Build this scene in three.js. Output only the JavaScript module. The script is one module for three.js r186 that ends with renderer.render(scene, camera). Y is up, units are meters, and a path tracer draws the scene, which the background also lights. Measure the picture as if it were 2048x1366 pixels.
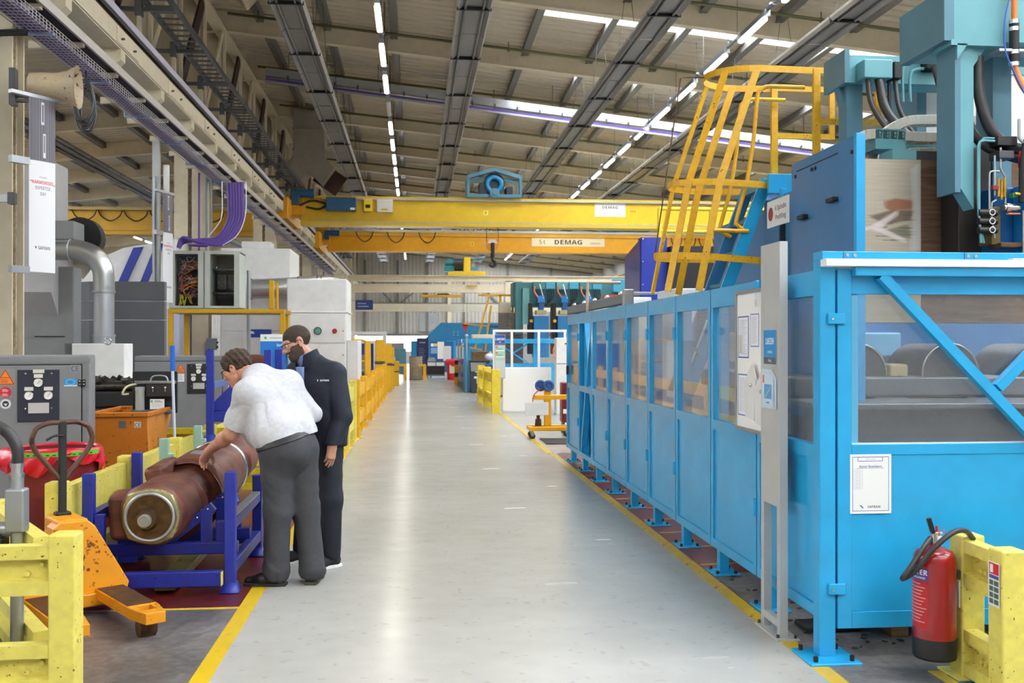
import * as THREE from 'three';
import { mergeGeometries } from 'three/addons/utils/BufferGeometryUtils.js';
import { RoundedBoxGeometry } from 'three/addons/geometries/RoundedBoxGeometry.js';
import { MarchingCubes } from 'three/addons/objects/MarchingCubes.js';
import { RectAreaLightUniformsLib } from 'three/addons/lights/RectAreaLightUniformsLib.js';
RectAreaLightUniformsLib.init();

// ---------------------------------------------------------------- camera, sky, exposure
const scene = new THREE.Scene();
const camera = new THREE.PerspectiveCamera(2 * Math.atan(683 / 2000) * 180 / Math.PI, 2048 / 1366, 0.1, 300);
camera.position.set(0, 1.62, 0);
camera.rotation.order = 'YXZ';
camera.rotation.y = -Math.atan(194 / 2000);   // turned a little to the right of the aisle
camera.rotation.x = Math.atan(4 / 2000);
scene.add(camera);
camera.focus = 7.2; camera.userData.fStop = 4.5;
scene.background = new THREE.Color(0.86, 0.93, 1.0);   // even overcast sky
scene.backgroundIntensity = 30;
const renderer = new THREE.WebGLRenderer();
renderer.toneMapping = THREE.LinearToneMapping;
renderer.toneMappingExposure = 1.0;
renderer.shadowMap.enabled = true;
const LAMP = 21;          // radiance of one LED batten
const LAMP_COLOR = 0xfff6e6;

// ---------------------------------------------------------------- helpers
let seed = 7;
const rnd = () => { seed = (seed * 1664525 + 1013904223) >>> 0; return seed / 4294967296; };
const rr = (a, b) => a + (b - a) * rnd();
const V = (x, y, z) => new THREE.Vector3(x, y, z);
const PI = Math.PI;
const taken = {};
function numbered(n) { const k = taken[n] = (taken[n] ?? -1) + 1; return k ? n + '_' + String(k).padStart(3, '0') : n; }
function place(g, x, y, z, rx = 0, ry = 0, rz = 0) {
  if (rx || ry || rz) g.applyMatrix4(new THREE.Matrix4().makeRotationFromEuler(new THREE.Euler(rx, ry, rz)));
  return g.translate(x, y, z);
}
const bx = (w, h, d, x = 0, y = 0, z = 0, rx = 0, ry = 0, rz = 0) => place(new THREE.BoxGeometry(w, h, d), x, y, z, rx, ry, rz);
// box given by its two corners
const b2 = (x0, x1, y0, y1, z0, z1) => bx(Math.abs(x1 - x0), Math.abs(y1 - y0), Math.abs(z1 - z0), (x0 + x1) / 2, (y0 + y1) / 2, (z0 + z1) / 2);
const rb = (w, h, d, c, x = 0, y = 0, z = 0, rx = 0, ry = 0, rz = 0) => place(new RoundedBoxGeometry(w, h, d, 1, Math.min(c, w / 2.01, h / 2.01, d / 2.01)), x, y, z, rx, ry, rz);
const rb2 = (c, x0, x1, y0, y1, z0, z1) => rb(Math.abs(x1 - x0), Math.abs(y1 - y0), Math.abs(z1 - z0), c, (x0 + x1) / 2, (y0 + y1) / 2, (z0 + z1) / 2);
function cy(r0, r1, h, x = 0, y = 0, z = 0, axis = 'y', seg = 16, open = false) {
  const g = new THREE.CylinderGeometry(r1, r0, h, seg, 1, open);   // r0 at the low end of the axis
  if (axis === 'x') g.rotateZ(-PI / 2); else if (axis === 'z') g.rotateX(PI / 2);
  return g.translate(x, y, z);
}
const sp = (r, x, y, z, sx = 1, sy = 1, sz = 1, seg = 14) => new THREE.SphereGeometry(r, seg, Math.max(6, seg >> 1)).scale(sx, sy, sz).translate(x, y, z);
function frameTo(g, a, b) {   // geometry along +y of unit start at origin -> from a towards b
  const q = new THREE.Quaternion().setFromUnitVectors(V(0, 1, 0), b.clone().sub(a).normalize());
  return g.applyQuaternion(q).translate(a.x, a.y, a.z);
}
const P3 = (p) => p.isVector3 ? p : V(...p);
// round rod, square bar between two points
const rod = (a, b, r, seg = 8) => { a = P3(a); b = P3(b); const L = a.distanceTo(b); return frameTo(new THREE.CylinderGeometry(r, r, L, seg).translate(0, L / 2, 0), a, b); };
function bar(a, b, w, h, up = V(0, 1, 0)) {
  a = P3(a); b = P3(b); const L = a.distanceTo(b), z = b.clone().sub(a).normalize();
  let u = up.clone(); if (Math.abs(u.dot(z)) > 0.98) u = V(1, 0, 0);
  const x = u.clone().cross(z).normalize(), y = z.clone().cross(x);
  return new THREE.BoxGeometry(w, h, L).applyMatrix4(new THREE.Matrix4().makeBasis(x, y, z)).translate((a.x + b.x) / 2, (a.y + b.y) / 2, (a.z + b.z) / 2);
}
function tb(pts, r, seg = 24, rad = 8, closed = false, tension = 0.5) {
  return new THREE.TubeGeometry(new THREE.CatmullRomCurve3(pts.map(P3), closed, 'catmullrom', tension), seg, r, rad, closed);
}
const lathe = (pts, seg = 24) => new THREE.LatheGeometry(pts.map(([r, y]) => new THREE.Vector2(r, y)), seg);
function shape(pts, holes = []) {
  const s = new THREE.Shape(pts.map(([x, y]) => new THREE.Vector2(x, y)));
  for (const h of holes) s.holes.push(new THREE.Path(h.map(([x, y]) => new THREE.Vector2(x, y))));
  return s;
}
// outline in xy pushed along z from 0 to d
const ex = (pts, d, holes = [], bevel = 0) => new THREE.ExtrudeGeometry(shape(pts, holes), { depth: d, bevelEnabled: bevel > 0, bevelSize: bevel, bevelThickness: bevel, bevelSegments: 1, steps: 1, curveSegments: 6 });
// outline in (z, y) pushed along x: used for profiles seen from the side; pts are [z, y]
const exX = (pts, x0, x1) => { const g = ex(pts.map(([z, y]) => [-z, y]), Math.abs(x1 - x0)); return g.rotateY(PI / 2).translate(Math.min(x0, x1), 0, 0); };
const ring = (R, r, x, y, z, axis = 'z', seg = 24, rad = 8) => { const g = new THREE.TorusGeometry(R, r, rad, seg); if (axis === 'x') g.rotateY(PI / 2); if (axis === 'y') g.rotateX(PI / 2); return g.translate(x, y, z); };

function metreUV(g) {   // uv in metres, laid on by the side that a face points to
  const p = g.attributes.position, n = g.attributes.normal, uv = new Float32Array(p.count * 2);
  for (let i = 0; i < p.count; i += 3) {
    const nx = Math.abs(n.getX(i) + n.getX(i + 1) + n.getX(i + 2)), ny = Math.abs(n.getY(i) + n.getY(i + 1) + n.getY(i + 2)), nz = Math.abs(n.getZ(i) + n.getZ(i + 1) + n.getZ(i + 2));
    for (let j = i; j < i + 3; j++) {
      if (nx >= ny && nx >= nz) { uv[j * 2] = p.getZ(j); uv[j * 2 + 1] = p.getY(j); }
      else if (ny >= nz) { uv[j * 2] = p.getX(j); uv[j * 2 + 1] = p.getZ(j); }
      else { uv[j * 2] = p.getX(j); uv[j * 2 + 1] = p.getY(j); }
    }
  }
  g.setAttribute('uv', new THREE.BufferAttribute(uv, 2));
  return g;
}
function joined(list) {
  const flat = [].concat(list).map((g) => {
    const f = g.index ? g.toNonIndexed() : g;
    for (const k of Object.keys(f.attributes)) if (!['position', 'normal', 'uv'].includes(k)) f.deleteAttribute(k);
    if (!f.attributes.uv) f.setAttribute('uv', new THREE.BufferAttribute(new Float32Array(f.attributes.position.count * 2), 2));
    return f;
  });
  return metreUV(flat.length > 1 ? mergeGeometries(flat) : flat[0]);
}
// one named mesh under a parent
function part(parent, name, geoms, mat, label) {
  const m = new THREE.Mesh(geoms.isBufferGeometry && geoms.userData.ready ? geoms : joined(geoms), mat);
  m.name = name; parent.add(m); if (label) m.userData.label = label;
  return m;
}
function thing(name, label, category, pos = [0, 0, 0], turn = 0, group) {
  const o = new THREE.Group(); o.name = numbered(name); scene.add(o);
  o.position.set(...pos); o.rotation.y = turn; o.userData = { label, category };
  if (group) o.userData.group = group;
  return o;
}
function copyOf(src, label, pos, turn) {
  const o = src.clone(); o.name = numbered(src.name.replace(/_\d{3}$/, '')); o.userData = { ...src.userData, label }; scene.add(o);
  if (pos) o.position.set(...pos); if (turn !== undefined) o.rotation.y = turn;
  return o;
}
function struct(name, geoms, mat) { const m = part(scene, name, geoms, mat); m.userData.kind = 'structure'; return m; }
const ORD = ['first', 'second', 'third', 'fourth', 'fifth', 'sixth', 'seventh', 'eighth', 'ninth', 'tenth', 'eleventh', 'twelfth', 'thirteenth', 'fourteenth', 'fifteenth', 'sixteenth', 'seventeenth', 'eighteenth', 'nineteenth', 'twentieth', 'twenty-first', 'twenty-second', 'twenty-third', 'twenty-fourth', 'twenty-fifth', 'twenty-sixth', 'twenty-seventh', 'twenty-eighth', 'twenty-ninth', 'thirtieth'];

// ---------------------------------------------------------------- textures
function lattice(n, s) { const a = new Float32Array(n * n); let q = s >>> 0; for (let i = 0; i < a.length; i++) { q = (Math.imul(q, 1664525) + 1013904223) >>> 0; a[i] = q / 4294967296; } return a; }
function fbm(size, cells, octaves, s, sx = 1, sy = 1) {   // repeats at its edges
  const out = new Float32Array(size * size); let amp = 1, tot = 0;
  for (let o = 0; o < octaves; o++) {
    const nx = Math.max(1, Math.round(cells * sx)) << o, ny = Math.max(1, Math.round(cells * sy)) << o, n = Math.max(nx, ny), L = lattice(n, s + o * 977);
    for (let y = 0; y < size; y++) {
      const fy = y / size * ny, y0 = Math.floor(fy), ty = fy - y0, wy = ty * ty * (3 - 2 * ty), r0 = (y0 % ny) * n, r1 = ((y0 + 1) % ny) * n;
      for (let x = 0; x < size; x++) {
        const fx = x / size * nx, x0 = Math.floor(fx), tx = fx - x0, wx = tx * tx * (3 - 2 * tx), c0 = x0 % nx, c1 = (x0 + 1) % nx;
        out[y * size + x] += amp * ((L[r0 + c0] * (1 - wx) + L[r0 + c1] * wx) * (1 - wy) + (L[r1 + c0] * (1 - wx) + L[r1 + c1] * wx) * wy);
      }
    }
    tot += amp; amp *= 0.5;
  }
  for (let i = 0; i < out.length; i++) out[i] /= tot;
  return out;
}
function dataTex(size, fn, metres, color = true) {
  const d = new Uint8Array(size * size * 4);
  for (let i = 0; i < size * size; i++) { const c = fn(i); for (let k = 0; k < 3; k++) d[i * 4 + k] = Math.max(0, Math.min(255, Math.round((c.length ? c[k] : c) * 255))); d[i * 4 + 3] = 255; }
  const t = new THREE.DataTexture(d, size, size); t.wrapS = t.wrapT = THREE.RepeatWrapping; t.magFilter = THREE.LinearFilter; t.minFilter = THREE.LinearMipmapLinearFilter;
  t.repeat.set(1 / metres, 1 / metres); if (color) t.colorSpace = THREE.SRGBColorSpace; t.needsUpdate = true;
  return t;
}
const TX = {};
{
  const N = 512, a = fbm(N, 4, 6, 11), b = fbm(N, 16, 5, 57), c = fbm(N, 6, 6, 91, 1, 8), d = fbm(N, 40, 3, 33), e = fbm(N, 3, 7, 71);
  TX.grime = dataTex(N, (i) => 0.94 + 0.08 * (a[i] - 0.5) + 0.06 * (b[i] - 0.5), 1.7);
  TX.chips = dataTex(N, (i) => { const k = d[i] * 0.75 + a[i] * 0.25; return k > 0.735 ? [0.34, 0.27, 0.2] : [0.94 + 0.12 * (b[i] - 0.5), 0.94 + 0.12 * (b[i] - 0.5), 0.93 + 0.1 * (b[i] - 0.5)]; }, 0.55);
  TX.worn = dataTex(N, (i) => { const k = b[i] * 0.4 + d[i] * 0.35 + e[i] * 0.25; return k > 0.665 ? [0.42, 0.34, 0.28] : k > 0.625 ? [0.74, 0.65, 0.54] : [0.95 + 0.14 * (a[i] - 0.5), 0.94 + 0.14 * (a[i] - 0.5), 0.92]; }, 0.7);
  TX.streak = dataTex(N, (i) => 0.82 + 0.5 * (c[i] - 0.5), 0.8);
  TX.floor = dataTex(N, (i) => { const s = d[i] > 0.76 ? -0.05 : 0; return 0.93 + 0.09 * (e[i] - 0.5) + 0.05 * (b[i] - 0.5) + s; }, 2.3);
  TX.dirt = dataTex(N, (i) => { const k = 0.78 + 0.7 * (e[i] - 0.5) + 0.35 * (d[i] - 0.5); return [k, k * 0.97, k * 0.93]; }, 1.3);
  TX.floorRough = dataTex(N, (i) => 0.8 + 0.5 * (e[i] - 0.5) + 0.3 * (c[i] - 0.5), 3.1, false);
  TX.bumpFine = dataTex(N, (i) => b[i], 0.35, false);
  TX.bumpFloor = dataTex(N, (i) => 0.7 * a[i] + 0.3 * e[i], 1.9, false);
  TX.steelStain = dataTex(N, (i) => { const k = 0.5 * c[i] + 0.5 * a[i], r = e[i]; return r > 0.58 ? [0.62, 0.5, 0.4] : [0.74 + 0.9 * (k - 0.5), 0.7 + 0.9 * (k - 0.5), 0.64 + 0.85 * (k - 0.5)]; }, 0.9);
  TX.wrap = dataTex(N, (i) => { const k = 0.84 + 0.6 * (a[i] - 0.5) + 0.25 * (c[i] - 0.5); return [k, k * 0.98, k * 0.96]; }, 0.6);
  TX.cloth = dataTex(N, (i) => 0.94 + 0.12 * (b[i] - 0.5), 0.3);
  TX.folds = dataTex(N, (i) => 0.5 * a[i] + 0.5 * e[i], 0.5, false);
}
const std = (color, roughness = 0.6, metalness = 0, more = {}) => new THREE.MeshStandardMaterial({ color, roughness, metalness, ...more });
const phy = (color, roughness, more = {}) => new THREE.MeshPhysicalMaterial({ color, roughness, ...more });
const M = {
  aisle: phy(0xbab7b1, 0.28, { map: TX.floor, roughnessMap: TX.floorRough, bumpMap: TX.bumpFloor, bumpScale: 0.0011, specularIntensity: 1 }),
  greyFloor: std(0x86858a, 0.32, 0, { map: TX.dirt, bumpMap: TX.bumpFloor, bumpScale: 0.001 }),
  darkFloor: std(0x6f7073, 0.55, 0, { map: TX.dirt }),
  redFloor: std(0x7a2426, 0.35, 0, { map: TX.dirt }),
  line: std(0xe0bb17, 0.3, 0, { map: TX.floor }),
  lineWorn: std(0xd2b22c, 0.4, 0, { map: TX.worn }),
  roof: std(0xd8ccb4, 0.4, 0, { map: TX.grime }),
  cream: std(0xe3d6ba, 0.5, 0, { map: TX.grime }),
  creamDirty: std(0xd9cbac, 0.55, 0, { map: TX.dirt }),
  purlin: std(0x77746f, 0.45, 0.5),
  cladding: std(0xbab5ac, 0.55, 0, { map: TX.grime }),
  wallTan: std(0xb9a98c, 0.7, 0, { map: TX.grime }),
  brownPaint: std(0x3a1f1c, 0.6, 0, { map: TX.grime }),
  galv: std(0xb9bdc1, 0.38, 0.75, { map: TX.grime }),
  galvDark: std(0x7d838a, 0.42, 0.7, { map: TX.grime }),
  steel: std(0xcfcfcf, 0.25, 0.95),
  darkSteel: std(0x55555a, 0.4, 0.7),
  heater: std(0x86837f, 0.5, 0.2, { map: TX.grime }),
  black: std(0x16171a, 0.5),
  rubber: std(0x1d1d1f, 0.7),
  hose: std(0x2b2a2c, 0.45),
  white: std(0xf4f4f2, 0.4, 0, { map: TX.grime }),
  whiteClean: std(0xf2f1ee, 0.45),
  offWhite: std(0xeaeae7, 0.45, 0, { map: TX.grime }),
  purple: std(0x5b3f94, 0.5),
  craneYellow: std(0xefc41c, 0.38, 0, { map: TX.grime }),
  craneOrange: std(0xf0ab10, 0.38, 0, { map: TX.grime }),
  craneDeep: std(0xd7a300, 0.45, 0, { map: TX.grime }),
  barrier: std(0xe6d768, 0.42, 0, { map: TX.chips }),
  barrierOrange: std(0xeeb417, 0.42, 0, { map: TX.chips }),
  cage: std(0xe5ac13, 0.42, 0, { map: TX.chips }),
  motorBlue: std(0x205a85, 0.4, 0, { map: TX.grime }),
  fence: phy(0x2aa7e0, 0.2, { map: TX.grime }),
  machineBlue: phy(0x3a7db2, 0.28, { map: TX.grime }),
  deepBlue: std(0x1765a8, 0.4, 0, { map: TX.grime }),
  royal: std(0x2036a5, 0.4, 0, { map: TX.grime }),
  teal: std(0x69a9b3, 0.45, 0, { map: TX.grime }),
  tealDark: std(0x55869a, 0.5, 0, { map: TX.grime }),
  rack: std(0x23309b, 0.42, 0, { map: TX.chips }),
  cabinet: std(0x86878a, 0.5, 0, { map: TX.grime }),
  cabinetDark: std(0x5f6165, 0.5, 0, { map: TX.grime }),
  panelNavy: std(0x262a3b, 0.55),
  orangeBin: std(0xc9740f, 0.5, 0, { map: TX.worn }),
  drum: std(0x76141f, 0.35, 0, { map: TX.grime }),
  liner: phy(0xc8142a, 0.25, { bumpMap: TX.folds, bumpScale: 0.01 }),
  green: std(0x55b52c, 0.45),
  jack: std(0xe79a13, 0.42, 0, { map: TX.worn }),
  rust: std(0x6c4a33, 0.6, 0.3, { map: TX.dirt }),
  wrap: std(0x7b4433, 0.5, 0, { map: TX.wrap, bumpMap: TX.folds, bumpScale: 0.006 }),
  red: std(0xc6141b, 0.3),
  redDeep: phy(0x8f0b13, 0.25, { clearcoat: 0.3, clearcoatRoughness: 0.15 }),
  slab: std(0xb9aa97, 0.4, 0.55, { map: TX.steelStain, bumpMap: TX.bumpFine, bumpScale: 0.0006 }),
  slabBrown: std(0x86644d, 0.5, 0.4, { map: TX.streak }),
  orangeCable: std(0xe77b2c, 0.45),
  greyPost: std(0xc4c5c4, 0.35, 0.1, { map: TX.grime }),
  wood: std(0xb58957, 0.7, 0, { map: TX.streak }),
  chain: std(0xcfccc0, 0.5, 0, { map: TX.grime }),
  brass: std(0xc59a3c, 0.3, 0.9),
  glass: phy(0xffffff, 0.06, { transmission: 1, thickness: 0, ior: 1.45 }),
  poly: phy(0xf2f4f6, 0.03, { transmission: 0.94, thickness: 0, ior: 1.5 }),
  skylight: phy(0xffffff, 0.1, { transmission: 1, thickness: 0, ior: 1.1 }),
  lamp: std(0xffffff, 0.4, 0, { emissive: LAMP_COLOR, emissiveIntensity: 5 }),
};
// flat print on a thin plate: canvas drawn in centimetres-like units
function print(w, h, ppm, draw, more = {}) {
  const c = document.createElement('canvas'); c.width = Math.max(8, Math.round(w * ppm)); c.height = Math.max(8, Math.round(h * ppm));
  const g = c.getContext('2d'); g.scale(c.width, c.height * 1); draw(g, c.width, c.height);
  const t = new THREE.CanvasTexture(c); t.colorSpace = THREE.SRGBColorSpace;
  return std(0xffffff, 0.5, 0, { map: t, ...more });
}
function sheet(parent, name, w, h, mat, pos, ry = 0, label, rx = 0) {   // print keeps its own uv (0..1)
  const g = new THREE.PlaneGeometry(w, h); g.userData.ready = true;
  const m = part(parent, name, g, mat, label); m.position.set(...pos); m.rotation.set(rx, ry, 0, 'YXZ');
  return m;
}
// text(g, string, x, y, height, colour, align) in fractions of the plate's height; W and H are the canvas pixels
function paper(w, h, ppm, draw, more) {
  return print(w, h, ppm, (g, W, H) => { g.setTransform(1, 0, 0, 1, 0, 0); draw({
    W, H, g,
    fill: (c, x = 0, y = 0, ww = 1, hh = 1) => { g.fillStyle = c; g.fillRect(x * W, y * H, ww * W, hh * H); },
    frame: (c, x, y, ww, hh, t) => { g.strokeStyle = c; g.lineWidth = t * H; g.strokeRect(x * W, y * H, ww * W, hh * H); },
    text: (s, x, y, size, c = '#000', bold = true, align = 'center', stretch = 1) => { g.save(); g.translate(x * W, y * H); g.scale(stretch, 1); g.fillStyle = c; g.font = (bold ? 'bold ' : '') + size * H + 'px sans-serif'; g.textAlign = align; g.textBaseline = 'middle'; g.fillText(s, 0, 0); g.restore(); },
    lines: (c, x, y, ww, n, gap, t) => { g.fillStyle = c; for (let i = 0; i < n; i++) g.fillRect(x * W, (y + i * gap) * H, ww * W * (0.7 + 0.3 * ((i * 37 % 10) / 10)), t * H); },
    disc: (c, x, y, r) => { g.fillStyle = c; g.beginPath(); g.arc(x * W, y * H, r * H, 0, 7); g.fill(); },
    poly: (c, pts) => { g.fillStyle = c; g.beginPath(); pts.forEach(([a, b], i) => g[i ? 'lineTo' : 'moveTo'](a * W, b * H)); g.closePath(); g.fill(); },
  }); }, more);
}

// ================================================================ the hall
const RX = -4.6, RY = 9.6, SL = 0.098;                 // ridge line and roof slope
const roofY = (x) => RY - SL * Math.abs(x - RX);
const X0 = -24, X1 = 14.6, ZB = -82, ZF = 7;
const BAYS = []; for (let d = -6.75; d < 82; d += 4.45) BAYS.push(d);   // depths of the frames: ... 11.05, 15.5, 19.95 ...

// floor: a slab with painted zones and lines on it
const floor = struct('floor', b2(X0, X1, -0.3, 0, ZF, ZB), M.darkFloor);
part(floor, 'aisle_paint', [b2(-0.98, 1.97, 0, 0.003, ZF, -14.6), b2(-0.98, 9, 0, 0.003, -14.6, -46), b2(-5, 9, 0, 0.003, -46, ZB)], M.aisle, 'polished light grey aisle paint');
part(floor, 'yellow_line', b2(-1.075, -0.98, 0, 0.0035, ZF, -46), M.line, 'yellow line along the left of the aisle');
part(floor, 'yellow_line', b2(1.97, 2.06, 0, 0.0035, ZF, -14.6), M.lineWorn, 'worn yellow line under the blue fence');
part(floor, 'yellow_line', b2(1.93, 2.02, 0.003, 0.006, -14.6, -46), M.line);
part(floor, 'grey_paint', b2(-4.4, -1.075, 0, 0.002, ZF, -6.24), M.greyFloor);
part(floor, 'grey_paint', b2(2.06, 6, 0, 0.002, ZF, -5.6), M.greyFloor);
part(floor, 'red_paint', b2(-4.4, -1.075, 0, 0.0025, -6.28, -30), M.redFloor, 'dark red painted standing area');
part(floor, 'yellow_line', b2(-4.4, -1.075, 0, 0.003, -6.24, -6.28), M.line, 'thin yellow line at the edge of the red paint');
part(floor, 'red_paint', b2(2.06, 2.9, 0, 0.002, -6.9, -14.5), M.redFloor, 'red paint below the blue fence');
for (let k = 0; k < 11; k++) part(floor, 'yellow_stripe', bx(0.8, 0.002, 0.03, 2.48, 0.0025, -7.2 - k * 0.62, 0, 0.12, 0), M.lineWorn);
part(floor, 'floor_marking', [b2(2.52, 3.3, 0, 0.004, -4.72, -4.66), b2(2.52, 2.58, 0, 0.004, -4.1, -4.66)], M.line, 'yellow corner marking by the extinguisher');
part(floor, 'floor_marking', b2(2.58, 3.3, 0, 0.0035, -4.1, -4.66), std(0x3d6f9c, 0.5, 0, { map: TX.worn }), 'blue square by the extinguisher');

// roof sheets: ribs run down the slope, so the profile is drawn along z
function sheeting(x0, x1, d0, d1) {   // underside seen from below, from depth d0 to d1
  const pts = [], n = Math.max(1, Math.round((d1 - d0) / 0.333)), p = (d1 - d0) / n;
  for (let i = 0; i < n; i++) { const s = d0 + i * p; pts.push([s, 0], [s + p * 0.62, 0], [s + p * 0.72, 0.045], [s + p * 0.9, 0.045]); }
  pts.push([d1, 0], [d1, 0.14], [d0, 0.14]);
  const L = x1 - x0, g = ex(pts.map(([s, y]) => [s, y]), L);     // x = depth, y = up, z = along the slope
  g.rotateY(PI / 2);                                            // x' = z, z' = -x
  const pos = g.attributes.position;
  for (let i = 0; i < pos.count; i++) { const x = x0 + pos.getX(i); pos.setXYZ(i, x, pos.getY(i) + roofY(x), pos.getZ(i)); }
  g.computeVertexNormals();
  return g;
}
{
  const g = [];
  for (const d of BAYS) {
    for (const [a, b, s0, s1] of [[RX, 2.75, 2.75, 13.6], [X0, -12, -20, -12]]) {
      const lo = a === RX ? RX : X0, hi = a === RX ? X1 : RX;
      g.push(sheeting(lo, hi, d + 1.95, d + 5.45));
      g.push(sheeting(lo, s0, d + 1, d + 1.95), sheeting(s1, hi, d + 1, d + 1.95));
    }
  }
  const ceiling = struct('ceiling', [...g, b2(X0, RX, roofY(X0), roofY(X0) + 0.1, ZF, ZF + 0.1)], M.roof);
  // frames: tapered web with flanges
  const rafter = (d, x0, x1) => {
    const out = [], y0 = roofY(x0), y1 = roofY(x1);
    out.push(ex([[x0, y0 - 0.52], [x1, y1 - 0.52], [x1, y1 - 0.02], [x0, y0 - 0.02]], 0.012).translate(0, 0, -d - 0.006));
    out.push(bar([x0, y0 - 0.52, -d], [x1, y1 - 0.52, -d], 0.2, 0.018));
    return out;
  };
  for (const d of BAYS) if (d > 6) {
    part(ceiling, 'rafter', rafter(d, RX, X1), M.cream);
    part(ceiling, 'rafter', rafter(d, X0, RX), M.cream);
  }
  for (const d of BAYS) if (d > 22 && d < 62) for (const x of [-1.9, 5.1, 8.3]) part(ceiling, 'rafter_stay', bar([x, roofY(x) - 0.5, -d], [x + 0.75, roofY(x + 0.75) - 0.12, -d - 0.9], 0.07, 0.07), M.cream);
  // purlins: dark channels between the frames
  const pg = joined([b2(-0.075, 0.075, -0.2, -0.005, 0, -4.42), b2(-0.09, -0.03, -0.215, -0.2, 0, -4.42)]); pg.userData.ready = true;
  for (const d of BAYS) if (d > 14) for (let k = -4; k < 8; k++) {
    const x = 2.7 + 1.59 * k; if (x < RX + 0.4) continue;
    const m = part(ceiling, 'purlin', pg, M.purlin); m.position.set(x, roofY(x), -d - 0.01); m.rotation.z = -Math.atan(SL);
  }
  for (const d of BAYS) if (d > 26 && d < 60) for (let k = 0; k < 8; k++) {
    const x = -6.2 - 1.7 * k; const m = part(ceiling, 'purlin', pg, M.purlin); m.position.set(x, roofY(x), -d - 0.01); m.rotation.z = Math.atan(SL);
  }
  // sprinkler pipes across the bays
  for (const d of BAYS) if (d > 14) {
    const y = (x) => roofY(x) - 0.34, z = -d - 3.6;
    const heads = []; for (let x = RX + 1; x < X1; x += 2.9) heads.push(cy(0.012, 0.012, 0.2, x, y(x) + 0.06, z, 'y', 6), cy(0.03, 0.03, 0.05, x, y(x) - 0.03, z, 'y', 6));
    part(ceiling, 'sprinkler_pipe', [rod([RX + 0.3, y(RX + 0.3), z], [X1, y(X1), z], 0.035), ...heads], std(0x5b5a3a, 0.4, 0.5));
  }
}
// rooflights
let wn = 0;
for (const d of BAYS) for (const [a, b] of [[2.75, 13.6], [-20, -12]]) {
  const ya = roofY(a) + 0.06, yb = roofY(b) + 0.06;
  const w = struct('window_' + (++wn), bar([a, ya, -d - 1.475], [b, yb, -d - 1.475], 0.95, 0.012), M.skylight);
}
// walls
const ribWall = (x0, x1, y0, y1, z, t) => {   // vertical ribs facing +z
  const pts = [], n = Math.round((x1 - x0) / 0.3), p = (x1 - x0) / n;
  for (let i = 0; i < n; i++) { const s = x0 + i * p; pts.push([s, 0], [s + p * 0.55, 0], [s + p * 0.65, 0.05], [s + p * 0.9, 0.05]); }
  pts.push([x1, 0], [x1, -t], [x0, -t]);
  return ex(pts, y1 - y0).rotateX(-PI / 2).scale(1, 1, -1).translate(0, y0, z);
};
{
  const flip = (g) => { const p = g.attributes.position, n = p.count; g = g.index ? g.toNonIndexed() : g; const q = g.attributes.position; for (let i = 0; i < q.count; i += 3) { const t = [q.getX(i), q.getY(i), q.getZ(i)]; q.setXYZ(i, q.getX(i + 1), q.getY(i + 1), q.getZ(i + 1)); q.setXYZ(i + 1, ...t); } g.computeVertexNormals(); return g; };
  const back = struct('wall_back', [flip(ribWall(X0, X1, 2.25, 10, ZB, 0.15)), b2(X0, -7.5, 0, 2.25, ZB - 0.15, ZB), b2(2.6, X1, 0, 2.25, ZB - 0.15, ZB), b2(-7.5, 2.6, 0, 1.0, ZB - 0.15, ZB)], M.cladding);
  for (const x of [-4.05, -1.4, 1.0, 4.0, 7.6, 11.2]) part(back, 'wall_post', b2(x - 0.09, x + 0.09, 2.25, 8.4, ZB, ZB + 0.2), M.purlin);
  part(back, 'wall_post', b2(2.65, 2.92, 0, 8.6, ZB + 0.02, ZB + 0.45), M.cream);
  part(back, 'sheeting_rail', b2(RX, X1, 4.65, 4.95, ZB, ZB + 0.25), M.purlin);
  part(back, 'sheeting_rail', b2(RX, X1, 2.22, 2.42, ZB, ZB + 0.25), M.purlin);
  for (const [a, b, c, e] of [[-4, 7.2, -1.8, 4.9], [1.4, 7.0, -1.2, 4.9], [4.4, 7.4, 6.8, 4.9]]) part(back, 'brace', bar([a, b, ZB + 0.15], [c, e, ZB + 0.15], 0.12, 0.12), M.purlin);
  part(back, 'wall_vent', b2(0.35, 1.9, 2.6, 4.1, ZB, ZB + 0.12), M.galv);
  const w = struct('window_' + (++wn), b2(-7.5, 2.6, 1.0, 2.25, ZB - 0.08, ZB - 0.07), M.glass);
  for (let x = -7.5; x < 2.7; x += 0.72) part(w, 'mullion', b2(x - 0.035, x + 0.035, 1.0, 2.25, ZB - 0.12, ZB + 0.02), M.offWhite);
  part(w, 'transom', b2(-7.5, 2.6, 1.58, 1.66, ZB - 0.12, ZB + 0.02), M.offWhite);
  struct('wall_right', b2(X1, X1 + 0.2, 0, 9, ZF, ZB), M.cladding);
  struct('wall_left', b2(X0 - 0.2, X0, 0, 9, ZF, ZB), M.cladding);
  struct('wall_front', b2(X0, X1, 0, 10, ZF, ZF + 0.2), M.cladding);
}
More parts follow.
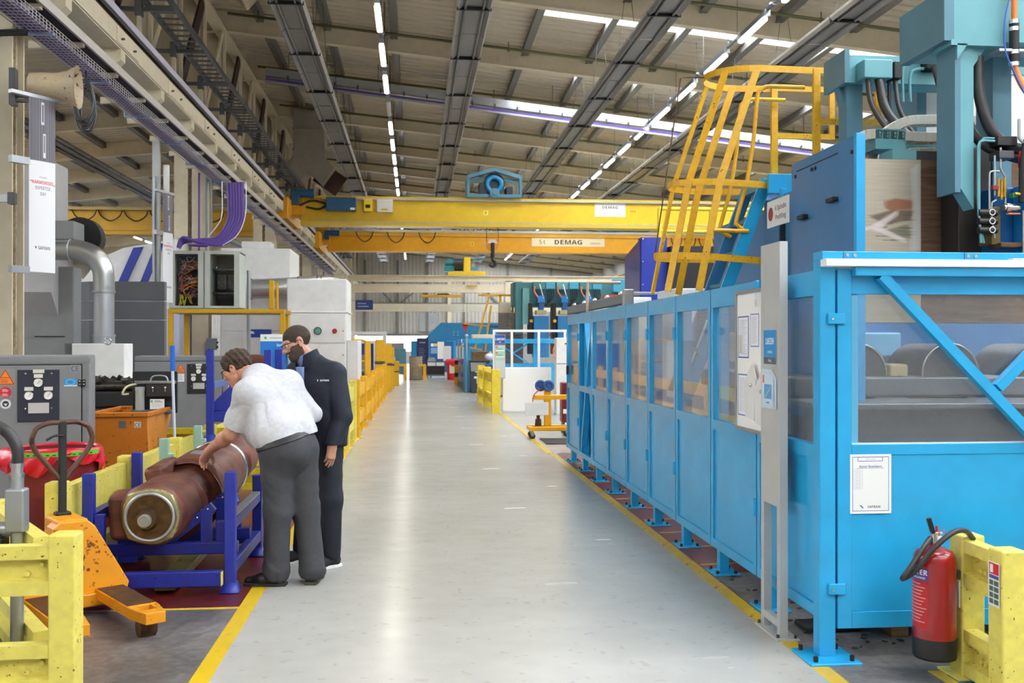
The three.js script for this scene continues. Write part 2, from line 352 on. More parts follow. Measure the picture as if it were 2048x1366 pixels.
// the spine between the two bays: columns, lattice girder and sheeting above the crane rail
{
  const spine = struct('wall_spine', b2(-5.05, -5.0, 6.35, RY - 0.1, 2, ZB), M.wallTan);
  const zs = []; for (let d = 2.15; d < 80; d += 2.225) zs.push(d);
  part(spine, 'top_chord', [b2(-4.75, -4.45, 9.02, 9.06, 2, ZB), b2(-4.62, -4.58, 9.06, 9.3, 2, ZB)], M.cream);
  part(spine, 'bottom_chord', [b2(-4.75, -4.45, 6.4, 6.44, 2, ZB), b2(-4.62, -4.58, 6.44, 6.66, 2, ZB)], M.cream);
  zs.forEach((d, i) => {
    if (d < 9) return;
    part(spine, 'lattice_post', [b2(-4.66, -4.6, 6.4, 9.05, -d - 0.05, -d + 0.05), b2(-4.56, -4.5, 6.4, 9.05, -d - 0.05, -d + 0.05)], M.cream);
    part(spine, 'lattice_brace', bar([-4.55, 6.45, -d + 0.1], [-4.55, 9.0, -d - 2.1], 0.05, i % 2 ? 0.16 : 0.3), i % 2 ? M.cream : M.brownPaint);
  });
  for (const d of [1.1, 11.3, 21.5, 31.7, 41.9, 52.1, 62.3, 72.5]) {
    const c = thing('roof_column', 'cream steel column of the spine ' + (d < 5 ? 'left of the camera' : d < 15 ? 'behind the hanging banner at the left edge' : d < 25 ? 'behind the wiring cabinet on its yellow frame' : d < 35 ? 'behind the white cabinet, third along the spine' : ORD[Math.round((d - 1.1) / 10.2)] + ' along the spine, beyond the yellow cranes'), 'column', [RX, 0, -d], 0, 'columns of the spine');
    part(c, 'flange', [b2(-0.02, 0.32, 0, 6.4, -0.17, -0.14), b2(-0.02, 0.32, 0, 6.4, 0.17, 0.14)], M.cream);
    part(c, 'web', b2(-0.36, 0.3, 0, 6.4, -0.02, 0.02), M.creamDirty);
    part(c, 'flange', [b2(-0.38, -0.1, 0, 6.4, -0.17, -0.14), b2(-0.38, -0.1, 0, 6.4, 0.17, 0.14)], M.cream);
    part(c, 'base_plate', b2(-0.45, 0.4, 0, 0.03, -0.3, 0.3), M.creamDirty);
  }
}
// LED battens in three rows
{
  const proto = (label) => {
    const o = thing('strip_light', label, 'light', [0, 0, 0], 0, 'LED battens under the roof');
    part(o, 'housing', [b2(-0.05, 0.05, 0.02, 0.09, -0.78, 0.78), b2(-0.03, 0.03, 0.09, 0.13, -1.16, 1.16)], M.galvDark);
    const tube = part(o, 'diffuser', [rb2(0.03, -0.055, 0.055, -0.055, 0.02, -0.72, 0.72)], M.lamp);
    part(o, 'end_bracket', [b2(-0.05, 0.05, 0.0, 0.12, 0.78, 0.84)], M.galv); part(o, 'sensor', sp(0.05, 0.02, 0.16, 0.95), M.galv);
    for (const z of [-0.9, 0.9]) part(o, 'hanger', rod([0, 0.13, z], [0, 2.0, z], 0.006, 5), M.darkSteel);
    const l = new THREE.RectAreaLight(LAMP_COLOR, LAMP, 0.16, 1.44); l.position.y = -0.06; l.rotation.x = -PI / 2; l.name = 'batten_light'; o.add(l);
    return o;
  };
  let first;
  const rows = [[-0.67, 7.62, 'row above the aisle'], [6.42, 7.62, 'row right of the aisle'], [-15.7, 7.62, 'row in the left bay']];
  rows.forEach(([x, y, where], r) => {
    let k = 0;
    for (let d = 4.5 - 2.4 * 2; d < 72; d += 2.36) {
      const dead = r === 0 && Math.abs(d - 25.95) < 1.1;
      const label = ORD[k] + ' LED batten from the camera in the ' + where; k++;
      const o = first ? copyOf(first, label) : (first = proto(label));
      o.position.set(x, y, -d);
      if (dead) { o.userData.label = 'unlit LED batten in the row above the aisle'; o.remove(o.children.find((c) => c.isLight)); o.children.find((c) => c.name === 'diffuser').material = M.offWhite; }
      o.traverse((m) => { if (m.name === 'hanger') m.scale.y = (roofY(x) - y) / 2.0; });
    }
  });
}

// ================================================================ things under the roof
// radiant heater strips: four rows of panels with two pipes each
{
  const W = 0.58, panelG = joined([ex([[-W / 2, 0], [-W / 2 + 0.03, -0.06], [-W / 2 + 0.12, 0], [W / 2 - 0.12, 0], [W / 2 - 0.03, -0.06], [W / 2, 0], [W / 2, 0.05], [-W / 2, 0.05]], 1.41).translate(0, 0, -0.705)]);
  panelG.userData.ready = true;
  const tag = ['left of the battens, nearest the spine', 'just right of the battens above the aisle', 'between the two rows of battens', 'right of the second row of battens'];
  [-2.1, 0.98, 4.2, 7.4].forEach((x, r) => {
    const o = thing('radiant_heater', 'long grey radiant heating strip with two pipes, ' + tag[r], 'heater', [x, 7.22, 0], 0, 'radiant heating strips');
    for (let d = 13; d < 69; d += 1.45) { const m = part(o, 'panel', panelG, M.heater); m.position.z = -d; }
    part(o, 'pipe', rod([-0.15, -0.035, -12.3], [-0.15, -0.035, -69], 0.022), M.purlin);
    part(o, 'pipe', rod([0.15, -0.035, -12.3], [0.15, -0.035, -69], 0.022), M.purlin);
    for (let d = 13.7; d < 69; d += 2.9) {
      part(o, 'cross_bar', b2(-W / 2, W / 2, -0.065, -0.01, -d - 0.02, -d + 0.02), M.black);
      const t = roofY(x) - 7.22 - 0.1; for (const s of [-1, 1]) part(o, 'hanger', rod([0.2 * s, 0.04, -d], [0.05 * s, t, -d], 0.006, 5), M.darkSteel);
    }
  });
  // one strip in the left bay
  const o = thing('radiant_heater', 'dark radiant heating strip in the left bay behind the hanging banner', 'heater', [-9.6, 7.0, 0], 0, 'radiant heating strips');
  for (let d = 22; d < 60; d += 1.45) { const m = part(o, 'panel', panelG, M.heater); m.position.z = -d; }
  part(o, 'pipe', rod([-0.15, -0.035, -21.3], [-0.15, -0.035, -60], 0.03), M.darkSteel);
  part(o, 'pipe', rod([0.15, -0.035, -21.3], [0.15, -0.035, -60], 0.03), M.darkSteel);
}
// cable tray across the hall
{
  const y = (x) => 8.15 - 0.112 * (x - 1.8), a = [RX + 0.6, y(RX + 0.6), -27.5], b = [X1 - 0.3, y(X1 - 0.3), -27.5];
  const o = thing('cable_tray', 'galvanised cable tray with purple cables crossing the hall under the roof', 'cable tray');
  part(o, 'tray', [bar(a, b, 0.35, 0.02), bar([a[0], a[1] + 0.11, -27.33], [b[0], b[1] + 0.11, -27.33], 0.01, 0.24)], M.galv);
  part(o, 'purple_cable', [bar([a[0], a[1] - 0.08, -27.36], [b[0], b[1] - 0.08, -27.36], 0.06, 0.06)], M.purple);
  part(o, 'lower_channel', bar([a[0], a[1] - 0.14, -27.36], [b[0], b[1] - 0.14, -27.36], 0.08, 0.05), M.galv);
  for (let x = RX + 1.2; x < X1; x += 0.62) part(o, 'clip', bx(0.04, 0.12, 0.03, x, y(x) + 0.02, -27.3), M.darkSteel);
  for (let x = RX + 1.2; x < X1; x += 2.4) part(o, 'hanger', rod([x, y(x), -27.5], [x, roofY(x), -27.5], 0.008, 5), M.darkSteel);
}
// crane runways
const bolt = joined([cy(0.016, 0.016, 0.02, 0, 0, 0, 'x', 6)]); bolt.userData.ready = true;
{
  const o = thing('crane_runway', 'cream crane runway beam with bolted plates high along the left columns', 'crane rail', [-4.25, 5.74, 0]);
  part(o, 'web', b2(-0.04, 0.0, 0.03, 0.5, -2, -80), M.creamDirty);
  part(o, 'bottom_flange', b2(-0.17, 0.15, 0, 0.035, -2, -80), M.cream);
  part(o, 'top_flange', b2(-0.17, 0.15, 0.48, 0.52, -2, -80), M.cream);
  part(o, 'face_plate', b2(0.13, 0.15, 0.02, 0.3, -2, -80), M.cream, 'cream side plate with bolt groups');
  part(o, 'conductor_strip', [b2(0.12, 0.17, 0.42, 0.53, -2, -80)], std(0xc9c4d6, 0.35));
  part(o, 'conductor_gap', b2(0.12, 0.16, 0.36, 0.41, -2, -80), M.black);
  part(o, 'rail', b2(-0.03, 0.03, 0.52, 0.6, -2, -80), M.darkSteel);
  const plate = joined(b2(0, 0.012, 0.06, 0.26, -0.55, 0.55)); plate.userData.ready = true;
  for (let d = 9; d < 46; d += 2.9) { const m = part(o, 'splice_plate', plate, M.cream); m.position.set(0.15, 0, -d); for (const s of [-1, 1]) for (let k = 0; k < 3; k++) { const q = part(m, 'bolt', bolt, M.darkSteel); q.position.set(0.018, 0.17 - k * 0.015, s * 0.3 + k * 0.05 - 0.05); } }
  for (let d = 8; d < 70; d += 2.225) part(o, 'corbel', [ex([[-0.45, 0], [0.15, 0], [0.15, -0.14], [0.02, -0.26], [-0.45, -0.26]], 0.22).translate(0, 0, -d)], M.cream);
  const r = thing('crane_runway', 'cream crane runway beam far right behind the blue machine', 'crane rail', [13.75, 5.74, 0]);
  part(r, 'web', [b2(-0.02, 0.02, 0, 0.52, -14, -80)], M.creamDirty); part(r, 'top_flange', b2(-0.16, 0.16, 0.48, 0.52, -14, -80), M.cream); part(r, 'bottom_flange', b2(-0.16, 0.16, 0, 0.04, -14, -80), M.cream);
  part(r, 'rail', b2(-0.03, 0.03, 0.52, 0.6, -14, -80), M.darkSteel);
  for (let d = 15; d < 80; d += 8.9) part(r, 'post', b2(-0.15, 0.15, -5.74, 0, -d - 0.15, -d + 0.15), M.cream);
}
// ladder-type cable tray above the runway
{
  const o = thing('cable_ladder', 'grey cable ladder with many rungs above the left crane runway', 'cable ladder', [-3.92, 6.8, 0]);
  part(o, 'side_rail', [b2(-0.21, -0.18, 0, 0.11, -6, -62), b2(-0.21, -0.17, 0.1, 0.115, -6, -62)], M.galvDark);
  part(o, 'side_rail', [b2(0.18, 0.21, 0, 0.11, -6, -62), b2(0.17, 0.21, 0.1, 0.115, -6, -62)], M.galvDark);
  const rung = joined(b2(-0.19, 0.19, 0.02, 0.045, -0.02, 0.02)); rung.userData.ready = true;
  for (let d = 9; d < 62; d += 0.3) { const m = part(o, 'rung', rung, M.galvDark); m.position.z = -d; }
  for (let d = 9.2; d < 62; d += 2.225) part(o, 'support_arm', [b2(-0.72, 0.22, -0.06, 0, -d - 0.03, -d + 0.03), b2(-0.36, -0.26, -0.14, 0.12, -d - 0.07, -d + 0.07)], M.galvDark);
  for (let d = 9.2; d < 62; d += 2.225) part(o, 'support_post', b2(-0.34, -0.28, -0.5, 0, -d - 0.03, -d + 0.03), M.cream);
}
// wire basket with purple cables, dark covered tray above it
{
  const o = thing('wire_basket_tray', 'wire basket tray full of purple cables running under the runway', 'cable tray', [-4.09, 5.0, 0]);
  const wires = [], near = [];
  for (let k = 0; k <= 6; k++) wires.push(bar([-0.14 + k * 0.047, 0, -5], [-0.14 + k * 0.047, 0, -50], 0.006, 0.006));
  for (const y of [0.035, 0.07, 0.105]) wires.push(bar([0.14, y, -5], [0.14, y, -50], 0.006, 0.006), bar([-0.14, y, -5], [-0.14, y, -50], 0.006, 0.006));
  for (let d = 8.5; d < 34; d += 0.1) near.push(bx(0.28, 0.006, 0.006, 0, 0, -d), bx(0.006, 0.105, 0.006, 0.14, 0.052, -d), bx(0.006, 0.105, 0.006, -0.14, 0.052, -d));
  part(o, 'long_wires', wires, M.galv);
  const cw = part(o, 'cross_wires', near, std(0xd8d2c6, 0.4, 0.4)); cw.userData.kind = 'stuff';
  for (let k = 0; k < 5; k++) part(o, 'purple_cable', tb(Array.from({ length: 20 }, (_, i) => [-0.1 + k * 0.05 + 0.012 * Math.sin(i * 1.7 + k), 0.03 + 0.008 * Math.sin(i * 2.1 + k * 2), -5 - i * 2.37]), 0.019, 76, 6), M.purple);
  for (let d = 9.3; d < 50; d += 2.0) part(o, 'hanger', [b2(-0.2, 0.18, -0.03, -0.01, -d - 0.03, -d + 0.03), b2(-0.2, -0.18, -0.03, 0.2, -d - 0.02, -d + 0.02)], std(0x8fa3c4, 0.35, 0.6));
  const t = thing('cable_tray', 'black covered cable tray with pale edge below the crane runway', 'cable tray', [-4.09, 5.24, 0]);
  for (let d = 7; d < 50; d += 1.37) part(t, 'cover_panel', rb2(0.01, -0.15, 0.14, 0, 0.04, -d - 0.02, -d - 1.35), std(0x33312f, 0.75, 0, { map: TX.dirt }));
  part(t, 'edge_rail', b2(0.14, 0.17, -0.03, 0.08, -5, -50), std(0xbdb8b3, 0.4, 0.3));
  for (let d = 7; d < 50; d += 1.37) part(t, 'bracket', [ex([[-0.5, -0.01], [0.13, -0.01], [0.13, -0.06], [-0.5, -0.1]], 0.07).translate(0, 0, -d)], M.cream);
}
// the bridge cranes
function text(parent, s, size, color, pos, w, h, bg, stretch = 1) {
  return sheet(parent, 'lettering', w, h, paper(w, h, 200, (p) => { p.fill(bg); p.text(s, 0.5, 0.52, size, color, true, 'center', stretch); }), pos);
}
function festoon(parent, x0, n, pitch, y, drop, z) {
  for (let i = 0; i < n; i++) part(parent, 'festoon_cable', tb([[x0 + i * pitch, y, z], [x0 + i * pitch + pitch * 0.15, y - drop * 0.6, z], [x0 + (i + 0.5) * pitch, y - drop, z], [x0 + (i + 0.85) * pitch, y - drop * 0.6, z], [x0 + (i + 1) * pitch - 0.02, y, z]], 0.022, 16, 5), M.black);
}
{
  const c = thing('bridge_crane', 'front yellow overhead crane with white nameplate and blue control box', 'crane', [0, 5.47, -33.2]);
  part(c, 'girder', [b2(-3.7, 13.5, 0.12, 0.9, -0.3, 0.2), b2(-3.7, 13.5, 0, 0.1, -0.4, 0.3), b2(-3.7, 13.5, 0.9, 0.95, -0.4, 0.28)], M.craneYellow);
  part(c, 'lower_edge', b2(-3.5, 13.5, 0.1, 0.13, 0.2, 0.31), M.galv);
  part(c, 'festoon_rail', b2(-3, 13.5, 0.84, 0.9, 0.22, 0.3), std(0xb0aea8, 0.35, 0.5));
  part(c, 'end_truck', [rb2(0.03, -4.4, -3.95, 0.05, 0.75, -1.6, 1.4), rb2(0.03, -4.1, -3.6, 0.3, 0.95, -0.5, 0.4), cy(0.2, 0.2, 0.12, -4.2, 0.35, 1.1, 'x', 16), cy(0.2, 0.2, 0.12, -4.2, 0.35, -1.3, 'x', 16)], M.craneOrange);
  part(c, 'end_truck', rb2(0.03, 13.5, 13.9, 0.32, 0.85, -1.6, 1.4), M.craneOrange);
  part(c, 'travel_motor', [cy(0.13, 0.13, 0.62, -3.55, 0.98, 0.5, 'x', 16), cy(0.16, 0.16, 0.12, -3.3, 0.98, 0.5, 'x', 16), rb2(0.03, -3.98, -3.7, 0.62, 1.08, 0.35, 0.62)], M.motorBlue);
  part(c, 'motor_cable', [tb([[-3.7, 0.6, 0.5], [-3.3, 0.76, 0.45], [-2.85, 0.68, 0.4]], 0.04, 14, 6), tb([[-3.5, 0.55, 0.5], [-3.1, 0.5, 0.42], [-2.85, 0.62, 0.4]], 0.035, 14, 6)], M.black);
  const cb = part(c, 'control_box', rb2(0.02, -2.85, -1.9, 0.44, 0.87, 0.25, 0.62), M.motorBlue); part(cb, 'plate', b2(-2.08, -1.93, 0.46, 0.53, 0.62, 0.63), M.whiteClean);
  const yb = part(c, 'yellow_box', rb2(0.02, -1.66, -1.38, 0.44, 0.84, 0.25, 0.45), std(0xf2cf22, 0.4)); part(yb, 'display', b2(-1.6, -1.45, 0.55, 0.66, 0.45, 0.46), M.black);
  const wb = part(c, 'white_box', rb2(0.02, -1.24, -0.72, 0.42, 0.83, 0.25, 0.45), M.whiteClean); part(wb, 'sticker', b2(-1.1, -0.88, 0.48, 0.53, 0.45, 0.455), M.craneYellow);
  sheet(c, 'nameplate', 1.04, 0.46, paper(1.04, 0.5, 330, (p) => { p.fill('#f1eee8'); p.text('DEMAG', 0.5, 0.33, 0.27, '#15181c', true, 'center', 1.15); p.text('HOISTS', 0.48, 0.56, 0.08, '#9a9a98', false); p.text('SWL', 0.31, 0.78, 0.17, '#55585c', false); p.text('5', 0.5, 0.77, 0.2, '#55585c', false); p.text('TONS', 0.7, 0.78, 0.17, '#55585c', false); }), [6.5, 0.62, 0.215]);
  text(c, 'F', 0.8, '#3d3813', [2.33, 0.47, 0.21], 0.16, 0.16, '#f2e357');
  text(c, '908', 0.75, '#d9632a', [7.28, 0.58, 0.21], 0.34, 0.17, '#efc41c');
  // hoist standing on the girder
  const h = thing('crane_hoist', 'blue winch in a peaked steel frame standing on the front crane', 'hoist', [2.6, 6.42, -33.2]);
  part(h, 'frame', [ex([[-0.9, 0], [0.9, 0], [0.9, 0.72], [0, 0.98], [-0.9, 0.72]], 0.3, [[[-0.82, 0.1], [0.82, 0.1], [0.82, 0.62], [0, 0.86], [-0.82, 0.62]]]).translate(0, 0, 0.2), ex([[-0.9, 0], [0.9, 0], [0.9, 0.72], [0, 0.98], [-0.9, 0.72]], 0.06, [[[-0.82, 0.1], [0.82, 0.1], [0.82, 0.62], [0, 0.86], [-0.82, 0.62]]]).translate(0, 0, -0.9)], M.tealDark);
  part(h, 'gear_drum', [cy(0.36, 0.36, 0.5, 0, 0.48, 0.0, 'z', 20), rb2(0.03, -0.5, -0.2, 0.1, 0.5, -0.5, 0.3), rb2(0.03, 0.4, 0.62, 0.1, 0.4, -0.5, 0.3)], std(0x22303a, 0.5));
  part(h, 'brake_ring', [ring(0.24, 0.085, 0, 0.45, 0.3, 'z', 20, 10)], std(0x1d7fb2, 0.4));
  part(h, 'wheel', [cy(0.16, 0.16, 0.12, 0, 0.13, 0.52, 'z', 18), cy(0.07, 0.07, 0.16, 0, 0.13, 0.54, 'z', 12)], M.tealDark);
  // hook block under it
  const k = thing('hook_block', 'black crane hook with orange pulley hanging in front of the rear crane', 'hook', [2.56, 4.35, -33.2]);
  part(k, 'rope', [rod([-0.19, 0.65, 0], [-0.19, 1.12, 0], 0.012, 6), rod([0.2, 0.65, 0], [0.2, 1.12, 0], 0.012, 6)], M.darkSteel);
  part(k, 'pulley', [cy(0.21, 0.21, 0.1, 0, 0.55, 0, 'z', 22)], std(0xd98a2a, 0.5));
  part(k, 'pulley_cover', ex([[-0.17, 0.6], [-0.1, 0.73], [0.1, 0.73], [0.17, 0.6]], 0.14).translate(0, 0, -0.07), std(0xd8cfc6, 0.5));
  part(k, 'shank', [rb2(0.03, -0.045, 0.07, 0.15, 0.62, 0.05, 0.14), rb2(0.03, -0.06, 0.06, 0.12, 0.3, -0.06, 0.1)], M.black);
  part(k, 'hook', tb([[0, 0.16, 0], [0.02, 0.05, 0], [0.1, -0.02, 0], [0.08, -0.13, 0], [-0.02, -0.16, 0], [-0.1, -0.09, 0]], 0.05, 24, 8), M.black);

  const c2 = thing('bridge_crane', 'rear orange overhead crane with 5t on its nameplate', 'crane', [0, 5.55, -43.2]);
  part(c2, 'girder', [b2(-3.7, 13.5, 0.12, 0.82, -0.3, 0.2), b2(-3.7, 13.5, 0, 0.11, -0.4, 0.3), b2(-3.7, 13.5, 0.66, 0.82, 0.2, 0.26)], M.craneOrange);
  part(c2, 'festoon_rail', b2(-3.5, 13.5, 0.82, 0.92, 0.16, 0.3), std(0xb9b7b1, 0.35, 0.5));
  part(c2, 'end_truck', [rb2(0.03, -4.35, -3.9, 0.0, 0.7, -1.6, 1.4), rb2(0.03, -4.1, -3.6, 0.3, 0.95, -0.4, 0.4)], M.craneOrange);
  part(c2, 'end_truck', rb2(0.03, 13.5, 13.9, 0.25, 0.8, -1.6, 1.4), M.craneOrange);
  part(c2, 'travel_motor', [cy(0.12, 0.12, 0.55, -3.45, 0.72, 0.55, 'x', 16), rb2(0.03, -3.8, -3.6, 0.45, 0.82, 0.42, 0.65)], M.motorBlue);
  sheet(c2, 'nameplate', 3.2, 0.4, paper(3.2, 0.4, 240, (p) => { p.fill('#ecd9b4'); p.text('5 t', 0.14, 0.54, 0.6, '#22201c', false); p.text('DEMAG', 0.5, 0.54, 0.66, '#15130f', true, 'center', 1.35); p.text('5303/81', 0.87, 0.66, 0.3, '#5c5548', false); }), [6.63, 0.48, 0.215]);
  text(c2, 'G', 0.8, '#4a3a08', [2.45, 0.36, 0.21], 0.16, 0.16, '#f4cf3c');
  festoon(c2, -2.5, 1, 0.75, 0.82, 0.42, 0.33); festoon(c2, -1.18, 1, 0.75, 0.82, 0.45, 0.33); festoon(c2, 0.15, 1, 0.75, 0.82, 0.45, 0.33);
  for (let i = 0; i < 6; i++) festoon(c2, 1.5 + i * 0.36, 1, 0.33, 1.05, 0.1 + 0.06 * (i % 3), 0.28);
  for (let i = 0; i < 4; i++) festoon(c2, 11.15 + i * 0.62, 1, 0.5, 0.7, 0.48, 0.33);
  part(c2, 'trolley', [rb2(0.03, 8.1, 10.2, 0.95, 1.12, -0.4, 0.4), cy(0.14, 0.14, 0.5, 8.5, 1.05, 0.3, 'x', 12)], M.tealDark);

  const c3 = thing('bridge_crane', 'yellow overhead crane with looped cable in the left bay', 'crane', [0, 5.2, -34.2]);
  part(c3, 'girder', [b2(-22, -5.3, 0.14, 0.86, -0.25, 0.2), b2(-22, -5.3, 0, 0.12, -0.35, 0.3)], M.craneDeep);
  part(c3, 'festoon_rail', b2(-22, -5.3, 0.8, 0.9, 0.2, 0.3), std(0xa08a50, 0.5, 0.3));
  festoon(c3, -12.3, 1, 0.9, 0.8, 0.1, 0.33);
  for (let i = 0; i < 6; i++) festoon(c3, -11.15 + i * 0.82, 1, 0.8, 0.8, 0.36, 0.33);
}
// far cream gantry with its hoists
{
  const g = thing('gantry_beam', 'far cream gantry beam spanning before the ribbed back wall', 'beam', [0, 4.45, -55]);
  part(g, 'upper_beam', [b2(-3.6, 11.7, 0.62, 0.86, -0.1, 0.1), b2(-3.6, 11.7, 0.56, 0.6, -0.2, 0.2), b2(-3.6, 11.7, 0.86, 0.9, -0.2, 0.2)], M.cream);
  part(g, 'lower_beam', [b2(-3.6, 11.7, 0, 0.42, -0.1, 0.1), b2(-3.6, 11.7, -0.04, 0.01, -0.22, 0.22)], M.cream);
  part(g, 'far_beam', [b2(-3.6, 11.7, -0.95, -0.5, -4.2, -4)], M.cream);
  part(g, 'post', b2(4.95, 5.4, -4.45, 0.6, -0.2, 0.2), M.cream);
  part(g, 'post', b2(-4.0, -3.6, -4.45, 0.6, -0.2, 0.2), M.cream);
  const h = thing('crane_hoist', 'far yellow hoist trolley with teal motor on the cream gantry', 'hoist', [2.85, 5.352, -55]);
  part(h, 'cross_beam', rb2(0.03, -1.05, 1.0, 0, 0.22, -0.2, 0.2), M.craneYellow);
  part(h, 'mast', rb2(0.03, -0.2, 0.18, 0.2, 1.0, -0.2, 0.2), M.craneYellow);
  part(h, 'motor', [cy(0.17, 0.17, 0.5, -0.95, 0.7, 0, 'x', 16), rb2(0.02, -1.25, -0.7, 0.22, 0.5, -0.2, 0.2)], std(0x1f7f86, 0.4));
  part(h, 'drum', cy(0.36, 0.36, 0.5, -0.48, 0.62, 0, 'x', 20), M.black);
  part(h, 'shaft', [rod([0.2, 0.95, 0], [1.0, 0.95, 0], 0.03), rb2(0.02, 0.2, 0.6, 0.3, 0.5, -0.1, 0.1)], M.tealDark);
  const k = thing('hook_block', 'small red hook block hanging before the far blue machine', 'hook', [2.75, 2.35, -54]);
  part(k, 'rope', [rod([-0.1, 0.3, -1], [-0.1, 1.81, -1], 0.008, 5), rod([0.1, 0.3, -1], [0.1, 1.81, -1], 0.008, 5)], M.darkSteel);
  part(k, 'block', [cy(0.14, 0.14, 0.12, 0, 0.2, -1, 'z', 16), rb2(0.02, -0.14, 0.14, 0.2, 0.36, -1.06, -0.94)], M.red);
  part(k, 'hook', tb([[0, 0.08, -1], [0.05, 0, -1], [0.02, -0.1, -1], [-0.06, -0.06, -1]], 0.035, 14, 6), M.red);
  const m = thing('jib_hoist', 'flat yellow hoist under the lower beam of the far gantry', 'hoist', [1.6, 4.15, -55]);
  part(m, 'body', [rb2(0.03, -1.3, 1.0, 0, 0.14, -0.15, 0.15), rb2(0.02, 1.2, 1.8, 0.6, 0.68, 0.15, 0.2)], M.craneDeep);
  part(m, 'motor', rb2(0.03, -0.4, 0.3, 0.12, 0.2, -0.12, 0.12), M.black);
}
// ducts by the ridge
{
  const o = thing('roof_duct', 'grey-beige duct with two angled outlets hanging by the spine', 'duct', [-3.45, 6.75, -33.6]);
  part(o, 'shaft', [b2(-0.5, 0.5, 1.0, 2.6, -0.5, 0.5), b2(-0.53, 0.53, 1.85, 1.9, -0.53, 0.53), b2(-0.53, 0.53, 1.2, 1.24, -0.53, 0.53)], std(0x9d968a, 0.6, 0.1, { map: TX.grime }));
  part(o, 'outlets', ex([[-0.5, 1.0], [0.5, 1.0], [0.82, 0.62], [0.42, 0.05], [0, 0.5], [-0.42, 0.05], [-0.82, 0.62]], 1.0).translate(0, 0, -0.5), std(0x9d968a, 0.6, 0.1, { map: TX.grime }));
  part(o, 'grille', bar([0.84, 0.6, 0], [0.44, 0.02, 0], 0.9, 0.05, V(0, 0, 1)), M.brownPaint);
  const u = thing('unit_heater', 'louvred cream unit heater tilted under the ridge at top left', 'heater', [-2.95, 7.45, -17.4], 0);
  part(u, 'casing', rb(0.7, 0.65, 0.6, 0.03, 0, 0.4, 0, 0, 0, -0.7), M.creamDirty);
  for (let i = 0; i < 7; i++) part(u, 'louvre', bx(0.5, 0.012, 0.05, 0.24 + (i - 3) * 0.055, 0.16 + (i - 3) * -0.046 + 0.02, 0.3, 0, 0, 0.78 - PI / 2 + 0.1), M.brownPaint);
  part(u, 'duct', [rb(0.4, 0.7, 0.4, 0.03, 0.3, 1.0, -0.5, 0, 0, 0.1)], std(0x7d5f33, 0.7, 0, { map: TX.dirt }));
  const w = thing('junction_box', 'pale square box under the ridge chord at top left', 'box', [-4.5, 8.35, -18.2], 0);
  part(w, 'cover', rb(0.42, 0.42, 0.25, 0.02, 0, 0.2, 0, 0, 0, 0.6), M.galv);
  part(w, 'hanger', rod([0, 0.35, 0], [0, 0.72, 0], 0.02), M.darkSteel);
}
// horn loudspeaker on the first column
{
  const o = thing('horn_loudspeaker', 'weathered cream horn loudspeaker on the left column above the banner', 'loudspeaker', [-3.92, 4.17, -10.85], 0.1);
  const prof = [[0.0, 0.02], [0.1, 0.02], [0.13, 0.04], [0.135, 0.18], [0.14, 0.3], [0.165, 0.4], [0.2, 0.47], [0.228, 0.5], [0.222, 0.505], [0.19, 0.465], [0.15, 0.36], [0.1, 0.25], [0.05, 0.16], [0, 0.15]];
  part(o, 'horn', lathe(prof, 30).rotateZ(-PI / 2).translate(-0.1, 0.14, 0), std(0xc0b094, 0.45, 0, { map: TX.worn, side: THREE.DoubleSide }));
  part(o, 'bracket', [b2(-0.24, -0.1, 0.02, 0.06, -0.08, 0.08), b2(-0.26, -0.2, -0.08, 0.3, -0.06, 0.06), b2(-0.2, 0.12, -0.04, -0.01, -0.03, 0.03)], M.darkSteel);
}
// coil of cable hung from the tray
{
  const o = thing('cable_coil', 'coil of dark grey cable hanging under the purple tray', 'cable', [-4.08, 4.62, -12.9]);
  for (let i = 0; i < 9; i++) { const a = 0.11 + rr(-0.02, 0.02), b = 0.26 + rr(-0.05, 0.03), ox = rr(-0.03, 0.03), oz = rr(-0.04, 0.04); part(o, 'loop', tb(Array.from({ length: 10 }, (_, k) => [ox + a * Math.cos(k / 10 * 2 * PI), b * Math.sin(k / 10 * 2 * PI) - 0.05 * (i % 3), oz + 0.02 * Math.sin(k)]), 0.012, 30, 5, true), M.darkSteel); }
  part(o, 'tie', rod([0, 0.2, 0], [0, 0.4, 0], 0.01), M.black);
}
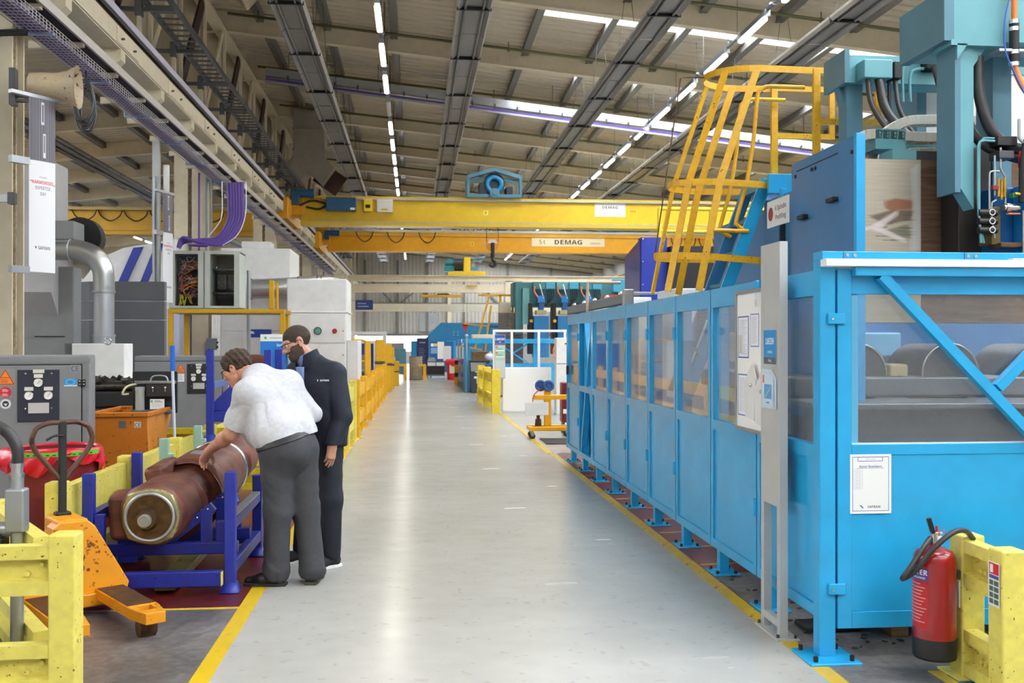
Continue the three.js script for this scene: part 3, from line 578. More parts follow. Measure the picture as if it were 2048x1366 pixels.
// banners
{
  const art = paper(0.42, 2.0, 260, (p) => {
    p.fill('#6d6a72', 0, 0, 1, 0.36); for (let i = 0; i < 26; i++) { p.g.globalAlpha = 0.25; p.fill(i % 3 ? '#3f3b45' : '#9b97a2', (i * 37 % 100) / 100, 0, 0.03 + (i % 4) * 0.02, 0.36); } p.g.globalAlpha = 1;
    p.fill('#d8d4dc', 0.42, 0.02, 0.12, 0.13); p.fill('#4a4550', 0.46, 0.035, 0.05, 0.1); p.fill('#e6e2ea', 0.5, 0.2, 0.1, 0.14); p.fill('#55505a', 0.53, 0.21, 0.04, 0.1); p.fill('#8c5560', 0.75, 0.035, 0.25, 0.01);
    p.fill('#ecebed', 0, 0.36, 1, 0.64); p.text('HARMONISED', 0.5, 0.482, 0.026, '#d4495a', true); p.fill('#d4495a', 0.02, 0.476, 0.09, 0.004); p.fill('#d4495a', 0.9, 0.49, 0.09, 0.004); p.text('ONE SAFRAN', 0.5, 0.455, 0.011, '#88848c', false); p.text('EXPERTISE', 0.5, 0.515, 0.026, '#6a6670', false); p.text('DAY', 0.5, 0.548, 0.026, '#6a6670', false);
    p.text('SAFRAN', 0.55, 0.86, 0.026, '#70727a', true); p.poly('#3f4a5c', [[0.2, 0.85], [0.27, 0.856], [0.24, 0.868]]);
  }, { side: THREE.DoubleSide });
  const banner = (label, x, y, d, turn) => {
    const o = thing('hanging_banner', label, 'banner', [x, y, -d], turn, 'banners on the columns');
    const g = new THREE.PlaneGeometry(0.3, 2.0, 12, 2), p = g.attributes.position; for (let i = 0; i < p.count; i++) p.setZ(i, 0.03 * Math.cos(p.getX(i) * 7)); g.computeVertexNormals(); g.translate(0, 1, 0); g.userData.ready = true;
    part(o, 'cloth', g, art);
    for (const [a, b, c] of [[0.2, 2.0, 2.04], [-0.14, 1.22, 1.3], [-0.14, -0.02, 0.06]]) part(o, 'bracket', b2(-0.34, a, b, c, -0.04, 0.02), M.galv);
    return o;
  };
  banner('tall banner with grey photo above white, on the column at far left', -3.825, 2.35, 10.7, 0.96).scale.y = 0.89;
  // the second post with its own banner
  const o = thing('services_post', 'slim galvanised post with conduits beside the wiring cabinet', 'post', [-4.3, 0, -17.2]);
  part(o, 'channel', [b2(-0.06, 0.06, 0, 5.0, -0.04, 0.04)], M.galv);
  part(o, 'conduit', rod([0.16, 2.2, 0], [0.16, 4.6, 0], 0.05, 10), M.offWhite);
  part(o, 'conduit', rod([-0.02, 1.5, 0.07], [-0.02, 4.4, 0.07], 0.02, 8), M.galv);
  banner('narrow weathered banner on the slim post beside the wiring cabinet', -4.09, 2.3, 17.05, 1.25).scale.y = 0.9;
}
// perforated channel and black cables on the first column
{
  const o = thing('cable_riser', 'perforated channel with black cables rising on the leftmost column', 'cable riser', [-4.42, 0, -10.9]);
  part(o, 'channel', b2(-0.06, 0.1, 0, 5.0, -0.02, 0.03), M.galv);
  for (let y = 1.7; y < 4.95; y += 0.05) part(o, 'slot', b2(0.0, 0.03, y, y + 0.028, 0.031, 0.033), M.black).userData.kind = undefined;
  for (let k = 0; k < 3; k++) part(o, 'black_cable', tb([[-0.1 - k * 0.025, 0, 0.05], [-0.1 - k * 0.025, 2.5, 0.05], [-0.1 - k * 0.025, 4.4, 0.05], [-0.08, 4.72, 0.05], [0.1, 4.86 - k * 0.02, 0.05], [0.4, 4.88 - k * 0.02, 0.05]], 0.016, 40, 6), M.black);
  const p = thing('column_bracket', 'perforated angle brackets across the leftmost column', 'bracket', [-4.3, 3.08, -10.8]);
  part(p, 'arm', [b2(-0.25, 0.15, 0, 0.08, -0.03, 0.03)], M.galv); part(p, 'cap', b2(0.12, 0.18, -0.02, 0.1, -0.05, 0.05), M.darkSteel);
}

// ================================================================ left of the aisle
// guard rail: posts and two folded rails between points on the floor
const railG = (L, s) => { const p = [[-0.02, -0.11], [0.05, -0.11], [0.05, -0.05], [0, -0.04], [0, 0.04], [0.05, 0.05], [0.05, 0.11], [-0.02, 0.11]].map(([x, y]) => [x * s, y]); return ex(s < 0 ? p.reverse() : p, L); };  // x = out, y = up, z = along
function guard(label, pts, mat, opt = {}) {
  const { h = 0.77, post = 0.12, levels = [0.61, 0.17], out = 1, group = 'yellow guard rails', bolts = true } = opt;
  const o = thing('guard_rail', label, 'barrier', [0, 0, 0], 0, group);
  pts.forEach(([x, z, bare], i) => {
    if (!bare) { const p = part(o, 'post', [rb2(0.012, x - post / 2, x + post / 2, 0, h, z - post / 2, z + post / 2)], mat); part(p, 'foot_plate', b2(x - 0.1, x + 0.1, 0, 0.012, z - 0.1, z + 0.1), mat); }
    if (!i) return;
    const [ax, az] = pts[i - 1], L = Math.hypot(x - ax, z - az), a = Math.atan2(x - ax, z - az);
    for (const y of levels) {
      const g = railG(L, out);
      const r = part(o, 'rail', [g.rotateY(a).translate(ax, y, az)], mat);
      r.material = mat;
      if (bolts) for (const [s, dy] of [[0.1, 0.02], [0.16, -0.02], [L - 0.1, 0.02], [L - 0.16, -0.02]]) part(r, 'bolt', cy(0.013, 0.013, 0.016, 0, 0, 0, 'x', 6).translate(out * 0.01, dy, s).rotateY(a).translate(ax, y, az), mat);
    }
  });
  return o;
}
const twoSided = (m) => { const c = m.clone(); c.side = THREE.DoubleSide; return c; };
const barrierMat = twoSided(M.barrier), barrierOrangeMat = twoSided(M.barrierOrange);
guard('pale yellow guard rail at the lower left with a chipped corner post', [[-1.565, -4.68], [-3.1, -4.62, 1]], barrierMat, { out: 1 });
guard('pale yellow guard rail slanting back behind the lower left corner post', [[-1.72, -4.86, 1], [-2.42, -6.02], [-3.1, -7.1, 1]], barrierMat, { h: 0.72 });
guard('pale yellow guard rail beside the wrapped shaft, running back from the drum', [[-2.19, -6.4], [-2.18, -7.85], [-2.16, -9.3], [-2.14, -10.75], [-2.12, -12.2], [-2.1, -13.6]], barrierMat, { out: 1 });
guard('yellow guard rail across behind the orange bin and the blue rack', [[-2.95, -10.95], [-2.24, -10.95, 1], [-2.02, -10.95, 1], [-1.5, -10.95]], twoSided(std(0xe6cf2b, 0.42, 0, { map: TX.chips })), { out: -1 });
// far barriers along the aisle
guard('yellow guard rail end by the dark-jacketed man, left of the aisle', [[-1.06, -15.6], [-1.04, -17.0]], barrierMat, { h: 1.0, levels: [0.78, 0.3], out: 1 });
guard('long orange-yellow guard rail running along the left of the aisle', [[-1.0, -17.4], [-0.98, -19.4], [-0.96, -21.4], [-0.95, -23.4], [-0.94, -25.4], [-0.93, -27.4], [-0.92, -29.4], [-0.92, -31.2]], barrierOrangeMat, { h: 1.0, levels: [0.78, 0.3], out: 1 });
{
  const names = ['nearest', 'second', 'third', 'farthest'];
  [[-1.12, -32.4, 1.75, 0.3], [-0.92, -33.8, 1.6, 0.28], [-0.86, -36, 1.5, 0.24], [-0.8, -38.5, 0.95, 0.4]].forEach(([x, z, h, w], i) => {
    const o = thing('yellow_bollard', names[i] + ' of the tall yellow posts at the end of the left guard rail', 'bollard', [x, 0, z], 0, 'tall yellow posts');
    part(o, 'post', [rb2(0.03, -w / 2, w / 2, 0, h, -0.1, 0.1)], M.barrierOrange); part(o, 'strap', [b2(-w / 2 - 0.01, w / 2 + 0.01, h * 0.55, h * 0.6, -0.11, 0.11)], M.darkSteel);
  });
}
// vertical pipe with hose behind the front guard rail
{
  const o = thing('hose_standpipe', 'galvanised standpipe with black hose behind the lower left guard rail', 'pipe', [-1.89, 0, -4.98]);
  part(o, 'pipe', rod([0, 0.05, 0], [0, 0.98, 0], 0.03, 14), M.galv);
  part(o, 'sleeve', rb2(0.012, -0.045, 0.045, 0.72, 0.93, -0.04, 0.04), M.galv);
  part(o, 'coupling', [cy(0.026, 0.026, 0.06, 0, 1.0, 0, 'y', 12), cy(0.034, 0.034, 0.02, 0, 0.99, 0, 'y', 6), cy(0.032, 0.032, 0.02, 0, 1.04, 0, 'y', 6)], M.steel);
  part(o, 'hose', tb([[0, 1.04, 0], [0, 1.12, 0], [-0.05, 1.2, 0], [-0.14, 1.24, 0], [-0.3, 1.22, 0], [-0.5, 1.1, 0]], 0.027, 30, 10), M.hose);
  part(o, 'side_pipe', [rod([-0.4, 0.735, 0], [0, 0.735, 0], 0.022, 12), cy(0.036, 0.036, 0.06, -0.05, 0.735, 0, 'x', 12)], M.galv);
  part(o, 'valve_handle', [rb2(0.008, -0.3, -0.09, 0.955, 0.99, -0.015, 0.015), rb2(0.006, 0.09, 0.11, 0.52, 0.65, -0.012, 0.012)], M.red, 'red valve lever');
  part(o, 'valve', [rod([0.0, 0.53, 0], [0.14, 0.53, 0], 0.018, 10)], M.steel);
  part(o, 'solenoid', [rb2(0.012, -0.14, -0.05, 0.5, 0.7, -0.05, 0.05), rb2(0.006, -0.12, -0.06, 0.66, 0.72, -0.03, 0.06)], M.black);
  part(o, 'foot', rb2(0.015, -0.35, 0.08, 0, 0.07, -0.12, 0.1), M.black);
  const f = thing('filter_canister', 'grey filter canister with black housing low behind the front guard rail', 'filter', [-2.2, 0, -5.05]);
  part(f, 'housing', [rb2(0.03, -0.15, 0.1, 0.0, 0.3, -0.12, 0.12)], M.black); part(f, 'canister', cy(0.07, 0.07, 0.22, 0.02, 0.38, 0.02, 'y', 18), M.darkSteel); part(f, 'band', cy(0.074, 0.074, 0.02, 0.02, 0.4, 0.02, 'y', 18), M.black);
  const r = thing('steel_rail_offcut', 'dark slotted rail lying on the floor behind the front guard rail', 'rail', [-2.45, 0, -5.5], -0.5);
  part(r, 'web', rb2(0.006, -0.06, 0.06, 0.0, 0.09, -0.55, 0.42), M.darkSteel); part(r, 'flange', [rb2(0.005, -0.07, -0.035, 0.09, 0.115, -0.55, 0.42)], M.darkSteel); part(r, 'flange', rb2(0.005, 0.035, 0.07, 0.09, 0.115, -0.55, 0.42), M.darkSteel);
}
// hand pallet truck
{
  const o = thing('pallet_truck', 'worn orange hand pallet truck lettered S with brown loop handle', 'pallet truck', [-2.02, 0, -6.15], 0.6);
  part(o, 'apron', [ex([[-0.29, 0.1], [0.29, 0.1], [0.31, 0.17], [0.11, 0.53], [0.07, 0.565], [-0.07, 0.565], [-0.11, 0.53], [-0.31, 0.17]], 0.14, [], 0.008).translate(0, 0, -0.1)], M.jack);
  sheet(o, 'lettering', 0.3, 0.12, paper(0.3, 0.12, 900, (p) => { p.text('S.S.', 0.5, 0.52, 0.95, '#7e3336', true); }, { transparent: true }), [0.0, 0.31, 0.0505]);
  part(o, 'skirt', [rb2(0.01, -0.27, 0.27, 0.06, 0.14, -0.1, 0.08)], M.jack);
  for (const s of [-1, 1]) {
    const f = part(o, 'fork', [ex([[-0.08, 0.04], [0.08, 0.04], [0.08, 0.62], [0.05, 0.8], [-0.05, 0.8], [-0.08, 0.62]], 0.055, [[[-0.045, 0.6], [0.045, 0.6], [0.045, 0.72], [-0.045, 0.72]]], 0.004).rotateX(PI / 2).translate(s * 0.2, 0.155, 0)], M.jack, 'orange fork, brown with wear');
    part(f, 'worn_top', b2(s * 0.2 - 0.076, s * 0.2 + 0.076, 0.1585, 0.162, 0.06, 0.58), M.rust);
    part(f, 'roller', cy(0.05, 0.05, 0.09, s * 0.2, 0.05, 0.66, 'x', 18), M.rust);
  }
  part(o, 'pump', [cy(0.06, 0.06, 0.4, 0, 0.3, -0.2, 'y', 16), rb2(0.02, -0.09, 0.09, 0.5, 0.58, -0.26, 0.02)], M.jack);
  part(o, 'steer_wheel', [cy(0.09, 0.09, 0.05, 0.07, 0.09, -0.22, 'x', 18)], M.rubber); part(o, 'steer_wheel', [cy(0.09, 0.09, 0.05, -0.07, 0.09, -0.22, 'x', 18)], M.rubber);
  const t = part(o, 'tiller', [rb(0.045, 0.64, 0.035, 0.008, 0, 0.83, -0.2), rb(0.09, 0.08, 0.07, 0.01, 0, 0.56, -0.2)], M.black);
  const L = [[0, 1.14], [0.08, 1.14], [0.15, 1.11], [0.175, 1.04], [0.15, 0.97], [0.04, 0.83], [0, 0.79]], pts = [...L, ...L.slice(1, -1).reverse().map(([x, y]) => [-x, y])];
  part(t, 'loop_handle', tb(pts.map(([x, y]) => [x, y, -0.2]), 0.016, 70, 10, true, 0.3), std(0x5c3a30, 0.5, 0.1, { map: TX.worn }), 'brown worn loop grip');
  part(t, 'release_lever', [tb([[0, 1.06, -0.18], [-0.05, 1.065, -0.17], [-0.1, 1.04, -0.17]], 0.007, 10, 6)], M.black);
}
// red drum with liner
{
  const o = thing('waste_drum', 'dark red waste drum with red plastic liner folded over its rim', 'drum', [-2.53, 0, -7.35]);
  const R = 0.29;
  part(o, 'barrel', lathe([[0, 0.02], [R - 0.01, 0.02], [R, 0.0], [R, 0.05], [R - 0.006, 0.07], [R - 0.006, 0.28], [R + 0.01, 0.3], [R - 0.006, 0.32], [R - 0.006, 0.55], [R + 0.01, 0.57], [R - 0.006, 0.59], [R - 0.006, 0.84], [R, 0.86], [R, 0.88], [R - 0.02, 0.88], [R - 0.02, 0.4], [0, 0.4]], 40), M.drum);
  // liner: skirt over the rim with a ragged lower edge and folds
  const seg = 72, rows = 9, pos = [], idx = [];
  for (let j = 0; j <= rows; j++) for (let i = 0; i <= seg; i++) {
    const a = i / seg * 2 * PI, v = j / rows, drop = 0.13 + 0.05 * Math.sin(a * 3 + 1) + 0.035 * Math.sin(a * 7) + 0.05 * Math.max(0, Math.cos(a - 2.6)), bulge = 0.075 * Math.max(0, Math.cos(a - 3.0));
    let r, y;
    if (v < 0.25) { r = R - 0.05 + 0.05 * v / 0.25; y = 0.78 + (0.125) * (v / 0.25); } else { const w = (v - 0.25) / 0.75; r = R + 0.012 + (0.02 + bulge) * Math.sin(w * 2.6) + 0.014 * Math.sin(a * 17 + j) * w + 0.008 * Math.sin(a * 31) * w; y = 0.905 - drop * w; }
    pos.push(r * Math.cos(a), y, -r * Math.sin(a));
  }
  for (let j = 0; j < rows; j++) for (let i = 0; i < seg; i++) { const a = j * (seg + 1) + i, b = a + seg + 1; idx.push(a, b, a + 1, a + 1, b, b + 1); }
  const g = new THREE.BufferGeometry(); g.setAttribute('position', new THREE.Float32BufferAttribute(pos, 3)); g.setIndex(idx); g.computeVertexNormals();
  const lm = M.liner.clone(); lm.side = THREE.DoubleSide; part(o, 'liner', g, lm);
  part(o, 'green_tape', [new THREE.CylinderGeometry(R + 0.034, R + 0.034, 0.03, 30, 1, true, -0.75, 2.1).translate(0, 0.865, 0)], twoSided(M.green), 'green tape with dark print');
  part(o, 'tape_print', Array.from({ length: 14 }, (_, i) => { const a = -0.6 + i * 0.13; return bx(0.02, 0.008, 0.002, Math.sin(a) * (R + 0.036), 0.862, Math.cos(a) * (R + 0.036), 0, a, 0); }), M.black).userData.kind = 'stuff';
}
// control cabinet with gauges (front) and its smaller-looking twin farther back
function controlCabinet(label, pos, s, twin) {
  const o = thing('control_cabinet', label, 'cabinet', pos, 0, 'grey control cabinets');
  o.scale.setScalar(s);
  part(o, 'frame', [rb2(0.015, -1.25, 0, 0, 1.52, -0.7, -0.04), b2(-1.25, 0, 1.46, 1.49, -0.05, -0.035)], M.cabinet);
  part(o, 'door', rb2(0.006, -1.25, -0.07, 0.1, 1.44, -0.04, -0.015), M.cabinet);
  part(o, 'door_gap', b2(-1.25, -0.06, 0.1, 1.45, -0.042, -0.036), M.black);
  const gp = part(o, 'gauge_panel', rb2(0.004, -0.545, -0.233, 0.98, 1.405, -0.015, -0.005), twin ? M.black : M.panelNavy, 'dark panel with three dials');
  for (const [x, y] of [[-0.39, 1.3], [-0.46, 1.195], [-0.315, 1.195]]) {
    const q = part(gp, 'gauge', [lathe([[0, 0], [0.036, 0], [0.036, 0.014], [0.032, 0.018], [0.03, 0.012], [0, 0.012]], 24).rotateX(PI / 2).translate(x, y, -0.004)], M.steel);
    part(gp, 'dial', cy(0.03, 0.03, 0.002, x, y, 0.0095, 'z', 20), M.whiteClean);
    part(gp, 'needle', bx(0.003, 0.032, 0.002, x + 0.004, y + 0.004, 0.0115, 0, 0, -0.7), M.black);
    part(gp, 'gauge_label', b2(x - 0.033, x + 0.033, y + 0.04, y + 0.07, -0.005, -0.001), std(0xdadccd, 0.5));
  }
  part(gp, 'gauge_label', b2(-0.43, -0.345, 1.378, 1.408, -0.005, -0.001), std(0xdadccd, 0.5));
  part(gp, 'name_plate', b2(-0.465, -0.31, 1.05, 1.135, -0.005, -0.001), std(0xcfcfcf, 0.35, 0.4));
  for (const [x, y] of [[-0.485, 1.375], [-0.29, 1.375], [-0.485, 1.09], [-0.29, 1.09]]) part(gp, 'screw', cy(0.007, 0.007, 0.006, x, y, -0.003, 'z', 10), M.steel);
  sheet(o, 'warning_triangle', 0.145, 0.13, paper(0.145, 0.13, 1300, (p) => { p.fill('#86878a'); p.poly('#e0652a', [[0.5, 0], [1, 1], [0, 1]]); p.poly('#7c2c0c', [[0.5, 0.05], [0.96, 0.975], [0.04, 0.975]]); p.poly('#f5822a', [[0.5, 0.11], [0.9, 0.94], [0.1, 0.94]]); p.text('WARNING', 0.5, 0.56, 0.1, '#6a2a08'); p.lines('#a8521c', 0.27, 0.67, 0.46, 4, 0.06, 0.03); }), [-0.635, 1.35, -0.0135]);
  if (twin) { sheet(o, 'notice', 0.1, 0.11, paper(0.1, 0.11, 600, (p) => { p.fill('#e9e9ec'); p.lines('#9a9aa5', 0.1, 0.12, 0.8, 6, 0.13, 0.05); }), [-0.635, 1.21, -0.0135]); return o; }
  sheet(o, 'red_sticker', 0.085, 0.085, paper(0.085, 0.085, 900, (p) => { p.fill('#86878a'); p.disc('#c8202f', 0.5, 0.5, 0.5); p.lines('#f2c9c9', 0.2, 0.2, 0.6, 3, 0.1, 0.05); p.lines('#f2c9c9', 0.2, 0.62, 0.6, 3, 0.1, 0.05); }), [-0.632, 1.225, -0.0135]);
  sheet(o, 'ear_protection_sticker', 0.08, 0.08, paper(0.08, 0.08, 900, (p) => { p.fill('#86878a'); p.disc('#d7d9dc', 0.5, 0.5, 0.5); p.disc('#23262e', 0.5, 0.5, 0.3); p.disc('#d7d9dc', 0.5, 0.58, 0.12); p.fill('#d7d9dc', 0.3, 0.45, 0.4, 0.06); }), [-0.632, 1.13, -0.0135]);
  sheet(o, 'ce_mark', 0.075, 0.055, paper(0.075, 0.055, 900, (p) => { p.fill('#86878a'); p.text('CE', 0.5, 0.55, 1.0, '#3a3e4c', false); }), [-0.115, 1.415, -0.0135]);
  sheet(o, 'blue_sticker', 0.1, 0.062, paper(0.1, 0.062, 900, (p) => { p.fill('#2f8fd0'); p.fill('#eef2f5', 0, 0.85, 1, 0.15); p.g.strokeStyle = '#8fd0f5'; p.g.lineWidth = 3; p.g.beginPath(); p.g.ellipse(p.W / 2, p.H * 0.43, p.W * 0.36, p.H * 0.32, 0, 0, 7); p.g.stroke(); p.text('25', 0.5, 0.45, 0.4, '#1d5f97', true); }), [-0.15, 1.298, -0.0135]);
  const h = part(o, 'hinge', rb2(0.004, -0.09, -0.035, 1.268, 1.322, -0.03, -0.006), M.black); for (const [x, y] of [[-0.078, 1.308], [-0.047, 1.308], [-0.078, 1.282], [-0.047, 1.282]]) part(h, 'screw', cy(0.006, 0.006, 0.004, x, y, -0.005, 'z', 8), M.steel);
  return o;
}
controlCabinet('large grey control cabinet with three dials at the left edge', [-2.685, 0, -8.6], 1, false).rotation.y = 0.24;
controlCabinet('grey control cabinet with orange triangle behind the blue upright rack', [-2.56, 0, -14.0], 0.955, true).rotation.y = 0.16;
// orange skip and what lies in it
{
  const o = thing('tipping_skip', 'orange steel tipping skip with tapered worn sides', 'skip', [-2.72, 0, -9.55]);
  const W = 0.25, D = 0.95;
  const wall = (pts) => { const g = new THREE.BufferGeometry(); const p = []; for (const [a, b, c] of [[0, 1, 2], [0, 2, 3]]) p.push(...pts[a], ...pts[b], ...pts[c]); g.setAttribute('position', new THREE.Float32BufferAttribute(p, 3)); g.computeVertexNormals(); return g; };
  const sk = twoSided(M.orangeBin);
  part(o, 'front_panel', [ex([[-0.26, 0.95], [0.25, 0.95], [0.28, 0.2], [-0.24, 0.2]], 0.02)], sk);
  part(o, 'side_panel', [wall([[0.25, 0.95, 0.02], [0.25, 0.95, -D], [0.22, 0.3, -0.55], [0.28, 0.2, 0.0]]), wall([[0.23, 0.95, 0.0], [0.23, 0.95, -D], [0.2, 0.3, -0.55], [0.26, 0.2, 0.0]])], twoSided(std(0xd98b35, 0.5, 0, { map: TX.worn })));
  part(o, 'side_panel', [wall([[-0.26, 0.95, 0.02], [-0.26, 0.95, -D], [-0.24, 0.3, -0.55], [-0.24, 0.2, 0.0]])], sk);
  part(o, 'back_panel', [wall([[-0.26, 0.95, -D], [0.25, 0.95, -D], [0.22, 0.3, -0.55], [-0.24, 0.3, -0.55]])], sk);
  part(o, 'floor_panel', b2(-0.24, 0.24, 0.2, 0.23, 0, -0.56), sk);
  part(o, 'rim', [rb2(0.01, -0.28, 0.27, 0.94, 0.985, -0.01, 0.04), rb2(0.01, 0.235, 0.275, 0.94, 0.985, 0.0, -D), rb2(0.01, -0.28, -0.24, 0.94, 0.985, 0.0, -D), rb2(0.01, -0.28, 0.27, 0.94, 0.985, -D, -D - 0.04)], M.orangeBin);
  part(o, 'base', [rb2(0.01, -0.22, -0.14, 0, 0.2, 0.0, -0.8), rb2(0.01, 0.14, 0.22, 0, 0.2, 0.0, -0.8)], M.darkSteel);
  sheet(o, 'ce_mark', 0.06, 0.055, paper(0.06, 0.055, 600, (p) => { p.fill('#d8d6d0'); p.text('CE', 0.5, 0.55, 0.9, '#333333', false); }), [0.17, 0.87, 0.0215]);
  part(o, 'plate', b2(0.0, 0.065, 0.84, 0.905, 0.02, 0.022), M.cabinetDark);
  part(o, 'load', [rb2(0.02, -0.22, 0.2, 0.8, 0.92, -0.06, -0.85)], M.darkSteel, 'swarf and scrap in the skip');
  const e = thing('filter_unit', 'black test case with clear canister and white label lying on the skip', 'equipment', [-2.62, 0.92, -10.25]);
  part(e, 'case_lid', rb2(0.012, -0.2, 0.24, 0, 0.42, -0.12, -0.09), M.black);
  part(e, 'front_plate', rb2(0.008, -0.04, 0.22, 0.17, 0.32, -0.02, 0.02), std(0x3c3733, 0.4, 0.3));
  part(e, 'handle', tb([[0.0, 0.31, 0.02], [0.02, 0.365, 0.02], [0.06, 0.38, 0.02], [0.12, 0.38, 0.02], [0.16, 0.365, 0.02], [0.18, 0.31, 0.02]], 0.008, 20, 6), M.galv);
  part(e, 'top_bar', rb2(0.006, -0.15, 0.24, 0.3, 0.33, -0.06, 0.03), M.steel);
  part(e, 'canister', [cy(0.045, 0.045, 0.24, -0.1, 0.13, 0.0, 'y', 16), cy(0.05, 0.05, 0.04, -0.1, 0.25, 0.0, 'y', 16)], std(0xb9bcb5, 0.2, 0.3));
  part(e, 'base', rb2(0.01, -0.18, 0.22, 0, 0.04, -0.1, 0.05), M.galvDark);
  sheet(e, 'label', 0.14, 0.1, paper(0.14, 0.1, 600, (p) => { p.fill('#eceee8'); p.disc('#7ab648', 0.12, 0.22, 0.12); p.lines('#7c867f', 0.3, 0.15, 0.6, 2, 0.1, 0.05); p.lines('#b5bab2', 0.12, 0.4, 0.7, 3, 0.16, 0.04); }), [0.08, 0.1, 0.056]);
  part(e, 'clear_hose', tb([[-0.13, 0.3, 0.02], [-0.22, 0.27, 0.03], [-0.26, 0.2, 0.03], [-0.2, 0.2, 0.03]], 0.012, 16, 6), std(0xc9c79a, 0.3));
  for (const x of [0.03, 0.15]) part(e, 'knob', [sp(0.014, x, 0.26, 0.03), rb(0.012, 0.03, 0.012, 0.003, x, 0.235, 0.03)], M.steel);
}
// machine with the silver duct
{
  const o = thing('dust_extractor', 'tall pale grey machine housing with sloping chest behind the left column', 'machine', [-4.45, 0, -13.1]);
  part(o, 'body', [rb2(0.02, -0.8, 0.13, 0, 2.6, -0.4, -0.1)], M.cabinet);
  part(o, 'chest', [exX([[0.3, 3.9], [0.3, 2.26], [-0.1, 1.8], [-0.3, 1.8], [-0.3, 3.9]].map(([z, y]) => [z - 0.15, y]), -0.85, -0.06)], std(0xb9b8ba, 0.45, 0, { map: TX.grime }));
  part(o, 'head', rb2(0.02, -0.2, 0.2, 2.92, 3.16, -0.3, 0.1), M.cabinet);
  part(o, 'fan_cover', [cy(0.27, 0.27, 0.2, 0.12, 2.99, -0.45, 'z', 24)], M.black);
  part(o, 'slot', b2(-0.35, 0.02, 1.7, 1.715, -0.1, -0.095), M.black);
  const d = thing('extraction_duct', 'large silver duct bending down beside the dark grey panels', 'duct', [-3.83, 0, -12.8]);
  const R = 0.125;
  part(d, 'elbow', tb([[-0.62, 2.77, 0], [-0.42, 2.77, 0], [-0.3, 2.77, 0], [-0.12, 2.7, 0], [-0.02, 2.55, 0], [0, 2.38, 0], [0, 2.26, 0]], R, 40, 24), std(0xb4b7b8, 0.28, 0.85));
  part(d, 'straight', cy(R - 0.003, R - 0.003, 0.54, 0, 1.99, 0, 'y', 28), M.galv);
  part(d, 'lower_section', cy(R + 0.004, R + 0.004, 1.72, 0, 0.86, 0, 'y', 28), std(0x9fa6ad, 0.4, 0.5));
  for (const y of [2.26, 1.72]) part(d, 'band', cy(R + 0.012, R + 0.012, 0.025, 0, y, 0, 'y', 28), M.galv);
  part(d, 'band', ring(R + 0.004, 0.009, -0.4, 2.77, 0, 'x', 28), M.galv);
  const p = thing('enclosure_panels', 'dark grey faceted machine enclosure behind the silver duct', 'enclosure', [-4.1, 0, -14.95]);
  const facets = [[-0.66, 0.1, -0.5, 0.25], [-0.5, 0.25, -0.32, 0.3], [-0.32, 0.3, 0.55, 0.3]];
  facets.forEach(([x0, z0, x1, z1]) => { for (const [y0, y1] of [[0, 1.95], [1.96, 2.22], [2.23, 2.5]]) part(p, 'panel', [ex([[x0, -z0], [x1, -z1], [x1, -z1 + 0.12], [x0, -z0 + 0.12]], y1 - y0).rotateX(-PI / 2).translate(0, y0, 0)], M.cabinetDark); });
  const w = thing('white_cabinet', 'small white cabinet with lifting eye behind the control cabinet', 'cabinet', [-3.4, 0, -11.6]);
  part(w, 'body', rb2(0.01, -0.42, 0.15, 0, 1.62, -0.35, 0), M.white); part(w, 'lifting_eye', [ring(0.035, 0.01, -0.03, 1.645, 0.0, 'z', 18, 8)], M.steel); part(w, 'recess', b2(-0.5, -0.42, 1.5, 1.62, -0.3, -0.02), M.cabinetDark);
  const c = thing('chip_conveyor', 'dark conveyor end full of metal swarf beside the white cabinet', 'conveyor', [-3.2, 0, -11.0]);
  part(c, 'trough', [rb2(0.02, -0.3, 0.28, 0.95, 1.12, -0.3, 0.2)], M.black); part(c, 'swarf', [rb2(0.05, -0.3, 0.27, 1.12, 1.22, -0.25, 0.18), ...Array.from({ length: 26 }, () => bx(0.06, 0.03, 0.05, rr(-0.28, 0.25), 1.2 + rr(0, 0.05), rr(-0.2, 0.17), rr(0, 3), rr(0, 3), 0))], std(0x6d6d68, 0.35, 0.8, { map: TX.dirt })); part(c, 'stand', rb2(0.02, -0.26, 0.24, 0, 0.95, -0.25, 0.15), M.cabinetDark);
}
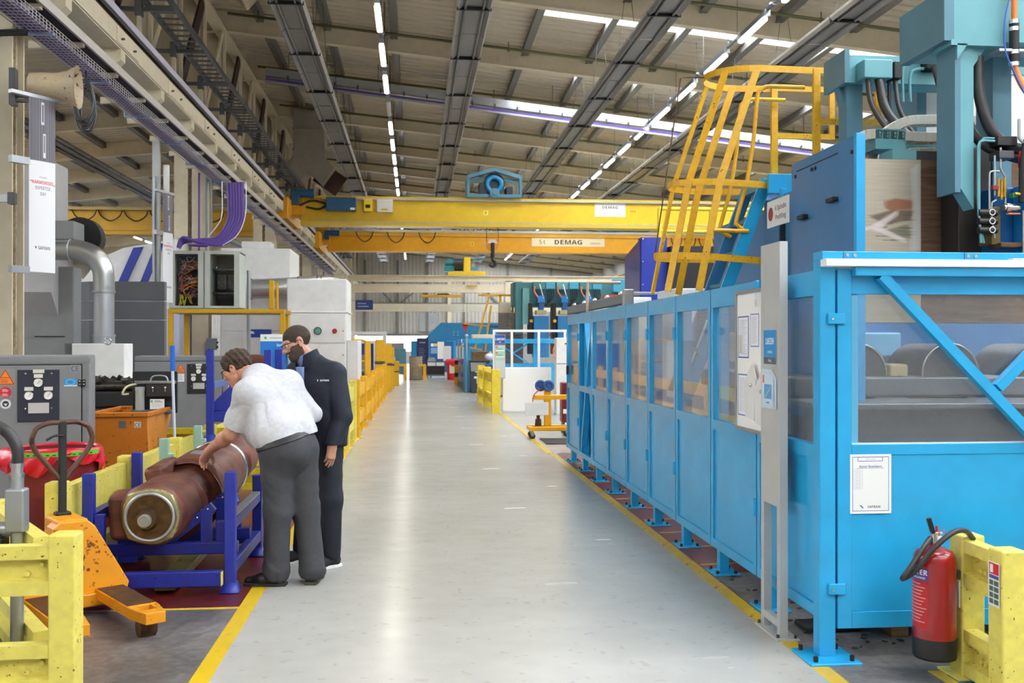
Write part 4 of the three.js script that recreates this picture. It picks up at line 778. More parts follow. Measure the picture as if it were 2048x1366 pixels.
// rounded white machine with blue ribs in the left bay
{
  const o = thing('machining_centre', 'white slanted machine cover with dark blue ribs in the left bay', 'machine', [-5.6, 0, -20.4]);
  part(o, 'body', rb2(0.05, -1.1, 0.95, 0, 2.9, -1.6, 0), std(0xb9bed6, 0.4));
  part(o, 'hood', [ex([[-1.0, 2.7], [-0.55, 3.3], [-0.1, 3.5], [0.9, 3.68], [0.95, 2.7]], 1.5).translate(0, 0, -1.4)], M.white);
  part(o, 'blue_rib', [ex([[-0.22, 2.75], [0.1, 3.5], [0.28, 3.52], [-0.06, 2.75]], 0.06).translate(0, 0, 0.1)], M.royal);
  part(o, 'blue_rib', [ex([[0.2, 2.75], [0.52, 3.57], [0.68, 3.6], [0.33, 2.75]], 0.06).translate(0, 0, 0.1)], M.royal);
  const w = thing('white_machine', 'large white machine enclosure behind the wiring cabinet', 'machine', [-3.3, 0, -21.2]);
  part(w, 'body', [rb2(0.03, -0.72, 0.72, 0, 3.6, -1.5, 0), rb2(0.02, -0.3, 0.3, 3.6, 3.75, -0.6, -0.1)], M.offWhite);
  for (const [x0, x1, y0, y1] of [[-0.7, -0.28, 0.1, 1.85], [-0.26, 0.7, 0.1, 1.85], [-0.7, 0.7, 1.88, 3.0]]) part(w, 'panel', rb2(0.006, x0, x1, y0, y1, 0, 0.02), M.offWhite);
  sheet(w, 'blue_sign', 0.46, 0.17, paper(0.46, 0.17, 300, (p) => { p.fill('#1b3f9e'); p.disc('#e8d6d8', 0.14, 0.5, 0.28); p.fill('#1b3f9e', 0, 0.55, 0.4, 0.4); p.fill('#e8e8ee', 0.07, 0.48, 0.16, 0.06); }), [0.1, 1.83, 0.03]);
  const pi = thing('conduit_post', 'thin grey conduit standing before the large white machine', 'post', [-2.95, 0, -18.2]);
  part(pi, 'tube', rod([0, 0, 0], [0, 2.92, 0], 0.035, 10), M.galv); part(pi, 'clip', cy(0.045, 0.045, 0.04, 0, 2.2, 0, 'y', 10), M.galv);
  const e = thing('isolator_box', 'small grey isolator box with black cables on the cream column', 'switch', [-4.3, 1.5, -21.32]);
  part(e, 'box', rb2(0.01, 0, 0.2, 0, 0.22, 0, 0.12), M.galvDark); part(e, 'cable', tb([[0.05, 0, 0.06], [0.0, -0.12, 0.06], [0.05, -0.2, 0.06], [0.1, -0.12, 0.06], [0.12, 0, 0.06]], 0.02, 16, 6), M.black); part(e, 'gland', [rb2(0.005, 0.2, 0.23, 0.03, 0.07, 0.03, 0.08), rb2(0.005, 0.2, 0.23, 0.12, 0.16, 0.03, 0.08)], M.black); part(e, 'mounting_plate', b2(-0.02, 0.2, -0.02, 0.24, -0.012, 0.0), M.galv);
  // duct lying behind the white cabinet
  const d = thing('extraction_duct', 'silver horizontal duct with black bands above the white cabinet', 'duct', [-2.6, 2.76, -20.95]);
  part(d, 'tube', tb([[-0.7, -0.04, 0.25], [0.0, 0.0, 0.2], [0.6, 0.06, 0.0], [0.95, 0.02, -0.1], [1.1, -0.15, -0.1]], 0.205, 40, 24), std(0xbfc1c3, 0.3, 0.75));
  for (const [x, y, z] of [[-0.7, -0.04, 0.25], [0.22, 0.02, 0.14], [0.6, 0.06, 0.0], [0.68, 0.06, -0.02]]) part(d, 'band', ring(0.208, 0.01, x, y, z, 'x', 28, 6), M.black);
}
// wiring cabinet on its yellow frame, purple cables falling into it
{
  const f = thing('support_gantry', 'yellow steel portal frame carrying the wiring cabinet', 'frame', [-3.1, 0, -17.3]);
  for (const [x, z] of [[-0.92, 0.3], [-0.84, -0.5], [0.9, 0.3], [0.86, -0.5]]) part(f, 'leg', rb2(0.01, x - 0.04, x + 0.04, 0, 2.12, z - 0.04, z + 0.04), M.craneDeep);
  part(f, 'top_beam', rb2(0.01, -0.96, 0.94, 2.12, 2.19, 0.26, 0.34), M.craneDeep); part(f, 'top_beam', rb2(0.01, -0.96, 0.94, 2.12, 2.19, -0.54, -0.46), M.craneDeep);
  part(f, 'deck', b2(-0.9, 0.9, 2.12, 2.15, -0.46, 0.26), M.galvDark); part(f, 'upstand', [rb2(0.01, 0.68, 0.76, 2.19, 2.68, 0.26, 0.34), rb2(0.01, 0.78, 0.82, 2.19, 2.64, 0.2, 0.26)], M.craneDeep);
  const c = thing('wiring_cabinet', 'open two-door grey cabinet of tangled network wiring on the yellow frame', 'cabinet', [-3.52, 2.2, -17.6]);
  part(c, 'back', b2(-0.6, 0.52, 0, 0.98, -0.45, -0.42), M.black);
  part(c, 'side', [b2(-0.62, -0.58, 0, 0.98, -0.45, 0.15)], std(0xb5bab2, 0.45)); part(c, 'side', [b2(0.5, 0.54, 0, 0.98, -0.45, 0.15)], std(0xb5bab2, 0.45));
  part(c, 'top', b2(-0.62, 0.54, 0.96, 1.0, -0.45, 0.15), std(0xb5bab2, 0.45)); part(c, 'bottom', b2(-0.62, 0.54, 0, 0.03, -0.45, 0.15), std(0xb5bab2, 0.45));
  part(c, 'mullion', b2(-0.12, 0.05, 0.03, 0.96, -0.42, 0.14), std(0xa9aea7, 0.45));
  for (const [x0, x1] of [[-0.62, -0.06], [-0.04, 0.54]]) {
    const dr = part(c, 'door_frame', [b2(x0, x0 + 0.09, 0.02, 0.98, 0.15, 0.18), b2(x1 - 0.09, x1, 0.02, 0.98, 0.15, 0.18), b2(x0 + 0.09, x1 - 0.09, 0.02, 0.06, 0.15, 0.18), b2(x0 + 0.09, x1 - 0.09, 0.94, 0.98, 0.15, 0.18)], std(0xb5bab2, 0.4));
    part(dr, 'pane', b2(x0 + 0.09, x1 - 0.09, 0.06, 0.94, 0.16, 0.165), M.glass);
  }
  for (let k = 0; k < 7; k++) part(c, 'patch_panel', b2(-0.54, -0.14, 0.1 + k * 0.12, 0.14 + k * 0.12, -0.4, -0.1), k % 2 ? M.darkSteel : M.black);
  const cols = [M.orangeCable, std(0xc9c2b8, 0.5), std(0x6f7f9a, 0.5), M.orangeCable, std(0xa8422e, 0.5)];
  for (let i = 0; i < 60; i++) { const y = rr(0.3, 0.92), x = rr(-0.5, -0.2); part(c, 'patch_cable', tb([[x, y, -0.1], [x + rr(-0.08, 0.1), y - rr(0, 0.12), 0.0], [x + rr(-0.05, 0.15), y - rr(0, 0.1), 0.03], [x + rr(0, 0.12), y + rr(-0.1, 0.05), -0.08]], 0.007, 10, 5), cols[i % 5]); }
  for (let i = 0; i < 12; i++) { const x = rr(-0.52, -0.35); part(c, 'patch_cable', tb([[x, 0.26, -0.08], [x + 0.04, 0.2, 0.02], [x + rr(0, 0.12), rr(0.06, 0.12), 0.03]], 0.008, 8, 5), std(0xd3c81f, 0.5)); }
  for (const y of [0.3, 0.7]) part(c, 'shelf_unit', rb2(0.01, 0.06, 0.46, y - 0.03, y, -0.4, 0.05), M.darkSteel);
  for (const x of [0.2, 0.38]) { const fan = part(c, 'fan_unit', rb2(0.01, x - 0.07, x + 0.07, 0.36, 0.6, -0.3, -0.05), M.cabinetDark); part(fan, 'grille', [ring(0.05, 0.006, x, 0.54, -0.045), ring(0.05, 0.006, x, 0.42, -0.045), ring(0.025, 0.006, x, 0.54, -0.045), ring(0.025, 0.006, x, 0.42, -0.045)], M.black); }
  part(c, 'indicator_lamp', sp(0.008, 0.14, 0.72, 0.06), std(0x66ffd8, 0.4, 0, { emissive: 0x39e6b0, emissiveIntensity: 1.5 }));
  const p = thing('cable_drop', 'thick bundle of purple cables curving down onto the wiring cabinet', 'cables', [-3.5, 3.22, -17.5]);
  for (let k = 0; k < 6; k++) { const s = k * 0.05; part(p, 'purple_cable', tb([[0.32 + s, 1.15, 0.02 * k], [0.33 + s, 0.7, 0.02 * k], [0.3 + s, 0.45, 0.02 * k], [0.12 + s * 0.7, 0.2 - s * 0.4, 0.02 * k], [-0.15, 0.12 - s * 0.2 + 0.05, 0.02 * k], [-0.42, 0.12 + 0.015 * k, 0.02 * k], [-0.5, 0.02, 0.02 * k]], 0.028, 40, 8), M.purple); }
  for (let k = 0; k < 3; k++) part(p, 'purple_cable', ring(0.1 + k * 0.02, 0.016, -0.2 + 0.03 * k, 0.06, 0.14, 'y', 24, 6), M.purple);
  part(p, 'edge_wire', [tb([[0.24, 1.15, 0.14], [0.24, 0.6, 0.14], [0.16, 0.4, 0.14], [0.0, 0.2, 0.14]], 0.008, 24, 5)], M.whiteClean); part(p, 'edge_wire', [tb([[0.64, 1.15, 0.14], [0.63, 0.6, 0.14], [0.5, 0.25, 0.14], [0.25, 0.06, 0.14]], 0.008, 24, 5)], M.whiteClean);
  const t = thing('unistrut_arm', 'galvanised channel arm across the column above the wiring cabinet', 'bracket', [-4.3, 3.75, -21.28]);
  part(t, 'channel', b2(-0.6, 0.3, 0, 0.05, -0.03, 0.03), M.galv); for (const x of [-0.15, 0.0, 0.1]) part(t, 'cable', rod([x, -1.2, 0.06], [x, 1.4, 0.06], 0.022, 6), x === -0.15 ? M.purple : M.galvDark);
}
// white cabinet with round green button, Zone 4 board, second rack
{
  const o = thing('white_cabinet', 'tall white cabinet with green round indicator behind the dark-jacketed man', 'cabinet', [-1.83, 0, -19.4]);
  part(o, 'body', [rb2(0.03, -0.6, 0.53, 0, 2.86, -1.3, 0), rb2(0.02, -0.62, 0.56, 2.2, 2.24, -1.3, 0.02)], M.white);
  part(o, 'lower_door', rb2(0.008, -0.55, 0.5, 0.1, 1.6, 0, 0.02), M.white); part(o, 'upper_panel', rb2(0.008, -0.55, 0.5, 1.63, 2.18, 0, 0.02), M.white);
  part(o, 'side_door', rb2(0.01, 0.53, 0.74, 0.5, 1.68, -1.3, 0.0), M.offWhite);
  const gr = part(o, 'indicator', [cy(0.075, 0.075, 0.03, -0.02, 1.86, 0.03, 'z', 24)], M.black); part(gr, 'green_lens', cy(0.058, 0.058, 0.012, -0.02, 1.86, 0.048, 'z', 24), std(0x6fae9a, 0.3)); part(gr, 'inner_ring', ring(0.035, 0.004, -0.02, 1.86, 0.055, 'z', 20, 6), std(0x2e5248, 0.4));
  const eb = part(o, 'stop_button', cy(0.045, 0.045, 0.03, 0.3, 1.86, 0.03, 'z', 20), std(0x8f1f16, 0.4)); part(eb, 'cap', cy(0.028, 0.028, 0.03, 0.3, 1.86, 0.055, 'z', 18), M.red);
  for (const y of [1.86, 1.4]) part(o, 'lock', cy(0.012, 0.012, 0.02, 0.46, y, 0.025, 'z', 10), M.darkSteel);
  const z = thing('zone_board', 'blue information board headed Zone 4 on a stand', 'board', [-1.62, 0, -12.2]);
  sheet(z, 'board_print', 0.5, 0.62, paper(0.5, 0.62, 420, (p) => { p.fill('#1a78cf'); p.fill('#eef0ee', 0, 0, 1, 0.135); p.disc('#49ae5b', 0.12, 0.07, 0.026); p.lines('#b9c2bc', 0.22, 0.06, 0.4, 1, 0.1, 0.02); p.text('Zone 4 Waste', 0.62, 0.21, 0.06, '#f2f6fa'); }), [0.03, 1.42, 0.012]);
  part(z, 'board', b2(-0.22, 0.28, 1.11, 1.73, -0.01, 0.01), M.deepBlue); part(z, 'leg', rod([-0.15, 0, 0], [-0.15, 1.2, 0], 0.02), M.galv); part(z, 'leg', rod([0.2, 0, 0], [0.2, 1.2, 0], 0.02), M.galv);
  for (const x of [-0.02, 0.12]) { const b = part(z, 'sensor_tube', [rod([x, 1.1, 0.05], [x, 1.5, 0.05], 0.016, 10)], M.galv); part(b, 'cap', cy(0.024, 0.024, 0.04, x, 1.5, 0.05, 'y', 10), M.galvDark); }
}
// blue stillage in front with the wrapped shaft
function stillageLeg(o, x, z, h) { const p = part(o, 'post', [rb2(0.008, x - 0.035, x + 0.035, 0.05, h, z - 0.035, z + 0.035)], M.rack); part(p, 'foot', [lathe([[0.0, 0], [0.085, 0], [0.085, 0.012], [0.055, 0.07], [0, 0.07]], 4).rotateY(PI / 4).translate(x, 0, z)], M.rack); return p; }
{
  const o = thing('stillage_rack', 'dark blue steel stillage cradling the brown wrapped shaft', 'rack', [0, 0, 0]);
  const xa = -2.085, xb = -1.195, za = -6.66, zb = -7.78;
  for (const [x, z, h] of [[xa, za, 0.785], [xb, za, 0.785], [xa, zb, 0.8], [xb, zb, 0.62]]) stillageLeg(o, x, z, h);
  for (const [x, z] of [[xa + 0.07, za], [xa + 0.07, zb]]) part(o, 'stub', rb2(0.006, x - 0.03, x + 0.03, 0.05, z === za ? 0.52 : 0.55, z - 0.03, z + 0.03), M.rack);
  part(o, 'front_beam', rb2(0.008, xa, xb - 0.04, 0.06, 0.16, za + 0.04, za + 0.1), M.rack); part(o, 'beam_end', b2(xb - 0.044, xb - 0.038, 0.065, 0.155, za + 0.045, za + 0.1), M.barrier);
  part(o, 'rear_beam', rb2(0.008, xa, xb, 0.1, 0.18, zb - 0.03, zb + 0.03), M.rack);
  part(o, 'side_beam', rb2(0.008, xb - 0.03, xb + 0.03, 0.12, 0.2, za, zb), M.rack); part(o, 'side_beam', rb2(0.008, xa - 0.03, xa + 0.03, 0.12, 0.2, za, zb), M.rack);
  part(o, 'upper_rail', bar([xb, 0.44, za], [xb, 0.46, zb], 0.05, 0.07), M.rack); part(o, 'upper_rail', bar([xa + 0.02, 0.5, za], [xa + 0.02, 0.52, zb], 0.05, 0.06), M.rack);
  part(o, 'rail_edge', b2(xb - 0.027, xb + 0.027, 0.485, 0.5, za - 0.05, zb + 0.05), M.galv, 'bare worn top edge of the rail');
  part(o, 'cross_beam', rb2(0.008, xa, xb, 0.2, 0.28, -6.98, -6.9), M.rack); part(o, 'cross_beam', rb2(0.008, xa, xb, 0.2, 0.28, -7.5, -7.42), M.rack);
  part(o, 'fork_pocket', [rb(0.14, 0.06, 1.1, 0.008, -1.62, 0.05, -7.2, 0, 0.02, 0)], std(0x8a7d4a, 0.5, 0.2, { map: TX.worn }), 'worn yellow fork channel');
  for (const z of [-6.94, -7.46]) {
    part(o, 'cradle_arm', bar([-1.66, 0.28, z], [-1.36, 0.52, z], 0.05, 0.06), M.rack); part(o, 'cradle_arm', bar([-1.66, 0.28, z], [-1.98, 0.5, z], 0.05, 0.06), M.rack);
    part(o, 'cradle_upright', rb2(0.006, -1.44, -1.37, 0.2, 0.5, z - 0.03, z + 0.03), M.rack); part(o, 'cradle_upright', rb2(0.006, -1.34, -1.26, 0.2, 0.42, z - 0.03, z + 0.03), M.rack); part(o, 'cradle_upright', rb2(0.006, -1.98, -1.86, 0.15, 0.36, z - 0.03, z + 0.03), M.rack);
    for (let k = 0; k < 4; k++) part(o, 'rivet', sp(0.01, -1.6 + k * 0.07, 0.335 + k * 0.056, z + 0.036, 1, 1, 1, 8), M.steel);
  }
  // the shaft
  const s = thing('wrapped_shaft', 'heavy stepped shaft wrapped in brown paper with bare metal end', 'shaft', [-1.685, 0.512, -6.5]);
  const loft = (rows, seg, cap = true) => {   // rows: [z, x, y, radius, squareness]
    const pos = [], idx = [];
    rows.forEach(([z, x, y, r, q = 0], j) => { for (let i = 0; i <= seg; i++) { const a = i / seg * 2 * PI, c = Math.cos(a), n = Math.sin(a), e = 1 + q * (1 / Math.max(Math.abs(c), Math.abs(n)) - 1) + 0.012 * Math.sin(a * 5 + j * 1.3) + 0.008 * Math.sin(a * 11 + j * 2.2); pos.push(x + r * e * c, y + r * e * n, z); } });
    for (let j = 0; j < rows.length - 1; j++) for (let i = 0; i < seg; i++) { const a = j * (seg + 1) + i, b = a + seg + 1; idx.push(a, a + 1, b, a + 1, b + 1, b); }
    const g = new THREE.BufferGeometry(); g.setAttribute('position', new THREE.Float32BufferAttribute(pos, 3)); g.setIndex(idx); g.computeVertexNormals(); return g;
  };
  const wrapM = twoSided(M.wrap);
  const rows = []; const key = [[-0.1, 0, 0.02, 0.155], [-0.13, 0, 0.01, 0.2], [-0.2, 0, 0, 0.205], [-0.55, 0.0, 0.0, 0.21], [-0.62, 0.0, 0.0, 0.215], [-0.66, 0, 0, 0.165], [-0.85, 0.02, 0.02, 0.16], [-0.98, 0.03, 0.04, 0.17], [-1.03, 0.04, 0.04, 0.23], [-1.15, 0.04, 0.04, 0.235], [-1.55, 0.05, 0.05, 0.24], [-1.95, 0.06, 0.06, 0.23], [-2.0, 0.06, 0.06, 0.17], [-2.3, 0.07, 0.08, 0.17], [-2.34, 0.07, 0.08, 0.21], [-2.7, 0.08, 0.1, 0.2], [-2.74, 0.08, 0.1, 0.1]];
  for (let i = 0; i < key.length - 1; i++) for (let t = 0; t < 5; t++) rows.push(key[i].map((v, k) => v + (key[i + 1][k] - v) * t / 5).concat(i > 7 && i < 11 ? 0.12 : 0.04));
  rows.push([...key[key.length - 1], 0]);
  part(s, 'paper_wrap', loft(rows, 48), wrapM);
  part(s, 'wrap_skirt', loft([[-0.6, 0, -0.01, 0.2], [-0.63, 0.01, -0.03, 0.235], [-0.66, 0.01, -0.03, 0.24]], 40), wrapM); part(s, 'wrap_skirt', [loft([[-1.02, 0.03, 0.0, 0.235], [-0.98, 0.03, -0.02, 0.26], [-0.95, 0.03, -0.02, 0.262]], 40)], wrapM);
  part(s, 'wrapped_lug', [rb(0.2, 0.3, 0.3, 0.04, -0.21, -0.02, -0.34, 0, 0.15, 0.05)], M.wrap);
  part(s, 'wrapped_lug', [rb(0.14, 0.12, 0.6, 0.04, -0.12, 0.2, -0.9, 0, 0.05, 0.2)], M.wrap);
  part(s, 'flange', [cy(0.152, 0.152, 0.06, 0, 0, -0.1, 'z', 40)], std(0x7a6046, 0.4, 0.6, { map: TX.dirt }), 'brown metal end face');
  part(s, 'boss', [cy(0.075, 0.06, 0.05, -0.015, -0.012, -0.05, 'z', 32)], std(0x8b7257, 0.35, 0.7, { map: TX.dirt }));
  part(s, 'centre', [cy(0.042, 0.042, 0.03, -0.015, -0.012, -0.015, 'z', 28), ring(0.03, 0.004, -0.015, -0.012, 0.002, 'z', 24, 6), cy(0.012, 0.02, 0.006, -0.015, -0.012, 0.002, 'z', 16)], M.galv);
  part(s, 'clear_film', [loft([[-0.16, 0, 0, 0.178, 0.25], [-0.1, 0, 0, 0.18, 0.28], [-0.085, 0, 0, 0.172, 0.2], [-0.09, 0, 0, 0.155, 0.0]], 32)], std(0xb3aa80, 0.18, 0.35, { side: THREE.DoubleSide, map: TX.wrap }), 'taped film around the end');
  part(s, 'end_rim', [ring(0.15, 0.012, 0, 0, -0.072, 'z', 40, 8)], M.galv);
  part(s, 'bright_collar', [ring(0.235, 0.018, 0.055, 0.06, -1.97, 'z', 40, 8)], M.steel);
  part(s, 'metal_strip', [rb(0.09, 0.02, 0.12, 0.006, 0.04, 0.275, -1.3, 0.1, 0, 0)], M.galv);
  // second, taller rack behind
  const k = thing('stillage_rack', 'tall dark blue rack with notched posts left of the white-shirted man', 'rack', [-1.75, 0, -10.1]);
  for (const [x, z] of [[-0.23, 0.15], [-0.1, -0.35], [0.32, 0.15], [0.36, -0.35]]) { const p = part(k, 'post', rb2(0.008, x - 0.035, x + 0.035, 0, 1.56, z - 0.03, z + 0.03), M.rack); part(p, 'foot', lathe([[0, 0], [0.09, 0], [0.09, 0.012], [0.06, 0.07], [0, 0.07]], 4).rotateY(PI / 4).translate(x, 0, z), M.rack); }
  part(k, 'shelf_beam', rb2(0.008, -0.25, 0.36, 0.86, 0.96, 0.126, 0.174), M.rack); part(k, 'shelf_beam', rb2(0.008, -0.12, 0.4, 0.98, 1.08, -0.376, -0.326), M.rack);
  part(k, 'tie_bar', bar([-0.2, 1.22, 0.15], [-0.09, 1.24, -0.35], 0.03, 0.06), std(0x6d7fb8, 0.4)); part(k, 'deck', b2(-0.22, 0.36, 0.94, 0.965, -0.32, 0.12), M.rack);
  part(k, 'cross_plate', [ex([[-0.2, 0.96], [0.1, 0.96], [0.1, 1.08], [-0.05, 1.2], [-0.2, 1.05]], 0.02).translate(0, 0, 0.1)], M.rack); part(k, 'flared_stop', lathe([[0, 0], [0.09, 0], [0.085, 0.03], [0.045, 0.11], [0, 0.11]], 18).translate(-0.23, 0.63, 0.15), M.rack);
  const b = thing('wrapped_part', 'upright brown wrapped component standing in the tall blue rack', 'component', [-1.62, 0.97, -10.2]);
  part(b, 'trunk', [rb2(0.06, -0.16, 0.02, 0, 0.42, -0.1, 0.1)], M.wrap); part(b, 'head', [rb2(0.03, -0.03, 0.16, 0.36, 0.54, -0.1, 0.08)], M.wrap);
  // chipped mint uprights
  [['nearer', -2.0, -8.25, 0.86], ['farther', -2.0, -9.5, 0.86]].forEach(([w, x, z, h]) => { const u = thing('steel_upright', w + ' of two chipped mint-green uprights behind the shaft', 'post', [x, 0, z], 0, 'mint-green uprights'); part(u, 'post', rb2(0.006, -0.035, 0.035, 0, h, -0.03, 0.03), std(0x9fc7ba, 0.5, 0, { map: TX.worn })); part(u, 'clip', rb2(0.006, 0.03, 0.07, h - 0.25, h - 0.12, -0.03, 0.03), std(0x9fc7ba, 0.5, 0, { map: TX.worn })); });
  const m = thing('squeegee', 'long white pole with a blue grip leaning by the guard rail', 'pole', [-2.28, 0, -9.75]);
  part(m, 'pole', rod([0.03, 0.03, 0], [-0.01, 1.45, 0], 0.014, 10), std(0xc9d4e6, 0.35)); part(m, 'grip', rod([-0.006, 1.36, 0], [-0.012, 1.6, 0], 0.024, 12), std(0x1b62c4, 0.4)); part(m, 'head', rb2(0.008, -0.1, 0.16, 0, 0.04, -0.03, 0.03), M.black);
}

// ================================================================ right of the aisle
// blue fence along the aisle: nine bays
const FX = 2.1, PW = 0.953, FZ = (k) => -4.98 - k * PW;
{
  const o = thing('machine_fence', 'long blue panelled machine fence with clear upper windows along the aisle', 'fence', [0, 0, 0]);
  const frameM = M.fence;
  const W = PW - 0.012, solid = joined([rb2(0.004, -0.012, 0.012, 0.24, 1.04, -W + 0.05, -0.05)]); solid.userData.ready = true;
  const frame = joined([b2(-0.025, 0.025, 0.2, 2.0, -0.055, -0.003), b2(-0.025, 0.025, 0.2, 2.0, -W + 0.003, -W + 0.055), b2(-0.025, 0.025, 0.2, 0.26, -W + 0.055, -0.055), b2(-0.025, 0.025, 1.02, 1.09, -W + 0.055, -0.055), b2(-0.025, 0.025, 1.87, 2.0, -W + 0.055, -0.055)]); frame.userData.ready = true;
  const pane = joined(b2(-0.003, 0.003, 1.08, 1.88, -W + 0.05, -0.05)); pane.userData.ready = true;
  const post = joined([rb2(0.006, 0.03, 0.1, 0.012, 2.0, -0.035, 0.035)]); post.userData.ready = true;
  const foot = joined([rb2(0.004, -0.03, 0.16, 0, 0.014, -0.11, 0.11)]); foot.userData.ready = true;
  const nut = joined([cy(0.012, 0.012, 0.03, 0, 0.02, 0, 'y', 6)]); nut.userData.ready = true;
  const hinge = joined([rb2(0.004, -0.035, -0.02, -0.05, 0.05, -0.02, 0.02), cy(0.012, 0.012, 0.1, -0.032, 0, 0, 'y', 8)]); hinge.userData.ready = true;
  for (let k = 0; k < 10; k++) {
    if (k) { const p = part(o, 'post', post, frameM); p.position.set(FX, 0, FZ(k)); const f = part(p, 'foot_plate', foot, frameM); for (const [x, z] of [[0.0, 0.08], [0.0, -0.08], [0.13, 0.08], [0.13, -0.08]]) part(p, 'anchor_bolt', nut, M.black).position.set(x, 0, z); }
    if (k === 9) break;
    const g = part(o, 'panel_frame', frame, frameM); g.position.set(FX, 0, FZ(k) - 0.006);
    if (k === 7) continue;   // the sliding gate stands in this bay
    part(g, 'lower_sheet', solid, frameM); part(g, 'clear_pane', pane, M.poly);
    for (const y of [0.62, 1.7]) if (k % 2 === 1 || k > 2) part(g, 'hinge', hinge, frameM).position.set(0, y, -0.01);
  }
  // open bay: crossed braces of the sliding gate, and the bowed end sheet
  const z7 = FZ(7) - 0.1, z8 = FZ(8) + 0.1;
  part(o, 'gate_brace', bar([FX + 0.06, 0.25, z7], [FX + 0.06, 1.95, z8], 0.05, 0.07, V(1, 0, 0)), frameM); part(o, 'gate_brace', bar([FX + 0.02, 0.25, z8], [FX + 0.02, 1.95, z7], 0.05, 0.07, V(1, 0, 0)), frameM);
  part(o, 'gate_stile', rb2(0.005, FX + 0.03, FX + 0.09, 0.2, 1.98, z7 + 0.02, z7 - 0.06), frameM); part(o, 'gate_stile', rb2(0.005, FX + 0.03, FX + 0.09, 0.2, 1.98, z8 - 0.02, z8 + 0.06), frameM);
  part(o, 'gate_sheet', b2(FX + 0.1, FX + 0.11, 0.2, 1.0, z7, z8), frameM);
  const tr = part(o, 'slide_track', [rb2(0.01, FX - 0.02, FX + 0.06, 2.02, 2.12, -9.9, -13.6)], M.galvDark); for (let k = 0; k < 5; k++) part(tr, 'roller_bolt', sp(0.03, FX + 0.02, 2.13, -10.2 - k * 0.75, 1, 1, 1, 8), M.steel);
  part(o, 'track_end', rb2(0.005, FX - 0.03, FX + 0.07, 2.0, 2.16, -9.8, -9.9), M.steel); part(o, 'pull_rod', [rod([FX - 0.05, 2.0, -11.8], [FX - 0.05, 2.35, -11.8], 0.018), rod([FX - 0.05, 2.35, -11.8], [FX + 0.35, 2.35, -11.8], 0.018)], std(0xb9a58c, 0.5));
  part(o, 'switch', rb2(0.005, FX - 0.05, FX - 0.02, 1.2, 1.32, -13.45, -13.5), M.black); part(o, 'end_flange', [b2(FX - 0.03, FX + 0.8, 0.2, 2.0, FZ(9) - 0.03, FZ(9))], frameM);
}
// white notice board on the fence
{
  const o = thing('notice_board', 'white framed notice board covered in papers on the blue fence', 'notice board', [FX - 0.03, 0, 0]);
  part(o, 'board', b2(-0.03, -0.01, 1.09, 1.94, -5.5, -6.2), M.whiteClean);
  part(o, 'frame', [b2(-0.04, -0.005, 1.08, 1.1, -5.49, -6.21), b2(-0.04, -0.005, 1.93, 1.95, -5.49, -6.21), b2(-0.04, -0.005, 1.1, 1.93, -5.49, -5.51), b2(-0.04, -0.005, 1.1, 1.93, -6.19, -6.21)], M.galv);
  const doc = (seedN, border) => paper(0.21, 0.3, 500, (p) => { p.fill('#e9eaf0'); if (border) p.frame(border, 0.02, 0.015, 0.96, 0.97, 0.025); p.lines('#9a9db0', 0.12, 0.1, 0.7, 20, 0.041, 0.008); if (seedN % 2) { p.fill('#c9c4b8', 0.08, 0.45, 0.3, 0.45); p.frame('#8f93ab', 0.45, 0.1, 0.45, 0.8, 0.006); } });
  const dA = doc(1, '#2d3f9a'), dB = doc(2, '#5a5fb8'), dC = doc(3, null), dD = doc(4, '#2d4f9a');
  const at = (name, w, h, mat, y, z, off = 0.032, rx = 0) => { const s = sheet(o, name, w, h, mat, [-off, y, z], -PI / 2); s.rotation.x = rx; return s; };
  at('paper', 0.2, 0.26, dA, 1.66, -6.07); at('paper', 0.15, 0.2, dB, 1.7, -5.86); at('paper', 0.17, 0.34, dC, 1.62, -5.65); at('paper', 0.2, 0.26, dD, 1.3, -6.07); at('paper', 0.08, 0.09, dC, 1.88, -5.82);
  for (const [y, z] of [[1.33, -5.86], [1.3, -5.68]]) { const b = part(o, 'plastic_wallet', [ex([[-0.09, -0.15], [0.07, -0.17], [0.1, 0.08], [0.03, 0.17], [-0.1, 0.05]], 0.012).rotateY(-PI / 2).translate(-0.05, y, z)], std(0xe4e4e6, 0.25)); part(b, 'clip', sp(0.012, -0.066, y + 0.04, z + 0.03, 1, 1, 1, 8), M.steel); }
  at('card', 0.06, 0.05, paper(0.06, 0.05, 300, (p) => { p.fill('#f2efef'); p.fill('#b8323c', 0, 0.35, 1, 0.5); }), 1.19, -5.58, 0.034);
  part(o, 'hook', rb2(0.004, -0.03, -0.01, 1.95, 2.0, -5.84, -5.88), M.fence);
}
